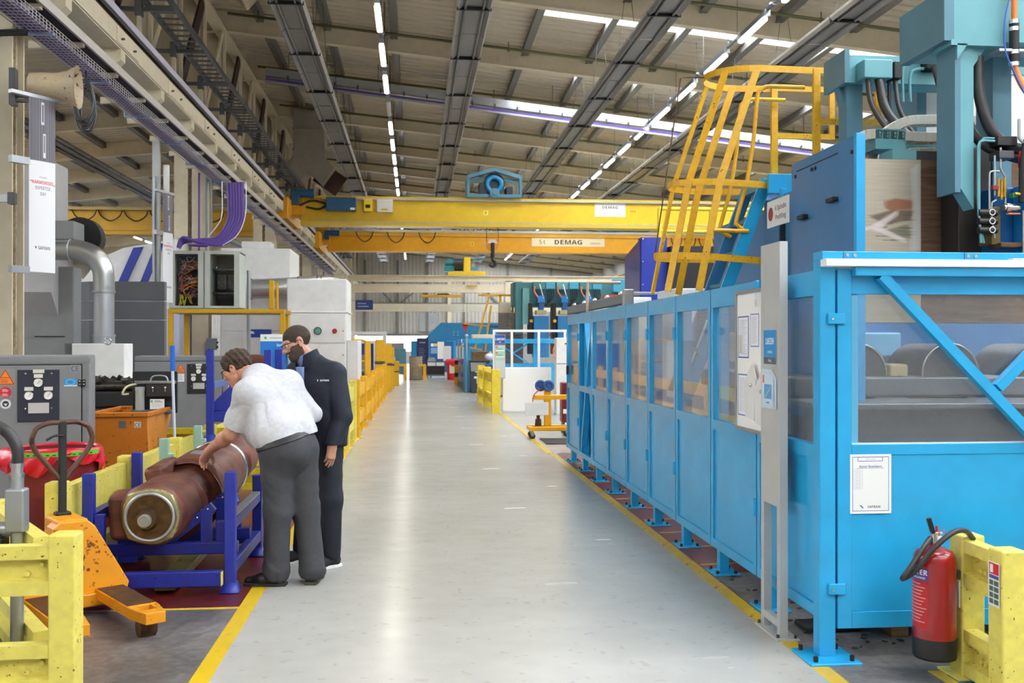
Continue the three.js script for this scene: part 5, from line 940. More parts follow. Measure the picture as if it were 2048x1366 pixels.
// tall grey sign post
{
  const o = thing('sign_post', 'tall grey metal sign post with blue LM33H plate before the blue fence', 'sign', [1.985, 0, -5.3]);
  part(o, 'blade', [b2(0, 0.045, 0.72, 2.18, -0.3, 0)], M.greyPost); part(o, 'leg', b2(0, 0.045, 0.012, 0.72, -0.045, 0), M.greyPost); part(o, 'leg', b2(0, 0.045, 0.012, 0.72, -0.3, -0.25), M.greyPost); part(o, 'tie', b2(0, 0.04, 0.06, 0.1, -0.25, -0.045), M.greyPost); part(o, 'foot_plate', rb2(0.004, -0.03, 0.1, 0, 0.012, -0.33, 0.04), M.greyPost);
  for (const [x, z] of [[-0.012, 0.0], [0.08, 0.02], [-0.012, -0.3], [0.08, -0.3]]) part(o, 'anchor_bolt', cy(0.008, 0.008, 0.02, x, 0.02, z, 'y', 6), M.darkSteel);
  sheet(o, 'machine_plate', 0.2, 0.2, paper(0.27, 0.22, 900, (p) => { p.fill('#1b84c4'); p.fill('#55585d', 0.03, 0.79, 0.94, 0.19); p.text('LM33H', 0.5, 0.34, 0.25, '#eef5fa'); p.text('6 SPINDLES', 0.52, 0.64, 0.09, '#cfe3f0', true); p.text('Milling', 0.5, 0.88, 0.1, '#d6d8da', true); p.frame('#d9e4ea', 0.01, 0.01, 0.98, 0.98, 0.015); }), [-0.003, 1.6, -0.15], -PI / 2);
  const c = part(o, 'information_card', [ex([[-0.11, -0.11], [0.11, -0.11], [0.11, 0.06], [0.04, 0.11], [-0.11, 0.11]], 0.006).rotateY(-PI / 2).translate(-0.004, 1.365, -0.15)], std(0xc3d3e2, 0.3)); 
  sheet(o, 'card_print', 0.17, 0.18, paper(0.17, 0.18, 500, (p) => { p.fill('#c9d9e8'); p.fill('#5b93c9', 0.15, 0.3, 0.7, 0.45); p.poly('#8fc7a8', [[0.2, 0.7], [0.26, 0.72], [0.8, 0.38], [0.74, 0.36]]); p.fill('#d9632f', 0.02, 0.02, 0.14, 0.25); p.lines('#5f7488', 0.35, 0.85, 0.4, 1, 0.1, 0.04); }), [-0.0135, 1.355, -0.15], -PI / 2);
}
// blue sliding doors facing the camera, corner post, top track
{
  const z = -4.95;
  const c = thing('corner_post', 'bright blue corner post with bolted foot plate beside the front door', 'post', [2.11, 0, z]);
  part(c, 'post', rb2(0.006, -0.045, 0.04, 0.014, 2.05, -0.09, 0), M.fence); const fp = part(c, 'foot_plate', rb2(0.005, -0.14, 0.13, 0, 0.016, -0.16, 0.12), M.fence); for (const [x, q] of [[-0.1, 0.08], [0.09, 0.08], [-0.1, -0.12], [0.09, -0.12]]) part(fp, 'anchor_bolt', cy(0.012, 0.012, 0.03, x, 0.028, q, 'y', 6), M.black);
  for (const y of [1.745, 0.36]) { const l = part(c, 'latch_tab', rb2(0.003, -0.005, 0.085, y - 0.025, y + 0.03, 0.0, 0.02), M.fence); part(l, 'bolt', cy(0.006, 0.006, 0.008, 0.015, y, 0.022, 'z', 8), M.steel); }
  const d = thing('sliding_door', 'bright blue sliding door with crossed bar and large clear window', 'door', [2.16, 0, z]);
  part(d, 'stile', rb2(0.004, 0.0, 0.075, 0.155, 2.0, -0.05, 0), M.fence); part(d, 'stile', rb2(0.004, 1.9, 1.98, 0.155, 2.0, -0.05, 0), M.fence);
  part(d, 'mid_rail', rb2(0.003, 0.075, 1.9, 1.045, 1.1, -0.05, 0), M.fence); part(d, 'top_rail', rb2(0.003, 0.075, 1.9, 1.875, 2.0, -0.05, -0.015), M.fence);
  part(d, 'bottom_rail', rb2(0.003, 0.075, 1.9, 0.155, 0.24, -0.05, 0), M.fence); part(d, 'lower_sheet', rb2(0.003, 0.075, 1.9, 0.24, 1.045, -0.04, -0.006), M.fence);
  part(d, 'clear_window', b2(0.07, 1.9, 1.095, 1.88, -0.035, -0.03), M.poly); part(d, 'window_bead', b2(0.08, 1.9, 1.1, 1.106, -0.03, -0.005), std(0xbfd6e2, 0.4)); part(d, 'clear_edge_strip', b2(0.085, 0.12, 1.1, 1.87, -0.03, -0.024), std(0x5fa8cc, 0.2, 0.1));
  part(d, 'hanging_bar', rb2(0.004, 0.075, 1.98, 1.965, 2.012, 0.0, 0.05), M.fence);
  part(d, 'brace', bar([0.22, 1.97, 0.022], [1.1, 1.08, 0.022], 0.05, 0.05, V(0, 0, 1)), M.fence); part(d, 'brace', bar([0.85, 1.39, 0.02], [1.4, 1.93, 0.02], 0.05, 0.05, V(0, 0, 1)), M.fence);
  sheet(d, 'asset_notice', 0.22, 0.305, paper(0.22, 0.305, 1700, (p) => { p.fill('#f1f1f3'); p.fill('#e2e4e3', 0.05, 0.04, 0.9, 0.92); p.frame('#3a3f8a', 0.06, 0.045, 0.88, 0.91, 0.009); p.frame('#3a3f9a', 0.19, 0.047, 0.6, 0.068, 0.009); p.text('CAPITAL SYSTEMS', 0.49, 0.082, 0.022, '#6f7395', false); p.frame('#b9bac8', 0.2, 0.128, 0.56, 0.035, 0.002); p.text('Asset Numbers', 0.5, 0.205, 0.055, '#4c4f8a', true); p.fill('#4c4f8a', 0.17, 0.232, 0.66, 0.005); for (let i = 0; i < 8; i++) { p.frame('#8e8fae', 0.08, 0.25 + i * 0.042, 0.22, 0.042, 0.003); p.fill('#a5a6bb', 0.12, 0.268 + i * 0.042, 0.14, 0.006); } p.text('SAFRAN', 0.58, 0.885, 0.055, '#3d4656', true, 'center', 1.1); p.poly('#2f7fb5', [[0.22, 0.86], [0.27, 0.857], [0.32, 0.9], [0.31, 0.915]]); p.poly('#1c4470', [[0.26, 0.88], [0.32, 0.89], [0.315, 0.91]]); }), [0.176, 0.897, 0.0015]);
  const t = thing('door_track', 'white and blue overhead track of the sliding door', 'track', [2.07, 0, z]);
  part(t, 'blue_channel', rb2(0.004, 0, 2.3, 2.05, 2.092, -0.1, 0.02), M.fence); part(t, 'white_cover', rb2(0.004, 0.0, 2.3, 2.012, 2.05, -0.02, 0.07), M.whiteClean); part(t, 'end_lip', b2(1.0, 2.3, 2.05, 2.06, 0.02, 0.07), M.offWhite);
  for (const x of [0.13, 0.17, 0.78, 0.82]) part(t, 'bolt', cy(0.009, 0.009, 0.012, x, 2.072, 0.026, 'z', 8), M.steel); for (const x of [0.115, 0.765]) part(t, 'joint', b2(x - 0.004, x, 2.052, 2.09, 0.02, 0.023), M.deepBlue);
}
// timber and rubbish under the door
{
  const o = thing('pallet_block', 'broken pallet timber lying under the front door', 'timber', [2.62, 0, -5.4]);
  part(o, 'block', rb2(0.004, 0, 0.1, 0, 0.1, -0.1, 0.1), M.wood); part(o, 'board', rb2(0.004, -0.1, 0.8, 0.1, 0.12, -0.1, 0.1), M.wood);
  const q = thing('levelling_jack', 'dark levelling foot under the machine behind the door', 'foot', [2.3, 0, -5.5]); part(q, 'stem', rb2(0.004, 0, 0.06, 0.02, 0.3, -0.05, 0.05), M.black); part(q, 'pad', rb2(0.01, -0.12, 0.2, 0, 0.03, -0.1, 0.1), M.black);
  const r = thing('debris', 'scattered swarf and dirt on the floor under the blue fence', 'debris'); r.userData.kind = 'stuff';
  part(r, 'chips', Array.from({ length: 150 }, () => bx(rr(0.01, 0.04), 0.006, rr(0.008, 0.03), rr(2.15, 3.2), 0.006, rr(-5.05, -7.2), 0, rr(0, 3), 0)), std(0x3a352f, 0.7));
}
// steel parts of the big milling machine behind the fence
{
  const o = thing('milling_machine', 'big teal and blue six-spindle milling machine behind the fence', 'machine', [0, 0, 0]);
  part(o, 'bed', [rb2(0.02, 2.75, 6.0, 0.25, 1.12, -6.0, -9.0)], M.darkSteel); part(o, 'bed_ledge', rb2(0.01, 2.4, 6.0, 1.22, 1.26, -5.75, -6.3), M.galvDark); part(o, 'bed_apron', [b2(2.4, 6.0, 0.4, 1.22, -5.95, -6.0)], M.cabinetDark);
  part(o, 'table', [rb2(0.02, 2.5, 6.0, 1.26, 1.4, -6.4, -8.6)], M.galvDark);
  for (const x of [2.95, 3.6, 4.25]) { const q = part(o, 'clamp_disc', cy(0.2, 0.2, 0.5, x, 1.42, -6.7, 'z', 32), M.darkSteel); part(q, 'disc_rim', ring(0.198, 0.008, x, 1.42, -6.44, 'z', 36, 6), M.steel); }
  part(o, 'clamp_block', [rb2(0.02, 3.2, 3.34, 1.3, 1.48, -6.5, -6.8)], std(0xc9bb86, 0.45, 0, { map: TX.worn }));
  part(o, 'yellow_box', rb2(0.02, 3.3, 3.75, 1.5, 1.72, -8.7, -9.0), M.craneOrange); part(o, 'blue_box', rb2(0.02, 3.95, 4.4, 1.5, 1.72, -8.7, -9.0), std(0x6fb5d8, 0.4)); part(o, 'grey_box', rb2(0.02, 2.85, 3.15, 1.45, 1.72, -8.6, -8.9), M.offWhite);
  part(o, 'front_slab', [b2(2.87, 3.372, 1.76, 2.85, -6.4, -6.6)], M.slab, 'bare stained steel slab');
  sheet(o, 'slab_face', 0.5, 1.09, paper(0.5, 1.09, 620, (p) => {   // machined face with scraped, rusty and whitish marks
    p.fill('#b5a996'); let q = 5; const R = () => (q = (q * 1103515245 + 12345) & 0x7fffffff) / 0x7fffffff;
    for (let i = 0; i < 420; i++) { p.g.globalAlpha = 0.06 + 0.1 * R(); p.fill(R() > 0.5 ? '#d9d2c4' : '#7c6f60', R() - 0.2, R(), 0.15 + 0.7 * R(), 0.0015 + 0.003 * R()); }
    for (let i = 0; i < 60; i++) { p.g.globalAlpha = 0.05 + 0.07 * R(); p.fill(R() > 0.5 ? '#cfc7b9' : '#857868', R(), R() - 0.2, 0.004, 0.4 * R()); }
    p.g.globalAlpha = 0.55; for (let i = 0; i < 16; i++) p.fill('#5c5348', 0.3 + 0.5 * R(), 0.3 + 0.2 * R(), 0.1 + 0.16 * R(), 0.004 + 0.006 * R());
    const smear = (c, pts, al) => { for (let k = 0; k < 26; k++) { p.g.globalAlpha = al; p.poly(c, pts.map(([x, y]) => [x + (R() - 0.5) * 0.09, y + (R() - 0.5) * 0.02])); } };
    smear('#95603a', [[0.5, 0.26], [0.66, 0.24], [0.88, 0.255], [0.87, 0.3], [0.6, 0.315], [0.52, 0.3]], 0.07); smear('#5f5447', [[0.3, 0.35], [0.6, 0.315], [0.9, 0.31], [0.85, 0.37], [0.5, 0.4]], 0.06); smear('#6f6557', [[0.4, 0.45], [0.8, 0.4], [0.85, 0.48], [0.6, 0.47]], 0.05);
    smear('#dcd8d0', [[0.02, 0.44], [0.3, 0.41], [0.55, 0.345], [0.68, 0.31], [0.66, 0.34], [0.44, 0.42], [0.8, 0.49], [0.78, 0.51], [0.3, 0.43], [0.02, 0.455]], 0.07); smear('#d9d6cf', [[0.88, 0.06], [0.98, 0.02], [0.99, 0.55], [0.86, 0.56], [0.9, 0.33]], 0.05); p.g.globalAlpha = 1;
  }, { roughness: 0.45, metalness: 0.3 }), [3.121, 2.305, -6.3985]);
  part(o, 'brown_slab', b2(3.375, 4.6, 1.76, 2.85, -6.41, -6.65), M.slabBrown, 'brown oxidised steel slab');
  // tower panel beside the aisle
  part(o, 'tower', [exX([[-6.03, 0.2], [-6.03, 2.93], [-7.1, 2.93], [-7.1, 0.2]], 2.75, 2.79)], M.machineBlue); part(o, 'tower_edge', rb2(0.004, 2.74, 2.8, 0.2, 2.935, -6.0, -6.04), M.fence);
  part(o, 'tower_groove', b2(2.747, 2.752, 2.86, 2.868, -6.3, -7.0), M.black); for (const [y, z] of [[2.83, -6.08], [2.83, -6.72], [2.83, -6.66], [2.83, -7.02]]) part(o, 'cap_screw', cy(0.014, 0.014, 0.012, 2.747, y, z, 'x', 10), M.black);
  for (const [y, z] of [[2.55, -6.35], [2.5, -6.85]]) part(o, 'pull_handle', rb2(0.006, 2.71, 2.75, y, y + 0.03, z - 0.06, z + 0.06), M.black);
  part(o, 'rear_tower', [exX([[-7.3, 0.2], [-7.3, 2.8], [-8.1, 2.8], [-8.1, 0.2]], 2.9, 3.3)], M.machineBlue); part(o, 'rear_tower_edge', rb2(0.004, 2.88, 2.92, 0.2, 2.85, -7.66, -7.7), M.fence); part(o, 'gap', b2(2.86, 2.9, 0.3, 2.75, -7.62, -7.65), M.black);
  part(o, 'platform', [rb2(0.01, 2.88, 3.6, 2.92, 2.98, -7.9, -8.8)], M.fence); part(o, 'platform_lip', rb2(0.005, 2.86, 3.2, 2.84, 3.0, -7.88, -7.92), M.fence); part(o, 'back_body', b2(3.2, 6.0, 0.3, 2.85, -8.9, -10.5), M.machineBlue);
  // teal upper works
  const T = M.teal;
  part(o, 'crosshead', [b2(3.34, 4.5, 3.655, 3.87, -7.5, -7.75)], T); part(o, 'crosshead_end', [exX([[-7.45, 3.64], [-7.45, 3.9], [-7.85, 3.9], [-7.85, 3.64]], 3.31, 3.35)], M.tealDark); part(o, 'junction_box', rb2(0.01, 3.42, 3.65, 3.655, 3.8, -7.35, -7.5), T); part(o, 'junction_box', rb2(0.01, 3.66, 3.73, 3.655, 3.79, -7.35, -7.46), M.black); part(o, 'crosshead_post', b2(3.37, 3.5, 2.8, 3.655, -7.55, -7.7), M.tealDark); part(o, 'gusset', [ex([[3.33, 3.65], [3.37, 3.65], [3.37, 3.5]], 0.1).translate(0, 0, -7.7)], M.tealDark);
  part(o, 'motor_box', rb2(0.01, 3.95, 4.08, 3.75, 3.95, -7.4, -7.6), M.black); part(o, 'motor_elbow', [tb([[4.02, 3.93, -7.38], [4.02, 3.95, -7.34], [4.02, 3.86, -7.32]], 0.03, 12, 10)], M.galv);
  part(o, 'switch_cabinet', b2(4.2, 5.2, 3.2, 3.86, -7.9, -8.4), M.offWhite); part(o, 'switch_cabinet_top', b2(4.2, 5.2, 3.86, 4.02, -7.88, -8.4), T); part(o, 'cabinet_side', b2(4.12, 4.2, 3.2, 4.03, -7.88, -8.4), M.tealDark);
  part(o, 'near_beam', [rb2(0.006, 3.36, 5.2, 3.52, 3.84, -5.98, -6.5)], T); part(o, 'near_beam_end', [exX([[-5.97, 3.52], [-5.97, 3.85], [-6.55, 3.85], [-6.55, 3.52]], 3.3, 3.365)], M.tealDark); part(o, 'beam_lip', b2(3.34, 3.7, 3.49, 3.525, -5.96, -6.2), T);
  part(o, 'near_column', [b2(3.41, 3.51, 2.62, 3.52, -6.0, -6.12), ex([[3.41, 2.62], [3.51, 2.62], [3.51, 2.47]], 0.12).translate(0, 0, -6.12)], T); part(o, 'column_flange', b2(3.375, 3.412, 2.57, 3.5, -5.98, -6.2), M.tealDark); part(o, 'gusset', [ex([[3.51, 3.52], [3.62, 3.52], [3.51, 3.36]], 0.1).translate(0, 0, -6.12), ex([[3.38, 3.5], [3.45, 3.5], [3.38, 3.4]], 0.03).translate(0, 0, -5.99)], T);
  part(o, 'far_column', b2(3.82, 3.95, 2.6, 3.52, -6.3, -6.5), M.tealDark); part(o, 'cross_tie', [b2(3.5, 4.2, 2.98, 3.1, -6.9, -7.1), b2(3.2, 3.42, 2.98, 3.12, -6.7, -6.9), b2(3.25, 3.42, 2.88, 2.95, -6.55, -6.75)], T); part(o, 'dark_recess', b2(3.45, 4.6, 2.2, 2.98, -6.75, -6.9), M.black);
  part(o, 'spindle_carriage', [rb2(0.01, 3.52, 3.75, 2.1, 2.9, -6.2, -6.45)], std(0x2b2420, 0.6)); part(o, 'spindle_head', [rb2(0.015, 3.68, 4.1, 2.05, 2.62, -6.05, -6.4)], M.deepBlue); part(o, 'head_cover', rb2(0.01, 3.8, 4.1, 2.2, 2.62, -5.9, -6.05), std(0x1f86cf, 0.35)); part(o, 'bracket_plate', rb2(0.005, 3.62, 3.86, 3.44, 3.46, -5.9, -6.02), M.galv);
  // cable connector with orange cable
  part(o, 'connector', [cy(0.03, 0.03, 0.28, 3.73, 3.5, -5.92, 'y', 16)], M.black); for (const y of [3.63, 3.585, 3.44, 3.365]) part(o, 'connector_ring', cy(0.033, 0.033, 0.025, 3.73, y, -5.92, 'y', 16), M.steel);
  part(o, 'orange_cable', tb([[3.72, 4.3, -5.92], [3.73, 3.9, -5.92], [3.73, 3.62, -5.92]], 0.018, 12, 8), M.orangeCable); part(o, 'orange_cable', tb([[3.73, 3.36, -5.92], [3.76, 3.25, -5.9], [3.81, 3.15, -5.88], [3.83, 3.05, -5.88]], 0.02, 16, 8), M.orangeCable); part(o, 'blue_wire', tb([[3.71, 3.85, -5.9], [3.66, 3.65, -5.9], [3.66, 3.45, -5.9], [3.71, 3.33, -5.9], [3.78, 3.15, -5.87]], 0.005, 24, 5), std(0x3767c4, 0.4));
  // hoses
  const hose = (pts, r, m = M.hose) => part(o, 'hose', tb(pts, r, 30, 10), m);
  hose([[3.57, 3.44, -6.05], [3.56, 3.2, -6.02], [3.62, 2.98, -6.0], [3.75, 2.87, -6.0], [3.9, 2.85, -6.0]], 0.035); hose([[3.52, 3.25, -6.15], [3.55, 3.0, -6.1], [3.65, 2.86, -6.05], [3.85, 2.78, -6.0]], 0.03);
  hose([[3.95, 3.02, -5.9], [3.84, 2.95, -5.9], [3.78, 2.8, -5.9], [3.77, 2.5, -5.9]], 0.022, M.black); hose([[4.0, 3.05, -5.86], [3.86, 2.99, -5.86], [3.81, 2.83, -5.86], [3.8, 2.45, -5.86]], 0.016, M.black);
  hose([[3.47, 3.66, -7.4], [3.48, 3.45, -7.35], [3.55, 3.2, -7.2], [3.62, 3.05, -7.1]], 0.02); hose([[3.56, 3.66, -7.4], [3.57, 3.4, -7.3], [3.65, 3.15, -7.1], [3.75, 3.0, -7.0]], 0.035); hose([[3.69, 3.66, -7.4], [3.68, 3.4, -7.3], [3.75, 3.15, -7.15], [3.9, 3.05, -7.0]], 0.018); hose([[4.02, 3.86, -7.32], [4.0, 3.6, -7.25], [3.92, 3.3, -7.1], [3.85, 3.12, -7.0]], 0.024); hose([[3.98, 3.75, -7.35], [4.02, 3.5, -7.3], [4.0, 3.2, -7.1], [3.9, 3.05, -7.0]], 0.022); hose([[3.65, 3.66, -7.42], [3.64, 3.35, -7.35], [3.7, 3.1, -7.2]], 0.014, M.black);
  for (const [x, y] of [[3.78, 3.82], [3.84, 3.76]]) part(o, 'conduit', tb([[x, 3.5, -7.45], [x, y - 0.06, -7.45], [x + 0.06, y, -7.45], [x + 0.3, y, -7.45]], 0.012, 20, 6), T);
  // hydraulic pipework on the carriage
  const pipe = (pts, r = 0.007, m = M.galv) => part(o, 'hydraulic_pipe', tb(pts, r, 22, 6, false, 0.2), m);
  pipe([[3.53, 2.25, -5.95], [3.51, 2.5, -5.95], [3.51, 2.85, -5.95], [3.53, 2.89, -5.95], [3.62, 2.89, -5.95]], 0.008, T); pipe([[3.56, 2.25, -5.97], [3.53, 2.4, -5.97], [3.53, 2.86, -5.97], [3.56, 2.91, -5.97], [3.63, 2.91, -5.97]], 0.008, T);
  pipe([[3.585, 2.45, -5.95], [3.585, 2.68, -5.95], [3.6, 2.7, -5.95], [3.65, 2.7, -5.95]]); pipe([[3.62, 2.55, -5.95], [3.62, 2.8, -5.95]]); pipe([[3.66, 2.85, -5.95], [3.66, 2.72, -5.95], [3.69, 2.66, -5.95], [3.69, 2.5, -5.95]]); pipe([[3.62, 2.28, -5.95], [3.6, 2.4, -5.95], [3.6, 2.5, -5.95], [3.63, 2.52, -5.95]]); pipe([[3.78, 2.1, -5.9], [3.78, 2.45, -5.9]], 0.01); pipe([[3.75, 3.02, -5.9], [3.75, 2.9, -5.9], [3.8, 2.86, -5.9], [3.95, 2.86, -5.9]], 0.008);
  for (const [x, y] of [[3.64, 2.6], [3.66, 2.58], [3.68, 2.6]]) part(o, 'fitting', [cy(0.008, 0.008, 0.12, x, y, -5.94, 'y', 8), cy(0.012, 0.012, 0.03, x, y - 0.03, -5.94, 'y', 6)], M.brass);
  part(o, 'valve_block', rb2(0.006, 3.63, 3.76, 2.86, 2.92, -5.93, -6.05), M.black); part(o, 'valve_block', rb2(0.006, 3.64, 3.74, 2.78, 2.83, -5.93, -6.05), M.darkSteel); part(o, 'valve_block', rb2(0.006, 3.6, 3.66, 2.24, 2.48, -5.95, -6.1), std(0x5a4a1c, 0.5, 0.3));
  for (const y of [2.44, 2.385, 2.33]) { const s = part(o, 'solenoid_valve', cy(0.022, 0.022, 0.12, 3.57, y, -5.95, 'x', 14), M.black); part(s, 'rim', ring(0.018, 0.003, 3.59, y, -5.925, 'z', 18, 6), M.whiteClean); }
  part(o, 'pressure_valve', [cy(0.02, 0.02, 0.1, 3.71, 2.47, -5.92, 'x', 14), cy(0.026, 0.026, 0.03, 3.69, 2.47, -5.92, 'x', 14)], M.steel); part(o, 'brass_valve', [cy(0.016, 0.016, 0.07, 3.77, 2.56, -5.9, 'y', 10), cy(0.012, 0.012, 0.06, 3.75, 2.55, -5.9, 'x', 10)], M.brass); part(o, 'green_valve', rb2(0.005, 3.71, 3.75, 2.53, 2.56, -5.9, -5.94), std(0x2f7d4a, 0.4)); part(o, 'red_lever', rb2(0.004, 3.755, 3.775, 2.72, 2.82, -5.9, -5.92), M.red); part(o, 'orange_lever', rb2(0.003, 3.68, 3.76, 2.425, 2.435, -5.9, -5.93), M.orangeCable); part(o, 'red_cap', rb2(0.004, 3.59, 3.63, 2.58, 2.61, -5.92, -5.95), std(0x7e1a2c, 0.4)); part(o, 'foot_bracket', rb2(0.006, 3.63, 3.78, 2.22, 2.25, -5.9, -6.05), M.rust);
  // sign
  const s = thing('spindle_sign', 'white hanging sign reading 6 Spindle Profiling on the blue tower', 'sign', [2.69, 2.5, -7.22], 0);
  part(s, 'plate', b2(0.002, 0.012, 0, 0.2, -0.23, 0.2), M.whiteClean); sheet(s, 'sign_print', 0.43, 0.2, paper(0.43, 0.2, 700, (p) => { p.fill('#e3e0df'); p.disc('#8e2b33', 0.18, 0.5, 0.26); p.text('6 Spindle', 0.66, 0.33, 0.26, '#3a3637', true); p.text('Profiling', 0.66, 0.68, 0.26, '#3a3637', true); }), [0, 0.1, -0.015], -PI / 2); part(s, 'fixing', rb2(0.004, 0.012, 0.06, 0.08, 0.12, -0.02, 0.02), M.black);
}
// energy chains, link by link
function energyChain(label, curvePts, cableM) {
  const curve = new THREE.CatmullRomCurve3(curvePts.map(P3)), L = curve.getLength(), n = Math.round(L / 0.055), o = thing('energy_chain', label, 'cable chain');
  const link = joined([rb2(0.004, -0.05, -0.036, -0.034, 0.034, -0.029, 0.029), rb2(0.004, 0.036, 0.05, -0.034, 0.034, -0.029, 0.029), rb2(0.003, -0.036, 0.036, 0.026, 0.032, -0.018, 0.018), rb2(0.003, -0.036, 0.036, -0.032, -0.026, -0.018, 0.018), cy(0.006, 0.006, 0.104, 0, 0.012, 0.012, 'x', 6), cy(0.006, 0.006, 0.104, 0, -0.012, 0.012, 'x', 6)]); link.userData.ready = true;
  for (let i = 0; i < n; i++) { const u = (i + 0.5) / n, p = curve.getPointAt(u), t = curve.getTangentAt(u), m = part(o, 'link', link, M.chain); m.position.copy(p); const x = V(0, 0, 1), y = t.clone().cross(x).normalize(); m.quaternion.setFromRotationMatrix(new THREE.Matrix4().makeBasis(x, y, t.clone().normalize())); }
  if (cableM) for (const k of [-1, 0, 1]) part(o, 'orange_cable', new THREE.TubeGeometry(new THREE.CatmullRomCurve3(curvePts.map((p) => V(p[0] + 0.02 * k, p[1] - 0.02, p[2] + 0.018 * k))), 40, 0.012, 6), cableM);
  return o;
}
energyChain('grey cable chain arching behind the stained steel slab', [[3.02, 2.86, -6.75], [3.02, 2.98, -6.75], [3.12, 3.07, -6.75], [3.3, 3.08, -6.75], [3.55, 3.07, -6.75], [3.75, 3.07, -6.75]]);
energyChain('grey cable chain with orange cables rising steeply to the teal column', [[3.28, 2.86, -6.95], [3.28, 2.97, -6.95], [3.36, 3.11, -6.95], [3.52, 3.22, -6.95], [3.75, 3.24, -6.95], [4.2, 3.24, -6.95]], M.orangeCable);
energyChain('short low cable chain beside the brown steel slab', [[3.4, 2.88, -6.85], [3.42, 2.92, -6.85], [3.5, 2.97, -6.85], [3.62, 2.98, -6.85], [3.8, 2.98, -6.85]]);
// caged access ladder
{
  const o = thing('caged_ladder', 'yellow caged access ladder with hoops on the blue machine', 'ladder');
  const lean = (y) => 2.89 - (2.92 - y) * 0.378, zA = -7.98, zB = -8.62;
  const hoop = (y, xr, xl, zr = 0.34, drop = 0) => { const zc = (zA + zB) / 2, pts = []; pts.push([xr, y - drop, zc + 0.3]); for (let a = -90; a <= 90; a += 15) pts.push([xl + zr * 1.15 - Math.cos(a * PI / 180) * zr * 1.15, y + (a < 0 ? -drop * (-a / 180) : 0), zc - zr * Math.sin(a * PI / 180)]); pts.push([xr, y, zc - 0.3]); return pts; };
  const flat = (pts, h) => { const g = []; for (let i = 0; i < pts.length - 1; i++) g.push(bar(pts[i], pts[i + 1], 0.008, h)); return g; };
  const H = [[2.36, 2.86, 2.02, 0.06], [2.96, 3.0, 2.14, 0.04], [3.88, 3.3, 2.45, 0]];
  H.forEach(([y, xr, xl, dr]) => part(o, 'hoop', flat(hoop(y, xr, xl, 0.33, dr), 0.055), M.cage));
  const zc = (zA + zB) / 2;
  const strap = (a) => H.map(([y, xr, xl]) => [xl + 0.38 - Math.cos(a * PI / 180) * 0.38, y, zc - 0.325 * Math.sin(a * PI / 180)]);
  for (const a of [-85, -45, 40, 85]) { const p = strap(a), up = V(-Math.cos(a * PI / 180), 0, -Math.sin(a * PI / 180)); const q0 = [p[0][0] - 0.06, 2.05, p[0][2]]; part(o, 'strap', [bar(q0, p[0], 0.06, 0.012, up), bar(p[0], p[1], 0.06, 0.012, up), bar(p[1], p[2], 0.06, 0.012, up)], M.cage); }
  for (const z of [zc + 0.22, zc - 0.24]) part(o, 'stile', bar([lean(1.2), 1.2, z], [lean(2.98), 2.98, z], 0.03, 0.1, V(1, 0, 0)), z > zc ? M.fence : M.machineBlue, 'blue ladder side');
  for (let y = 1.3; y < 2.95; y += 0.27) part(o, 'rung', bar([lean(y), y, zc + 0.22], [lean(y), y, zc - 0.24], 0.06, 0.03), M.tealDark);
  for (const z of [zc + 0.22, zc - 0.22]) part(o, 'hand_grip', [tb([[lean(2.55), 2.55, z], [lean(2.55) - 0.1, 2.62, z], [lean(2.9) - 0.14, 2.95, z], [2.8, 3.3, z], [2.84, 3.7, z], [2.92, 3.76, z], [3.24, 3.76, z]], 0.018, 40, 8, false, 0.2)], M.cage);
  for (const [z, dx] of [[zc + 0.3, 0.06], [zc - 0.3, -0.08]]) { part(o, 'guard_post', rb2(0.005, 3.22 + dx, 3.28 + dx, 2.92, 3.9, z - 0.02, z + 0.02), M.cage); part(o, 'guard_frame', [bar([3.25 + dx, 3.88, z], [3.78 + dx, 3.88, z], 0.035, 0.05), bar([3.78 + dx, 3.902, z], [3.78 + dx, 3.438, z], 0.031, 0.046), bar([3.25 + dx, 3.46, z], [3.78 + dx, 3.46, z], 0.033, 0.048)], M.cage); }
  part(o, 'wire', [tb([[2.45, 3.88, zc], [2.25, 3.88, zc], [2.24, 3.86, zc], [2.02, 2.38, zc]], 0.006, 24, 5, false, 0.05)], M.rust);
  part(o, 'brace', rod([lean(2.55), 2.55, zc + 0.24], [lean(2.55) - 0.34, 2.55, zc + 0.28], 0.018, 8), M.cage);
}
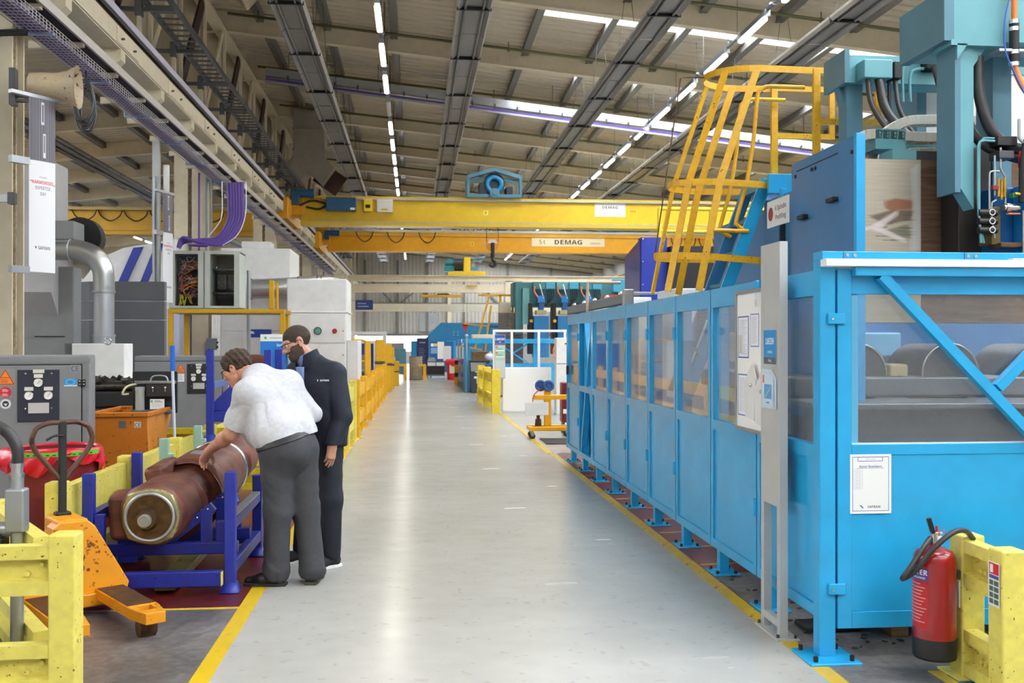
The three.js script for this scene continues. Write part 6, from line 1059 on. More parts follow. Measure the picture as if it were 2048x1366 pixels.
// blue box and black bellows of the next machine part
{
  const o = thing('way_cover', 'royal blue box with black corrugated bellows behind the yellow ladder', 'machine cover', [0, 0, 0]);
  part(o, 'blue_plate', [rb2(0.01, 2.98, 3.33, 1.8, 3.03, -13.0, -13.2)], M.royal); for (const [x, y] of [[3.0, 3.0], [3.3, 3.0], [3.0, 2.7], [3.3, 2.7], [3.0, 2.4], [3.3, 2.4]]) part(o, 'screw', sp(0.01, x, y, -12.995, 1, 1, 0.5, 8), M.steel);
  part(o, 'side_plate', exX([[-13.05, 1.8], [-13.05, 3.0], [-14.0, 2.85], [-14.0, 1.8]], 2.97, 2.99), std(0x3a3f8f, 0.15, 0.2));
  const bel = []; for (let i = 0; i < 34; i++) { const x = 3.34 + i * 0.05; bel.push([x, 0], [x + 0.025, 0.04]); } bel.push([3.34 + 34 * 0.05, 0], [3.34 + 34 * 0.05, -0.2], [3.34, -0.2]);
  part(o, 'bellows', ex(bel, 1.1).rotateX(-PI / 2).translate(0, 1.8, -13.05), M.black); part(o, 'bellows_edge', Array.from({ length: 34 }, (_, i) => cy(0.012, 0.0, 0.03, 3.365 + i * 0.05, 2.905, -13.03, 'y', 4)), M.offWhite).userData.kind = 'stuff';
  part(o, 'handrail', [rod([3.25, 3.0, -13.1], [3.25, 3.42, -13.1], 0.03), rod([3.25, 3.42, -13.1], [4.9, 3.42, -13.1], 0.025), rod([3.25, 3.12, -13.1], [4.9, 3.12, -13.1], 0.025), rod([3.95, 2.8, -13.1], [3.95, 3.42, -13.1], 0.025)], std(0xf0d22c, 0.4)); part(o, 'base', b2(2.98, 5.0, 0, 1.8, -13.05, -14.5), M.royal); part(o, 'bracket', rb2(0.01, 3.62, 3.98, 2.24, 2.32, -12.6, -12.95), M.royal);
  const w = thing('white_cover', 'white boxed covers showing above the fence panels', 'cover', [0, 0, 0]);
  part(w, 'box', rb2(0.01, 2.62, 2.95, 0.2, 2.2, -12.3, -12.8), M.whiteClean); part(w, 'box', rb2(0.01, 2.9, 3.8, 0.2, 2.24, -11.0, -11.8), M.whiteClean); part(w, 'lid', [rb2(0.005, 2.65, 2.95, 2.22, 2.25, -12.0, -12.1)], M.galv);
}
// yellow guard rail at lower right with extinguisher
guard('pale yellow guard rail at the lower right beside the fire extinguisher', [[2.69, -4.66], [2.675, -4.3], [3.9, -4.28, 1]], barrierMat, { h: 0.69, levels: [0.56, 0.13], out: -1, post: 0.12 });
{
  const t = thing('safety_label', 'fire extinguisher instruction label on the right guard post', 'label', [2.612, 0, -4.3]);
  sheet(t, 'label_print', 0.09, 0.2, paper(0.09, 0.2, 900, (p) => { p.fill('#e4e4e0'); p.fill('#c4222e', 0.08, 0.03, 0.84, 0.25); p.fill('#efe9e9', 0.15, 0.06, 0.28, 0.19); p.fill('#4a4a96', 0.08, 0.3, 0.84, 0.08); for (let i = 0; i < 4; i++) { p.fill('#3f5f4c', 0.1, 0.42 + i * 0.14, 0.34, 0.11); p.fill('#3f5f4c', 0.5, 0.42 + i * 0.14, 0.4, 0.11); } }), [-0.002, 0.53, 0.0], -PI / 2);
  const e = thing('fire_extinguisher', 'red water fire extinguisher with black hose hung by the yellow rail', 'extinguisher', [2.512, 0.1, -4.64], 0);
  const tilt = part(e, 'cylinder', lathe([[0, 0.03], [0.095, 0.03], [0.1, 0.04], [0.1, 0.46], [0.096, 0.49], [0.082, 0.515], [0.05, 0.53], [0.03, 0.535], [0.027, 0.55], [0, 0.55]], 40), M.redDeep);
  part(e, 'base_cap', lathe([[0, 0], [0.098, 0], [0.102, 0.01], [0.103, 0.1], [0.1, 0.1]], 40), M.black);
  part(e, 'valve', [cy(0.02, 0.02, 0.05, 0, 0.57, 0, 'y', 14), cy(0.026, 0.026, 0.014, 0, 0.56, 0, 'y', 14), rb(0.06, 0.012, 0.016, 0.003, 0.01, 0.598, 0)], M.steel); part(e, 'lever', [rb(0.022, 0.08, 0.02, 0.004, -0.018, 0.635, 0, 0, 0, 0.3)], M.black); part(e, 'pin', [ring(0.016, 0.002, 0.035, 0.6, 0.01, 'z', 16, 5), rb(0.01, 0.03, 0.01, 0.002, 0.012, 0.62, 0)], M.red);
  part(e, 'hose', tb([[-0.02, 0.575, 0.0], [-0.09, 0.53, 0.05], [-0.165, 0.445, 0.075], [-0.19, 0.4, 0.06], [-0.17, 0.395, 0.04], [-0.13, 0.44, 0.075], [-0.06, 0.55, 0.11], [0.04, 0.62, 0.1], [0.12, 0.62, 0.07], [0.175, 0.575, 0.04]], 0.0135, 60, 10), M.hose); part(e, 'gauge', cy(0.014, 0.014, 0.01, 0.02, 0.575, 0.022, 'z', 14), M.whiteClean);
  const lg = new THREE.CylinderGeometry(0.1012, 0.1012, 0.3, 24, 1, true, PI * 1.36, PI * 0.4).translate(0, 0.3, 0); lg.userData.ready = true;
  part(e, 'printed_label', lg, paper(0.13, 0.3, 900, (p) => { p.fill('#a80f17'); p.fill('#44357e', 0, 0.03, 1, 0.2); p.text('WATER', 0.5, 0.1, 0.12, '#e9e4ee', true); p.text('EXTINGUISHER', 0.5, 0.19, 0.045, '#e9e4ee', true); p.lines('#d8a9a6', 0.06, 0.28, 0.88, 12, 0.055, 0.014); }, { roughness: 0.3 }));
  part(e, 'tag', rb(0.006, 0.13, 0.03, 0.002, 0.104, 0.31, 0.03), M.offWhite); part(e, 'wall_bracket', rb2(0.004, 0.1, 0.125, 0.38, 0.42, -0.03, 0.03), M.darkSteel);
}

// ================================================================ farther down the hall
// yellow trolley with rollers
function rollerTrolley(label, pos, turn, s) {
  const o = thing('roller_trolley', label, 'trolley', pos, turn, 'yellow roller trolleys'); o.scale.setScalar(s);
  part(o, 'base', [rb2(0.01, -0.2, 0.6, 0.14, 0.21, -0.25, -0.17), rb2(0.01, -0.2, 0.6, 0.14, 0.21, 0.17, 0.25), rb2(0.01, -0.2, -0.12, 0.15, 0.2, -0.17, 0.17)], M.craneOrange); part(o, 'mast', rb2(0.01, 0.08, 0.2, 0.21, 0.92, -0.05, 0.05), M.craneOrange); part(o, 'cross_arm', rb2(0.01, -0.1, 0.5, 0.66, 0.74, -0.06, 0.06), M.craneOrange);
  for (const x of [0.02, 0.15]) { const w = part(o, 'guide_roller', [ring(0.075, 0.025, x, 0.9, x * 0.5, 'z', 24, 10), cy(0.05, 0.05, 0.03, x, 0.9, x * 0.5, 'z', 18)], std(0x2e4f86, 0.4)); }
  part(o, 'jack', [cy(0.06, 0.05, 0.12, -0.02, 0.27, 0, 'y', 14), cy(0.03, 0.03, 0.1, -0.02, 0.38, 0, 'y', 12)], M.rust); part(o, 'plate', rb2(0.004, -0.26, 0.14, 0.4, 0.62, 0.1, 0.11), M.offWhite);
  for (const [x, z] of [[-0.15, 0.2], [-0.12, -0.2], [0.5, 0.2], [0.5, -0.2]]) { const c = part(o, 'castor', [cy(0.055, 0.055, 0.035, x, 0.055, z, 'z', 18)], M.rubber); part(c, 'fork', [rb(0.05, 0.1, 0.05, 0.005, x, 0.105, z, 0, 0, 0.2)], M.galv); }
  part(o, 'cable', tb([[0.0, 0.85, 0.08], [-0.12, 0.7, 0.08], [-0.08, 0.45, 0.08], [0.02, 0.4, 0.08]], 0.008, 18, 5), M.red); return o;
}
rollerTrolley('yellow roller trolley with castors at the end of the blue fence', [2.12, 0, -17.0], 0, 1.0);
rollerTrolley('farther yellow roller trolley beside the dark wheelie bin', [2.12, 0, -30.6], 0.1, 1.0);
{
  const r = thing('red_reel_cabinet', 'dark red cabinet half hidden behind the yellow roller trolley', 'cabinet', [2.75, 0, -17.8]); part(r, 'body', rb2(0.02, -0.12, 0.6, 0.2, 0.92, -0.3, 0), M.drum); part(r, 'label_strip', b2(-0.1, 0.5, 0.36, 0.44, 0, 0.004), M.whiteClean); part(r, 'leg', [rb2(0.005, -0.1, -0.06, 0, 0.2, -0.25, -0.05), rb2(0.005, 0.5, 0.54, 0, 0.2, -0.25, -0.05)], M.darkSteel);
  const m = thing('floor_mat', 'dark rubber mat on the floor under the roller trolley', 'mat', [2.5, 0.004, -16.3]); part(m, 'mat', rb2(0.004, -0.4, 0.6, 0, 0.012, -0.5, 0.4), M.rubber); part(m, 'edge', b2(-0.42, 0.62, 0, 0.006, 0.4, 0.44), M.black);
  // white partition with glazed top and machine plate
  const w = thing('white_partition', 'white half-glazed partition with LM33V sign right of the aisle', 'partition', [0, 0, -23.4]);
  part(w, 'solid_panel', rb2(0.01, 2.05, 3.2, 0.02, 1.06, -0.06, 0), M.whiteClean); part(w, 'base', b2(2.05, 3.2, 0, 0.02, -0.06, 0), M.offWhite); for (const x of [1.82, 2.24, 2.88, 3.5]) part(w, 'mullion', rb2(0.005, x, x + 0.055, x < 2 ? 0.4 : 1.06, 1.889, -0.058, -0.002), M.whiteClean); part(w, 'top_rail', rb2(0.005, 1.82, 4.2, 1.89, 1.945, -0.06, 0), M.whiteClean);
  for (const [a, b] of [[1.875, 2.24], [2.295, 2.88], [2.935, 3.5]]) part(w, 'pane', b2(a, b, 1.06, 1.89, -0.035, -0.03), M.glass);
  part(w, 'end_panel', rb2(0.01, 1.9, 2.05, 0.4, 1.06, -0.7, -0.02), std(0xb5a98f, 0.6)); 
  sheet(w, 'machine_plate', 0.235, 0.24, paper(0.24, 0.24, 500, (p) => { p.fill('#2b4f9e'); p.text('LM33V', 0.5, 0.42, 0.3, '#f4f6fa'); p.fill('#e6ecf4', 0.4, 0.66, 0.2, 0.06); p.fill('#6a6f78', 0.05, 0.8, 0.9, 0.16); }), [1.985, 1.7, 0.02]);
  sheet(w, 'work_order_board', 0.235, 0.76, paper(0.24, 0.76, 400, (p) => { p.fill('#c9ccd0'); p.fill('#9fd0b4', 0.03, 0.05, 0.94, 0.42); p.fill('#e0674f', 0.06, 0.03, 0.22, 0.06); p.fill('#e0674f', 0.06, 0.21, 0.22, 0.06); p.lines('#8a6a6a', 0.15, 0.11, 0.75, 2, 0.04, 0.02); p.fill('#eef2ee', 0.06, 0.15, 0.88, 0.03); p.lines('#8a6a6a', 0.15, 0.29, 0.75, 2, 0.04, 0.02); p.fill('#eef2ee', 0.06, 0.34, 0.88, 0.03); }), [1.985, 1.2, 0.02]);
  part(w, 'sign_back', b2(1.86, 2.11, 0.8, 1.83, 0.0, 0.015), M.greyPost);
  const e = thing('white_terminal', 'white control terminal with orange lead at the fence end', 'terminal', [3.45, 0, -22.6]); part(e, 'body', rb2(0.02, -0.25, 0.4, 0, 1.75, -0.3, 0), M.offWhite); part(e, 'door_line', b2(-0.24, 0.4, 1.15, 1.165, 0, 0.004), M.black); part(e, 'lock', rb2(0.004, -0.05, 0.05, 1.6, 1.63, 0, 0.012), M.black); part(e, 'lead', tb([[-0.26, 1.6, 0.02], [-0.32, 1.45, 0.02], [-0.27, 1.3, 0.02]], 0.014, 14, 6), M.orangeCable);
}
guard('yellow end post guard rail before the white partition, right of the aisle', [[1.87, -23.2], [1.84, -25.6], [1.82, -27.6]], twoSided(std(0xe8cf3a, 0.42, 0, { map: TX.chips })), { h: 1.02, levels: [0.8, 0.3], out: 1, post: 0.2, bolts: false });
{
  const b = thing('wheelie_bin', 'dark navy wheelie bin with white lettering right of the aisle', 'bin', [2.1, 0, -32.5]);
  part(b, 'body', [ex([[-0.26, 0.04], [0.26, 0.04], [0.32, 1.0], [-0.32, 1.0]], 0.55, [], 0.02).translate(0, 0, -0.55)], std(0x26323e, 0.5)); part(b, 'lid', rb2(0.04, -0.34, 0.34, 1.0, 1.08, -0.6, 0.06), M.black); part(b, 'wheel', cy(0.09, 0.09, 0.06, -0.25, 0.09, -0.5, 'x', 16), M.rubber); part(b, 'wheel', cy(0.09, 0.09, 0.06, 0.25, 0.09, -0.5, 'x', 16), M.rubber); part(b, 'liner', [rb(0.5, 0.3, 0.02, 0.008, -0.05, 0.88, 0.03, -0.1, 0, 0.1)], std(0x7d7d78, 0.3));
  sheet(b, 'lettering', 0.46, 0.28, paper(0.46, 0.28, 200, (p) => { p.fill('#26323e'); p.lines('#dfe4e8', 0.1, 0.08, 0.9, 1, 0.1, 0.14); p.lines('#dfe4e8', 0.24, 0.36, 0.7, 1, 0.1, 0.14); p.fill('#f2f4f6', 0.04, 0.68, 0.92, 0.24); }), [0.02, 0.6, 0.025]);
  const f = thing('cargo_box', 'pale crumpled bag lying on the far trolley by the bin', 'bag', [2.45, 1.08, -32.9]); part(f, 'bag', new THREE.IcosahedronGeometry(0.15, 2).scale(1.1, 0.8, 0.8).translate(0, 0.1, 0), std(0xd9d6dc, 0.5, 0, { bumpMap: TX.folds, bumpScale: 0.05 })); part(f, 'knot', sp(0.05, 0.02, 0.23, 0), std(0xd9d6dc, 0.5));
}
// second blue machine enclosure beyond
{
  const o = thing('machine_fence', 'farther blue machine enclosure with clear doors beyond the white partition', 'fence', [0, 0, 0]);
  const F = M.fence;
  for (let k = 0; k < 4; k++) { const z = -33.4 - k * 2.5, p = part(o, 'side_panel', b2(1.75, 1.79, 0.15, 1.0, z, z - 2.45), std(0x4a6f90, 0.2)); part(p, 'clear_pane', b2(1.765, 1.775, 1.0, 1.75, z, z - 2.45), M.poly); part(o, 'post', rb2(0.005, 1.74, 1.82, 0, 1.78, z - 0.03, z + 0.04), std(0x5f88a8, 0.3)); }
  part(o, 'kerb', b2(1.68, 1.9, 0, 0.14, -33.4, -43.2), M.black);
  part(o, 'front_post', rb2(0.01, 1.62, 1.8, 0, 1.62, -33.35, -33.50), F); part(o, 'top_beam', rb2(0.01, 1.55, 6.0, 1.62, 1.77, -33.20, -33.40), F); part(o, 'front_rail', rb2(0.01, 1.8, 6.0, 0.8, 0.95, -33.40, -33.408), F); part(o, 'door_post', rb2(0.01, 2.7, 2.84, 0.2, 1.62, -33.35, -33.405), F); part(o, 'door_post', rb2(0.01, 3.95, 4.1, 0.2, 1.62, -33.35, -33.405), F);
  part(o, 'door_brace', bar([2.8, 1.6, -33.40], [3.8, 0.95, -33.40], 0.05, 0.06, V(0, 0, 1)), F); part(o, 'door_brace', bar([3.2, 1.25, -33.40], [3.75, 1.6, -33.40], 0.05, 0.06, V(0, 0, 1)), F); part(o, 'lower_sheet', b2(1.8, 6.0, 0.15, 0.8, -33.40, -33.405), F); part(o, 'white_lid', rb2(0.02, 1.9, 2.6, 1.78, 1.92, -33.30, -34), M.cream); part(o, 'grey_pole', [rod([1.7, 0, -33.10], [1.7, 1.85, -33.10], 0.03), sp(0.06, 1.7, 1.87, -33.10)], M.galv); part(o, 'wood_crate', rb2(0.02, 1.95, 2.5, 0.95, 1.35, -34.2, -34.8), M.wood);
  // teal machine heads
  const m = thing('milling_machine', 'far teal milling machine with three blue spindle heads and hoses', 'machine', [0, -0.324, -36]); m.scale.setScalar(1.2);
  const T = std(0x4f8f94, 0.5, 0, { map: TX.grime });
  part(m, 'crossbeam', b2(3.0, 9.0, 2.75, 3.5, -1.4, -0.6), T); part(m, 'end_column', b2(3.05, 3.25, 1.9, 3.5, -0.6, -0.3), T); part(m, 'side_arm', b2(3.25, 3.45, 2.2, 3.3, -0.3, -0.15), std(0x6fa8ae, 0.5));
  for (let k = 0; k < 3; k++) {
    const x = 3.8 + k * 0.72; part(m, 'bracket', rb2(0.01, x - 0.22, x + 0.16, 3.27, 3.5, -0.55, -0.25), k % 2 ? M.teal : T); part(m, 'bracket', rb2(0.01, x + 0.17, x + 0.46, 3.28, 3.5, -0.5, -0.22), std(0x4aa3c4, 0.4));
    part(m, 'feed_motor', [rb2(0.01, x - 0.11, x + 0.11, 2.86, 3.06, -0.3, 0.0)], std(0x1f7fd0, 0.35)); part(m, 'spindle_neck', rb2(0.01, x - 0.07, x + 0.08, 2.63, 2.86, -0.28, -0.02), M.deepBlue); part(m, 'clamp', rb2(0.01, x - 0.16, x + 0.16, 2.5, 2.63, -0.3, 0.05), std(0xb1a77f, 0.5, 0.3)); part(m, 'spindle_body', rb2(0.02, x - 0.23, x + 0.23, 1.2, 2.46, -0.5, 0.05), std(0x1178b4, 0.35)); part(m, 'side_works', rb2(0.02, x - 0.38, x - 0.25, 1.3, 2.85, -0.5, -0.1), std(0x2a2620, 0.6)); part(m, 'valve', cy(0.05, 0.05, 0.12, x - 0.3, 2.3, -0.05, 'z', 10), M.brass);
    part(m, 'orange_hose', tb([[x - 0.18, 3.35, -0.15], [x - 0.2, 3.2, -0.1], [x - 0.14, 3.08, -0.05], [x - 0.1, 3.0, -0.02]], 0.026, 18, 6), std(0xd9765a, 0.5)); part(m, 'white_pipe', rod([x - 0.04, 3.42, -0.1], [x + 0.07, 2.98, 0.0], 0.014), M.whiteClean);
    for (let j = 0; j < 4; j++) part(m, 'black_hose', tb([[x + 0.2 + j * 0.06, 3.28, -0.2], [x + 0.22 + j * 0.05, 3.0, -0.15], [x + 0.18 - j * 0.03, 2.75, -0.1]], 0.018, 14, 5), M.black);
  }
  part(m, 'upper_arm', b2(6.3, 9.0, 2.3, 3.1, -0.6, -0.2), T); part(m, 'nameplate', b2(5.72, 6.9, 2.92, 3.1, -0.2, -0.19), M.red); sheet(m, 'lettering', 1.2, 0.19, paper(1.2, 0.19, 220, (p) => { p.fill('#b03a2c'); p.text('DROOP & REIN', 0.5, 0.54, 0.62, '#f0e2da', true, 'center', 1.1); }), [6.35, 3.02, -0.17]); part(m, 'cream_column', b2(2.6, 2.95, 0.4, 2.9, -1.2, -0.8), M.cream); part(m, 'steel_slabs', b2(2.55, 3.3, 0.9, 2.56, -0.7, -0.5), std(0x7d756c, 0.5, 0.3, { map: TX.streak })); part(m, 'steel_slab_edge', b2(2.82, 2.84, 0.9, 2.565, -0.5, -0.49), M.darkSteel); part(m, 'bed', b2(2.4, 9.0, 0.28, 0.9, -1.5, 0), M.tealDark); part(m, 'blue_head', rb2(0.02, 6.05, 6.9, 3.2, 3.6, -0.5, -0.2), std(0x4aa3c4, 0.4));
  // its ladder
  const l = thing('caged_ladder', 'farther yellow caged ladder on the second machine', 'ladder', [0, -0.324, -37.2]); l.scale.setScalar(1.2);
  part(l, 'top_rail', bar([1.95, 3.12, 0], [3.05, 3.12, 0], 0.04, 0.06), M.cage); part(l, 'guard_post', rb2(0.005, 2.6, 2.68, 2.3, 3.12, -0.02, 0.02), M.cage); part(l, 'guard_post', rb2(0.005, 3.0, 3.06, 2.3, 3.12, -0.02, 0.02), M.cage); part(l, 'mid_rail', bar([2.64, 2.62, 0], [3.03, 2.62, 0], 0.03, 0.04), M.cage); part(l, 'strap', bar([1.85, 1.45, 0], [2.3, 3.1, 0], 0.06, 0.02, V(0, 0, 1)), M.cage); part(l, 'strap', bar([2.05, 0.6, 0.1], [2.35, 2.8, 0.1], 0.06, 0.02, V(0, 0, 1)), M.cage); part(l, 'hoop', bar([1.5, 2.24, 0], [2.3, 2.16, 0], 0.04, 0.05), M.cage); part(l, 'hoop', bar([1.4, 1.55, 0], [2.1, 1.42, 0], 0.04, 0.05), M.cage); part(l, 'platform', rb2(0.01, 2.25, 2.66, 2.1, 2.18, -0.4, 0.1), M.deepBlue); part(l, 'stile', bar([2.3, 2.1, 0.02], [1.85, 0.3, 0.02], 0.06, 0.06, V(0, 0, 1)), M.deepBlue);
}
// far end of the aisle
{
  const b = thing('blue_machine', 'large blue machine body with sloping side at the far end', 'machine', [0, -0.194, -56.5]); b.scale.setScalar(1.12);
  part(b, 'body', ex([[-0.2, 0.18], [-0.2, 1.75], [0.4, 1.75], [1.3, 2.66], [4.6, 2.66], [4.6, 0.18]], 2.0).translate(0, 0, -2), std(0x1f86bd, 0.45, 0, { map: TX.grime })); part(b, 'front_box', rb2(0.02, 1.6, 2.75, 0.6, 1.75, 0, 0.4), std(0x2393cc, 0.45)); for (const [x, y] of [[1.95, 2.2], [2.15, 2.2], [1.95, 2.05], [2.15, 2.05]]) part(b, 'bolt', cy(0.03, 0.03, 0.03, x, y, 0.02, 'z', 8), M.galv);
  const n = thing('banner_stand', 'navy roller banner standing by the far workbench', 'banner', [0.35, 0, -47.2]); sheet(n, 'banner_print', 0.55, 1.75, paper(0.55, 1.75, 200, (p) => { p.fill('#1d2450'); p.text('SAFRAN', 0.5, 0.12, 0.04, '#dfe3ef', true); p.lines('#8f96b8', 0.2, 0.28, 0.6, 9, 0.05, 0.008); }), [0, 1.0, 0.01]); part(n, 'backing', b2(-0.275, 0.275, 0.12, 1.88, -0.01, 0.005), M.black); part(n, 'foot', rb2(0.02, -0.3, 0.3, 0, 0.12, -0.1, 0.1), M.galv);
  const t = thing('display_board', 'far blue board with posters and white sheets', 'board', [1.1, 0, -46.9]); part(t, 'board', rb2(0.01, -0.4, 0.7, 0.75, 1.72, -0.04, 0), M.deepBlue); part(t, 'leg', rb2(0.005, -0.38, -0.33, 0, 0.75, -0.04, 0), M.darkSteel); part(t, 'leg', rb2(0.005, 0.63, 0.68, 0, 0.75, -0.04, 0), M.darkSteel); part(t, 'paper', b2(-0.05, 0.25, 0.9, 1.7, 0.0, 0.01), M.whiteClean); part(t, 'paper', b2(0.22, 0.58, 0.8, 1.5, 0.011, 0.02), M.offWhite); part(t, 'poster', b2(-0.36, -0.22, 1.48, 1.62, 0, 0.01), M.whiteClean); part(t, 'poster', b2(-0.2, -0.06, 1.48, 1.62, 0, 0.01), std(0xd9c26a, 0.5)); part(t, 'poster', b2(-0.36, -0.06, 1.15, 1.42, 0, 0.01), std(0x7fa2d6, 0.5));
  const w = thing('tool_trolley', 'far dark tool trolley with grey drawers on castors', 'trolley', [0.95, 0, -45.8]); part(w, 'body', rb2(0.02, -0.4, 0.4, 0.2, 0.6, -0.4, 0), M.black); part(w, 'drawer', rb2(0.01, -0.38, -0.02, 0.6, 0.76, -0.38, 0.01), M.offWhite); part(w, 'drawer', rb2(0.01, 0.02, 0.38, 0.6, 0.76, -0.38, 0.01), M.offWhite); part(w, 'top', rb2(0.01, -0.42, 0.42, 0.76, 0.8, -0.42, 0.02), M.darkSteel); for (const x of [-0.35, 0.35]) part(w, 'castor', cy(0.07, 0.07, 0.05, x, 0.07, -0.05, 'x', 14), M.galv); part(w, 'base', rb2(0.01, -0.42, 0.42, 0.13, 0.2, -0.4, 0.02), M.galvDark); part(w, 'tray_stack', [rb2(0.01, -0.38, 0.0, 0.8, 0.9, -0.3, -0.05), rb2(0.01, -0.34, -0.05, 0.9, 0.98, -0.28, -0.08)], M.galv);
  const r = thing('red_waste_bin', 'far red waste bin with bulging liner and cream label', 'bin', [1.7, 0, -44.6]); part(r, 'drum', lathe([[0, 0], [0.26, 0], [0.28, 0.02], [0.28, 0.85], [0, 0.85]], 24), M.red); part(r, 'liner', lathe([[0.3, 0.6], [0.36, 0.72], [0.37, 0.85], [0.3, 0.93], [0, 0.9]], 24), M.liner); part(r, 'label_panel', b2(-0.18, 0.2, 0.3, 0.68, 0.27, 0.3), M.cream);
  const d = thing('cardboard_drum', 'far beige fibre drum standing between yellow posts', 'drum', [0.03, 0, -44.6]); part(d, 'barrel', lathe([[0, 0], [0.29, 0], [0.29, 1.05], [0, 1.05]], 24), std(0xa8967a, 0.6, 0, { map: TX.streak })); part(d, 'rim', ring(0.29, 0.015, 0, 1.04, 0, 'y', 24, 6), M.darkSteel); part(d, 'rim', ring(0.29, 0.015, 0, 0.03, 0, 'y', 24, 6), M.darkSteel);
  [['leftmost', -1.0, -44, 0.62], ['second', -0.42, -44.2, 0.62], ['third', 0.42, -44.4, 0.6]].forEach(([n, x, z, h]) => { const p = thing('yellow_hoop_post', n + ' of the short yellow posts by the far fibre drum', 'bollard', [x, 0, z], 0, 'short yellow posts'); part(p, 'post', rb2(0.02, -0.07, 0.07, 0, h, -0.06, 0.06), M.barrierOrange); part(p, 'arm', rb2(0.02, -0.3, 0.07, h, h + 0.1, -0.06, 0.06), M.barrierOrange); });
  const h = thing('hazard_post', 'yellow and black striped post beside the far enclosure', 'bollard', [1.6, 0, -39]); for (let k = 0; k < 6; k++) part(h, 'band', rb2(0.004, -0.07, 0.07, k * 0.16, k * 0.16 + 0.16, -0.07, 0.07), k % 3 === 2 ? M.black : M.barrierOrange);
  const v = thing('valve_assembly', 'shiny metal valve assembly on a stand in the far left aisle', 'machine', [-1.35, 0, -46]); part(v, 'stand', rb2(0.02, -0.4, 0.4, 0, 0.5, -0.4, 0.3), M.black); part(v, 'ball', [sp(0.36, 0.0, 1.1, 0), cy(0.2, 0.2, 0.5, -0.1, 0.75, 0.1, 'y', 16)], M.steel); part(v, 'flange', [cy(0.3, 0.3, 0.08, 0, 0.6, 0.1, 'y', 20), cy(0.25, 0.25, 0.3, 0, 1.05, 0.3, 'z', 20)], std(0x2a3a5a, 0.4, 0.5)); part(v, 'side_plate', rb2(0.02, 0.45, 0.95, 0.2, 1.4, -0.3, -0.1), M.tealDark);
  const g = thing('grey_screen', 'plain grey screen before the far windows', 'screen', [-1.3, 0, -52]); part(g, 'panel', rb2(0.01, -0.75, 0.75, 0.9, 1.65, -0.03, 0.03), M.cabinet); part(g, 'post', rb2(0.005, -0.72, -0.64, 0, 0.9, -0.03, 0.03), M.galv); part(g, 'post', rb2(0.005, 0.64, 0.72, 0, 0.9, -0.03, 0.03), M.galv);
  const s = thing('white_door_frame', 'white frame standing before the far windows', 'frame', [-1.9, 0, -40]); part(s, 'jamb', rb2(0.01, 0.62, 0.78, 0, 1.96, -0.055, 0.055), M.whiteClean); part(s, 'head', rb2(0.01, -1.6, 0.78, 1.96, 2.08, -0.06, 0.06), M.whiteClean); part(s, 'jamb', rb2(0.01, -1.6, -1.44, 0, 1.96, -0.055, 0.055), M.whiteClean);
}
// steps, shelving and blue cabinet behind the left guard rail
{
  const k = thing('blue_cabinet', 'royal blue cabinet behind the yellow steps, left of the aisle', 'cabinet', [-1.78, 0, -33.2]); part(k, 'body', rb2(0.02, -0.9, 0.42, 0.05, 1.62, -1.2, 0), std(0x1b2a83, 0.4)); part(k, 'top', rb2(0.01, -0.95, 0.5, 1.62, 1.72, -1.2, 0.02), M.offWhite); part(k, 'edge', rb2(0.01, 0.42, 0.52, 0.05, 1.62, -1.2, 0.02), M.offWhite);
  const s = thing('step_unit', 'yellow-railed grey steps beside the white cabinet, left of the aisle', 'steps', [-1.44, 0, -23.6]);
  for (let i = 0; i < 4; i++) part(s, 'tread', rb2(0.005, -0.35, 0.28, 0.22 + i * 0.24, 0.27 + i * 0.24, -0.3 - i * 0.26, -i * 0.26), M.galv); part(s, 'back_panel', b2(-0.35, 0.25, 0.0, 1.35, -1.1, -1.05), M.cabinet);
  for (const [x, z] of [[0.3, 0.05], [0.32, -0.4], [0.34, -0.85]]) part(s, 'rail_post', rod([x, 0, z], [x, 1.68, z], 0.035, 10), M.barrierOrange); part(s, 'hand_rail', [tb([[-0.4, 1.7, 0.05], [0.22, 1.7, 0.05], [0.3, 1.66, 0.05], [0.3, 1.5, 0.05]], 0.03, 20, 8, false, 0.1)], M.barrierOrange); part(s, 'hand_rail', rod([-0.4, 1.2, 0.05], [0.3, 1.2, 0.05], 0.03), M.barrierOrange);
  const b = thing('bay_sign', 'small navy hanging sign on the spine left of the far aisle', 'sign', [-2.6, 3.6, -51.9]); sheet(b, 'sign_print', 0.9, 0.5, paper(0.9, 0.5, 120, (p) => { p.fill('#22336e'); p.lines('#9aa6d0', 0.12, 0.3, 0.7, 2, 0.3, 0.1); }), [0, 0, 0.03]); part(b, 'plate', b2(-0.45, 0.45, -0.25, 0.25, 0, 0.02), M.panelNavy); part(b, 'arm', b2(-1.72, -0.4, 0.2, 0.26, -0.02, 0.0), M.galv);
}

// ================================================================ the two men
// distance fields: cone(a, b, ra, rb) tapered capsule, ell(c, r) ellipsoid
const cone = (a, b, ra, rb = ra) => {
  const [ax, ay, az] = a, bx_ = b[0] - ax, by = b[1] - ay, bz = b[2] - az, l2 = bx_ * bx_ + by * by + bz * bz + 1e-9;
  return (x, y, z) => { const px = x - ax, py = y - ay, pz = z - az; let t = (px * bx_ + py * by + pz * bz) / l2; t = t < 0 ? 0 : t > 1 ? 1 : t; const dx = px - bx_ * t, dy = py - by * t, dz = pz - bz * t; return Math.sqrt(dx * dx + dy * dy + dz * dz) - (ra + (rb - ra) * t); };
};
const ell = (c, r) => { const m = Math.min(...r); return (x, y, z) => { const k = Math.hypot((x - c[0]) / r[0], (y - c[1]) / r[1], (z - c[2]) / r[2]); return (k - 1) * m * (k > 1 ? Math.min(1.6, 1 + 0.2 * k) : 1); }; };
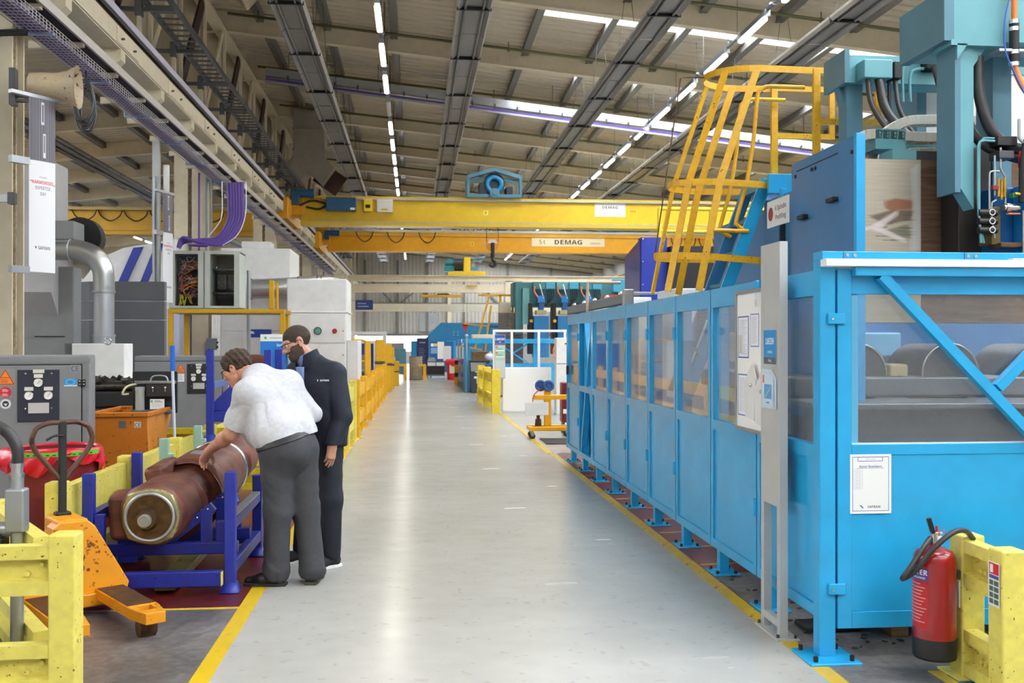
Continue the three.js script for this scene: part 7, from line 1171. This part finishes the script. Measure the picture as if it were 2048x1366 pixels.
const smin = (a, b, k) => { const h = Math.max(k - Math.abs(a - b), 0) / k; return Math.min(a, b) - h * h * k * 0.25; };
const blend = (list, k) => (x, y, z) => { let d = list[0](x, y, z); for (let i = 1; i < list.length; i++) d = smin(d, list[i](x, y, z), k); return d; };
const meet = (...f) => (x, y, z) => Math.max(...f.map((g) => g(x, y, z)));
const half = (p, n) => { const L = Math.hypot(...n); return (x, y, z) => ((x - p[0]) * n[0] + (y - p[1]) * n[1] + (z - p[2]) * n[2]) / L; };   // keeps the side that n points away from
function surface(f, c, size, res) {
  const mc = new MarchingCubes(res, new THREE.MeshStandardMaterial(), false, false, 260000), h = res / 2;
  mc.isolation = 0;
  let i = 0;
  for (let z = 0; z < res; z++) for (let y = 0; y < res; y++) for (let x = 0; x < res; x++) mc.field[i++] = -f(c[0] + (x - h) / h * size / 2, c[1] + (y - h) / h * size / 2, c[2] + (z - h) / h * size / 2);
  mc.update();
  const n = mc.count ?? mc.geometry.drawRange.count, g = new THREE.BufferGeometry();
  const p = mc.positionArray.slice(0, n * 3), q = mc.normalArray.slice(0, n * 3);
  for (let k = 0; k < n; k++) { const a = k * 3, L = Math.hypot(q[a], q[a + 1], q[a + 2]) || 1; q[a] /= L; q[a + 1] /= L; q[a + 2] /= L; }
  g.setAttribute('position', new THREE.BufferAttribute(p, 3)); g.setAttribute('normal', new THREE.BufferAttribute(q, 3));
  g.scale(size / 2, size / 2, size / 2); g.translate(...c);
  return g;
}
const basis = (fwd, up, pos) => { const z = V(...fwd).normalize(), x = V(...up).cross(z).normalize(), y = z.clone().cross(x); return new THREE.Matrix4().makeBasis(x, y, z).setPosition(...pos); };
// head in its own frame: face towards +z, crown +y
const craniumF = ell([0, 0.036, -0.016], [0.077, 0.086, 0.099]);
function headField() {
  const base = blend([craniumF, ell([0, -0.028, 0.024], [0.061, 0.084, 0.068]), cone([0, -0.098, 0.062], [0, -0.092, 0.055], 0.024), cone([0.043, -0.062, 0.0], [0.02, -0.094, 0.05], 0.028, 0.022), cone([-0.043, -0.062, 0.0], [-0.02, -0.094, 0.05], 0.028, 0.022), ell([0.04, -0.018, 0.06], [0.024, 0.022, 0.02]), ell([-0.04, -0.018, 0.06], [0.024, 0.022, 0.02])], 0.035);
  const nose = cone([0, 0.014, 0.088], [0, -0.03, 0.112], 0.008, 0.0125), brow = blend([cone([0.012, 0.026, 0.089], [0.045, 0.026, 0.074], 0.01), cone([-0.012, 0.026, 0.089], [-0.045, 0.026, 0.074], 0.01)], 0.01), nost = blend([ell([0.012, -0.034, 0.1], [0.01, 0.008, 0.01]), ell([-0.012, -0.034, 0.1], [0.01, 0.008, 0.01])], 0.01);
  const eyes = blend([ell([0.032, 0.006, 0.094], [0.017, 0.011, 0.013]), ell([-0.032, 0.006, 0.094], [0.017, 0.011, 0.013])], 0.004), lip = blend([cone([-0.02, -0.06, 0.087], [0.02, -0.06, 0.087], 0.007), cone([-0.015, -0.07, 0.086], [0.015, -0.07, 0.086], 0.007)], 0.004), mouth = cone([-0.021, -0.065, 0.096], [0.021, -0.065, 0.096], 0.0025);
  const ear = blend([ell([0.08, 0.0, -0.012], [0.01, 0.032, 0.019]), ell([-0.08, 0.0, -0.012], [0.01, 0.032, 0.019]), ell([0.078, -0.024, -0.002], [0.009, 0.014, 0.01]), ell([-0.078, -0.024, -0.002], [0.009, 0.014, 0.01])], 0.008), dish = blend([ell([0.09, 0.004, -0.008], [0.008, 0.019, 0.009]), ell([-0.09, 0.004, -0.008], [0.008, 0.019, 0.009])], 0.002);
  return (x, y, z) => { let d = smin(base(x, y, z), nose(x, y, z), 0.02); d = smin(d, nost(x, y, z), 0.01); d = smin(d, brow(x, y, z), 0.018); d = -smin(-d, eyes(x, y, z), 0.012); d = smin(d, lip(x, y, z), 0.008); d = Math.max(d, -mouth(x, y, z)); d = smin(d, ear(x, y, z), 0.01); return Math.max(d, -dish(x, y, z)); };
}
const headF = headField(), headG = surface(headF, [0, 0, 0.0], 0.3, 100);
// hand in its own frame: wrist at the origin, fingers towards +y, palm towards +z, thumb on +x
function handGeometry(curl, spread = 0.05, mirror = 1, thumbOut = 0.6) {
  const list = [cone([-0.016, 0.0, 0], [-0.02, 0.075, 0], 0.02, 0.0165), cone([0.016, 0, 0], [0.022, 0.08, 0], 0.021, 0.0165), cone([0, 0, 0], [0, 0.08, 0.002], 0.02, 0.017), cone([0, -0.06, 0], [0, 0.01, 0], 0.026, 0.026)];
  const fin = [[0.03, 0.083, 0.072, 0.0088], [0.0105, 0.09, 0.08, 0.009], [-0.0095, 0.086, 0.074, 0.0086], [-0.0285, 0.076, 0.058, 0.0075]];
  const fingers = [];
  fin.forEach(([x, y0, L, r], i) => { let p = [x, y0 - 0.012, 0], a = 0.12 + curl[i] * 0.35; const lean = (x / 0.03) * spread; [0.45, 0.31, 0.24].forEach((s, j) => { const l = L * s, q = [p[0] + lean * l, p[1] + Math.cos(a) * l, p[2] + Math.sin(a) * l]; fingers.push([i, cone(p, q, r * (1 - j * 0.1), r * (0.94 - j * 0.1))]); p = q; a += curl[i] * 0.62; }); });
  const t0 = [0.022, 0.016, 0.008], t1 = [0.022 + 0.034 * thumbOut, 0.046, 0.02], t2 = [t1[0] + 0.018 * thumbOut, 0.076, 0.026], t3 = [t2[0] + 0.004, 0.1, 0.03];
  const palm = blend(list, 0.02), per = [0, 1, 2, 3].map((i) => blend(fingers.filter((q) => q[0] === i).map((q) => q[1]), 0.004)), thumb = blend([cone(t0, t1, 0.015, 0.0125), cone(t1, t2, 0.0118, 0.0105), cone(t2, t3, 0.0104, 0.0085)], 0.006);
  const f = (x, y, z) => { x *= mirror; let d = palm(x, y, z); for (const g of per) { const e = g(x, y, z); d = smin(d, e, 0.007); } return smin(d, thumb(x, y, z), 0.012); };
  return surface(f, [0, 0.06, 0.02], 0.26, 92);
}
const skinA = phy(0xd59a80, 0.5, { map: TX.cloth }), skinB = phy(0xcd967c, 0.5, { map: TX.cloth });
const ridge = (t) => { const q = Math.abs(((t % 2) + 2) % 2 - 1); return 1 - 2 * q * q; };
const wave = (x, y, z, s) => { const w = 0.35 * Math.sin(y * 9 + s) + 0.3 * Math.sin((x + z) * 11 + s * 2); return 0.55 * ridge(x * 6.5 - z * 5 + y * 2.2 + w * 2 + s) * Math.sin(y * 7 + s * 3 + 1) + 0.5 * ridge(y * 9 + x * 5 + z * 6 + w * 3 + s * 1.7) * Math.sin((x - z) * 8 + y * 3 + s); };
function glasses(parent, m, frame) {
  const g = []; for (const s of [-1, 1]) { g.push(tb([[s * 0.014, 0.014, 0.109], [s * 0.03, 0.019, 0.108], [s * 0.052, 0.016, 0.1]], 0.0026, 14, 6), tb([[s * 0.014, 0.014, 0.109], [s * 0.016, -0.008, 0.109], [s * 0.032, -0.013, 0.108], [s * 0.05, -0.006, 0.101], [s * 0.052, 0.016, 0.1]], 0.0012, 20, 5), tb([[s * 0.052, 0.016, 0.1], [s * 0.074, 0.016, 0.06], [s * 0.083, 0.014, 0.0], [s * 0.084, -0.004, -0.02]], 0.0028, 20, 6)); }
  g.push(tb([[-0.014, 0.012, 0.109], [0, 0.016, 0.112], [0.014, 0.012, 0.109]], 0.002, 8, 5));
  const o = part(parent, 'glasses', g.map((q) => q.applyMatrix4(m)), frame);
  for (const s of [-1, 1]) part(o, 'lens', ex([[-0.018, 0.014], [0.018, 0.016], [0.019, -0.006], [0, -0.013], [-0.016, -0.008]], 0.001).rotateY(s * 0.2).translate(s * 0.033, 0.003, 0.1055).applyMatrix4(m), M.glass);
  return o;
}
function eyesOf(parent, m) { part(parent, 'eye', [sp(0.0115, 0.032, 0.006, 0.0835), sp(0.0115, -0.032, 0.006, 0.0835)].map((q) => q.applyMatrix4(m)), std(0xe9e4de, 0.3)); part(parent, 'iris', [sp(0.0052, 0.0325, 0.004, 0.0925), sp(0.0052, -0.0325, 0.004, 0.0925)].map((q) => q.applyMatrix4(m)), std(0x2e2119, 0.3)); }
// leather shoe along +z, sole on y = 0
function shoe(parent, name, m, upperM, soleM, L = 0.29) {
  const up = surface(meet(blend([cone([0, 0.05, -0.055], [0, 0.045, 0.06], 0.041, 0.04), cone([0, 0.035, 0.06], [0, 0.03, 0.15], 0.04, 0.034), cone([0, 0.055, -0.05], [0, 0.085, -0.035], 0.042, 0.04)], 0.04), half([0, 0.018, 0], [0, -1, 0]), half([0, 0.095, 0], [0, 1, 0])), [0, 0.07, 0.03], 0.36, 64);
  const sg = ex([[-0.034, -0.098], [0.034, -0.098], [0.043, -0.04], [0.04, 0.05], [0.046, 0.12], [0.036, 0.175], [0, 0.19], [-0.036, 0.175], [-0.046, 0.12], [-0.04, 0.05], [-0.043, -0.04]], 0.018, [], 0.003).rotateX(PI / 2).translate(0, 0.021, 0);
  const o = part(parent, name, up.applyMatrix4(m), upperM); part(o, 'sole', sg.applyMatrix4(m), soleM); return o;
}
{
  // ---------------- man in the white shirt, bent over the shaft
  const o = thing('person', 'man in white short-sleeved shirt and grey trousers bending over the shaft', 'person');
  const hip = [-0.86, 0.9, -6.95], waist = [-0.9, 1.0, -7.0], chest = [-1.0, 1.2, -7.12], shL = [-1.135, 1.275, -7.0], shR = [-0.9, 1.33, -7.28], neck = [-1.1, 1.375, -7.19], head = [-1.262, 1.44, -7.27];
  const hm = basis([-0.84, -0.42, -0.3], [-0.42, 0.88, -0.12], head);
  const elbow = [-1.262, 1.0, -7.05], wrist = [-1.475, 0.845, -7.36], elbR = [-0.72, 1.12, -7.2], wrR = [-0.86, 0.98, -7.3];
  const hL = [-0.94, 0.88, -6.92], kL = [-0.92, 0.49, -6.86], aL = [-0.925, 0.1, -6.82], hR = [-0.785, 0.88, -7.02], kR = [-0.74, 0.47, -6.97], aR = [-0.69, 0.1, -6.86];
  const body = surface(blend([cone(hip, waist, 0.13, 0.12), cone(waist, chest, 0.12, 0.14), cone(chest, shL, 0.12, 0.06), cone(chest, shR, 0.12, 0.06), cone(neck, head, 0.064, 0.058), cone(chest, neck, 0.1, 0.07), cone(shL, elbow, 0.055, 0.048), cone(elbow, [-1.33, 0.95, -7.14], 0.046, 0.047), cone([-1.33, 0.95, -7.14], wrist, 0.047, 0.028), cone(shR, elbR, 0.052, 0.043), cone(elbR, wrR, 0.042, 0.028), cone(hL, kL, 0.08, 0.055), cone(kL, aL, 0.053, 0.036), cone(hR, kR, 0.08, 0.055), cone(kR, aR, 0.053, 0.036)], 0.04), [-1.0, 0.8, -7.06], 1.75, 150);
  const hand = handGeometry([0.55, 0.75, 0.9, 1.0], 0.06, -1, 0.9).applyMatrix4(new THREE.Matrix4().makeBasis(V(0.5, -0.05, -0.86).normalize(), V(0, 0, 0), V(0, 0, 0)).identity());
  const fw = V(-0.5, -0.7, -0.42).normalize(), palm = V(-0.1, -0.55, 0.0).addScaledVector(fw, 0.0), pz = palm.clone().addScaledVector(fw, -palm.dot(fw)).normalize(), px = fw.clone().cross(pz);
  hand.applyMatrix4(new THREE.Matrix4().makeBasis(px, fw, pz).setPosition(...wrist));
  const bmesh = part(o, 'body', [body, headG.clone().applyMatrix4(hm), hand], skinA);
  eyesOf(o, hm); glasses(o, hm, M.black);
  const hair = surface((x, y, z) => { const k = 0.012 + 0.006 * Math.sin(x * 90 + z * 60) * Math.sin(z * 80 - y * 50) + 0.008 * Math.max(0, y * 8); const shell = craniumF(x, y, z) - k; return Math.max(shell, -(y * 0.75 + 0.012 - (z > 0.02 ? (z - 0.02) * 0.55 : (z + 0.03) * 0.5)) * 1.0, (z - 0.095), -(Math.hypot((Math.abs(x) - 0.08) / 0.02, (y + 0.002) / 0.035, (z + 0.005) / 0.03) - 1) * 0.02); }, [0, 0.04, -0.01], 0.3, 96);
  part(o, 'hair', hair.applyMatrix4(hm), std(0x4b3527, 0.75, 0, { map: TX.streak, bumpMap: TX.bumpFine, bumpScale: 0.01 }));
  // shirt
  const lat = [-0.7, 0, 0.7], off = (p, s) => [p[0] + lat[0] * s, p[1], p[2] + lat[2] * s];
  const sleeveEnd = [-1.235, 1.045, -7.035];
  const torso = blend([cone(off(hip, 0.07), off(waist, 0.075), 0.125, 0.135), cone(off(hip, -0.09), off(waist, -0.1), 0.125, 0.135), cone(off(waist, 0.08), off(chest, 0.09), 0.138, 0.13), cone(off(waist, -0.1), off(chest, -0.1), 0.14, 0.13), cone(chest, shL, 0.13, 0.082), cone(off(chest, -0.08), shR, 0.13, 0.085), cone(chest, neck, 0.12, 0.085), cone(shL, shR, 0.085, 0.09), cone(neck, [-0.93, 1.3, -7.22], 0.085, 0.11), cone(shL, neck, 0.08, 0.075), cone([-0.95, 1.05, -7.02], [-1.05, 1.02, -7.1], 0.13, 0.14)], 0.07);
  const sleeve = blend([cone(shL, elbow, 0.085, 0.078), cone(shR, elbR, 0.075, 0.066)], 0.03);
  const cutSleeve = half(sleeveEnd, [elbow[0] - shL[0], elbow[1] - shL[1], elbow[2] - shL[2]]), cutR = half([-0.75, 1.16, -7.22], [elbR[0] - shR[0], elbR[1] - shR[1], elbR[2] - shR[2]]);
  const shirtF = (x, y, z) => { const t = torso(x, y, z), s = Math.max(sleeve(x, y, z), cutSleeve(x, y, z) , 0 * cutR(x, y, z) - 1); let d = smin(t, s, 0.03); d += 0.0045 * wave(x * 1.25, y, z * 1.25, 1) * (y < 1.22 ? 2.2 : 0.9); d = Math.max(d, -((x + 0.88) * -0.24 + (y - 0.958) * 0.97)); return Math.max(d, -(cone(neck, head, 0.064, 0.06)(x, y, z) - 0.004) - (y < 1.36 ? 1 : 0)); };
  part(o, 'shirt', surface(shirtF, [-0.98, 1.16, -7.1], 0.86, 150), std(0xc9c9cf, 0.7, 0, { map: TX.cloth }));
  part(o, 'collar', tb(Array.from({ length: 14 }, (_, i) => { const a = i / 14 * 2 * PI, c = V(-1.125, 1.385, -7.2), u = V(-0.35, 0.6, 0.72).normalize(), w = V(0.62, 0.05, 0.0).addScaledVector(u, 0).normalize(); return c.clone().addScaledVector(V(0.35, 0.78, 0.1).normalize(), 0.066 * Math.cos(a)).addScaledVector(V(0.45, 0, -0.9).normalize(), 0.072 * Math.sin(a)); }), 0.016, 40, 8, true), std(0xc9c9cf, 0.7));
  // trousers with belt
  const legs = blend([cone(off(hip, 0.06), off([-0.89, 0.97, -6.99], 0.07), 0.135, 0.13), cone(off(hip, -0.08), off([-0.89, 0.97, -6.99], -0.09), 0.135, 0.13), cone(hL, kL, 0.115, 0.09), cone(kL, aL, 0.09, 0.084), cone(hR, kR, 0.115, 0.088), cone(kR, aR, 0.088, 0.082), cone([-0.83, 0.88, -6.88], [-0.86, 0.84, -6.9], 0.12, 0.12)], 0.05);
  const top = (x, y) => (x + 0.88) * -0.3 + (y - 0.985) * 0.95;
  part(o, 'trousers', surface((x, y, z) => Math.max(legs(x, y, z) + 0.004 * wave(x, y * 1.4, z, 5) * (y < 0.75 ? 1.2 : 0.5) - (y < 0.16 ? (0.16 - y) * 0.12 : 0), top(x, y), half([0, 0.04, 0], [0, -1, 0])(x, y, z)), [-0.85, 0.52, -6.95], 1.12, 140), std(0x3d3d42, 0.85, 0, { map: TX.cloth }));
  part(o, 'belt', surface((x, y, z) => Math.max(legs(x, y, z) - 0.006, top(x, y) - 0.004, -top(x, y) - 0.038), [-0.88, 0.97, -6.98], 0.6, 100), std(0x232326, 0.5));
  shoe(o, 'shoe', basis([-0.97, 0, -0.12], [0, 1, 0], [-0.955, 0.0, -6.815]), std(0x131315, 0.4), std(0x2a2725, 0.6)); shoe(o, 'shoe', basis([0.12, 0, -1], [0, 1, 0], [-0.686, 0.0, -6.885]), std(0x131315, 0.4), std(0x3a342e, 0.6));
}
{
  // ---------------- man in the navy jacket
  const o = thing('person', 'bearded man with glasses in a navy jacket looking down, hand at his side', 'person');
  const hip = [-0.7, 0.92, -7.48], waist = [-0.7, 1.05, -7.5], chest = [-0.72, 1.25, -7.5], shL = [-0.59, 1.395, -7.42], shR = [-0.87, 1.4, -7.6], neck = [-0.765, 1.47, -7.51], head = [-0.868, 1.625, -7.47];
  const hm = basis([-0.86, -0.36, 0.36], [-0.36, 0.93, 0.05], head);
  const elL = [-0.525, 1.09, -7.34], wrL = [-0.59, 0.885, -7.25], elR = [-0.95, 1.1, -7.62], wrR = [-0.98, 0.9, -7.55];
  const hL = [-0.63, 0.88, -7.42], kL = [-0.61, 0.49, -7.36], aL = [-0.605, 0.1, -7.34], hR = [-0.77, 0.88, -7.54], kR = [-0.8, 0.48, -7.52], aR = [-0.83, 0.1, -7.54];
  const body = surface(blend([cone(hip, waist, 0.12, 0.12), cone(waist, chest, 0.12, 0.14), cone(chest, shL, 0.11, 0.06), cone(chest, shR, 0.11, 0.06), cone(neck, [-0.845, 1.58, -7.48], 0.066, 0.06), cone(chest, neck, 0.1, 0.07), cone(shL, elL, 0.055, 0.045), cone(elL, wrL, 0.044, 0.028), cone(shR, elR, 0.055, 0.045), cone(elR, wrR, 0.044, 0.028), cone(hL, kL, 0.08, 0.055), cone(kL, aL, 0.052, 0.036), cone(hR, kR, 0.08, 0.055), cone(kR, aR, 0.052, 0.036)], 0.04), [-0.75, 0.85, -7.5], 1.85, 150);
  const hand = (mirror, wr, dir, palmDir, curl) => { const y = V(...dir).normalize(), z0 = V(...palmDir), z = z0.addScaledVector(y, -z0.dot(y)).normalize(), x = y.clone().cross(z); return handGeometry(curl, 0.04, mirror, 0.35).applyMatrix4(new THREE.Matrix4().makeBasis(x, y, z).setPosition(...wr)); };
  part(o, 'body', [body, headG.clone().applyMatrix4(hm), hand(1, wrL, [-0.14, -0.98, 0.05], [-0.6, 0, -0.8], [0.25, 0.3, 0.35, 0.4]), hand(-1, wrR, [0, -1, 0.1], [0.7, 0, -0.6], [0.3, 0.35, 0.4, 0.4])], skinB);
  eyesOf(o, hm); glasses(o, hm, M.black);
  part(o, 'hair', surface((x, y, z) => Math.max(craniumF(x, y, z) - 0.0045 - 0.0012 * Math.sin(x * 300) * Math.sin(y * 310) * Math.sin(z * 290), -(y * 0.8 + 0.02 - (z > 0.02 ? (z - 0.02) * 0.85 : (z + 0.03) * 0.45)), z - 0.088, -(Math.hypot((Math.abs(x) - 0.08) / 0.02, (y - 0.002) / 0.036, (z + 0.008) / 0.026) - 1) * 0.02), [0, 0.04, -0.01], 0.28, 96).applyMatrix4(hm), std(0x47392f, 0.85, 0, { map: TX.streak, bumpMap: TX.bumpFine, bumpScale: 0.004 }));
  part(o, 'beard', surface((x, y, z) => Math.max(headF(x, y, z) - 0.0022 - 0.0008 * Math.sin(x * 320) * Math.sin(y * 300) * Math.sin(z * 310), y + 0.042 - (Math.abs(x) > 0.05 ? (Math.abs(x) - 0.05) * 1.7 : 0) + (z > 0.085 ? 0.006 : 0), -z - 0.012, -(Math.hypot(x / 0.026, (y + 0.063) / 0.011, (z - 0.1) / 0.03) - 1) * 0.012, -y - 0.13, -(Math.hypot((Math.abs(x) - 0.082) / 0.016, (y + 0.005) / 0.04, (z + 0.006) / 0.024) - 1) * 0.016), [0, -0.04, 0.04], 0.24, 96).applyMatrix4(hm), std(0x4a3a30, 0.85, 0, { bumpMap: TX.bumpFine, bumpScale: 0.004 }));
  // jacket
  const lat = V(0.8, 0, 0.45).normalize(), off = (p, s) => [p[0] + lat.x * s, p[1], p[2] + lat.z * s];
  const torso = blend([cone(off([-0.7, 0.9, -7.48], 0.08), off(waist, 0.08), 0.135, 0.135), cone(off([-0.7, 0.9, -7.48], -0.08), off(waist, -0.09), 0.14, 0.14), cone(off(waist, 0.08), off(chest, 0.09), 0.135, 0.135), cone(off(waist, -0.09), off(chest, -0.1), 0.142, 0.135), cone(chest, shL, 0.135, 0.08), cone(chest, shR, 0.135, 0.08), cone(chest, [-0.75, 1.43, -7.51], 0.13, 0.09), cone([-0.74, 1.46, -7.5], shL, 0.08, 0.075), cone([-0.77, 1.46, -7.52], shR, 0.08, 0.075)], 0.06);
  const sleeves = blend([cone(shL, elL, 0.088, 0.074), cone(elL, [-0.588, 0.89, -7.253], 0.072, 0.055)], 0.02), sleeveR = blend([cone(shR, elR, 0.088, 0.072), cone(elR, [-0.978, 0.92, -7.555], 0.07, 0.056)], 0.02);
  const navy = std(0x10172a, 0.75, 0, { map: TX.cloth });
  part(o, 'jacket', surface((x, y, z) => { let d = Math.max(torso(x, y, z), 0.87 - y); d = smin(d, Math.max(smin(sleeves(x, y, z), sleeveR(x, y, z), 0.01), 0.892 - y), 0.012); d += 0.003 * wave(x, y, z, 9) * (y < 1.3 ? 1 : 0.4); return Math.max(d, -(cone([-0.75, 1.4, -7.5], [-0.86, 1.56, -7.47], 0.07, 0.072)(x, y, z))); }, [-0.74, 1.18, -7.5], 0.86, 128), navy);
  const axA = [-0.735, 1.4, -7.505], axB = [-0.85, 1.62, -7.475], tubeR = (r) => cone(axA, axB, r, r + 0.006), open_ = (x, y, z, lim) => (x + 0.79) * -0.9 + (z + 7.49) * 0.42 - lim;
  part(o, 'jacket_collar', surface((x, y, z) => { const t = tubeR(0.084)(x, y, z), lift = (x + 0.79) * 0.55; return Math.max(Math.abs(t) - 0.011, 1.41 - y, y - 1.545 - lift, open_(x, y, z, 0.055)); }, [-0.78, 1.5, -7.49], 0.36, 96), navy);
  part(o, 'shirt_collar', surface((x, y, z) => { const t = tubeR(0.068)(x, y, z), lift = (x + 0.79) * 0.5; return Math.max(Math.abs(t) - 0.006, 1.37 - y, y - 1.55 - lift, open_(x, y, z, 0.085)); }, [-0.78, 1.48, -7.49], 0.34, 96), std(0x7d93c9, 0.7, 0, { map: TX.cloth }), 'light blue shirt collar');
  part(o, 'shirt_front', [ex([[-0.035, 0], [0.035, 0], [0.012, -0.15], [-0.014, -0.14]], 0.02).rotateX(0.12).rotateY(-0.75).translate(-0.825, 1.45, -7.385)], std(0x7d93c9, 0.7, 0, { map: TX.cloth }));
  sheet(o, 'chest_logo', 0.095, 0.028, paper(0.095, 0.028, 1400, (p) => { p.text('SAFRAN', 0.58, 0.55, 0.62, '#e6e8ee', true); p.poly('#e6e8ee', [[0.04, 0.2], [0.12, 0.4], [0.06, 0.9]]); }, { transparent: true }), [-0.656, 1.355, -7.293], 0.12);
  const legs = blend([cone([-0.7, 0.95, -7.48], [-0.7, 0.88, -7.48], 0.14, 0.14), cone(hL, kL, 0.11, 0.082), cone(kL, aL, 0.08, 0.07), cone(hR, kR, 0.11, 0.082), cone(kR, aR, 0.08, 0.07)], 0.05);
  part(o, 'trousers', surface((x, y, z) => Math.max(legs(x, y, z) + 0.004 * wave(x, y, z, 13), y - 0.93, 0.045 - y), [-0.71, 0.5, -7.46], 1.1, 128), std(0x171d29, 0.8, 0, { map: TX.cloth }));
  const sh = std(0x191a1d, 0.7), sole = std(0xe8e8e8, 0.5);
  shoe(o, 'shoe', basis([-0.75, 0, 0.66], [0, 1, 0], [-0.625, 0, -7.315]), sh, sole); shoe(o, 'shoe', basis([-0.9, 0, 0.42], [0, 1, 0], [-0.865, 0, -7.52]), sh, sole);
}

// ---------------------------------------------------------------- hand over
scene.traverse((o) => { if (o.isMesh) { o.castShadow = true; o.receiveShadow = true; } });
renderer.render(scene, camera);
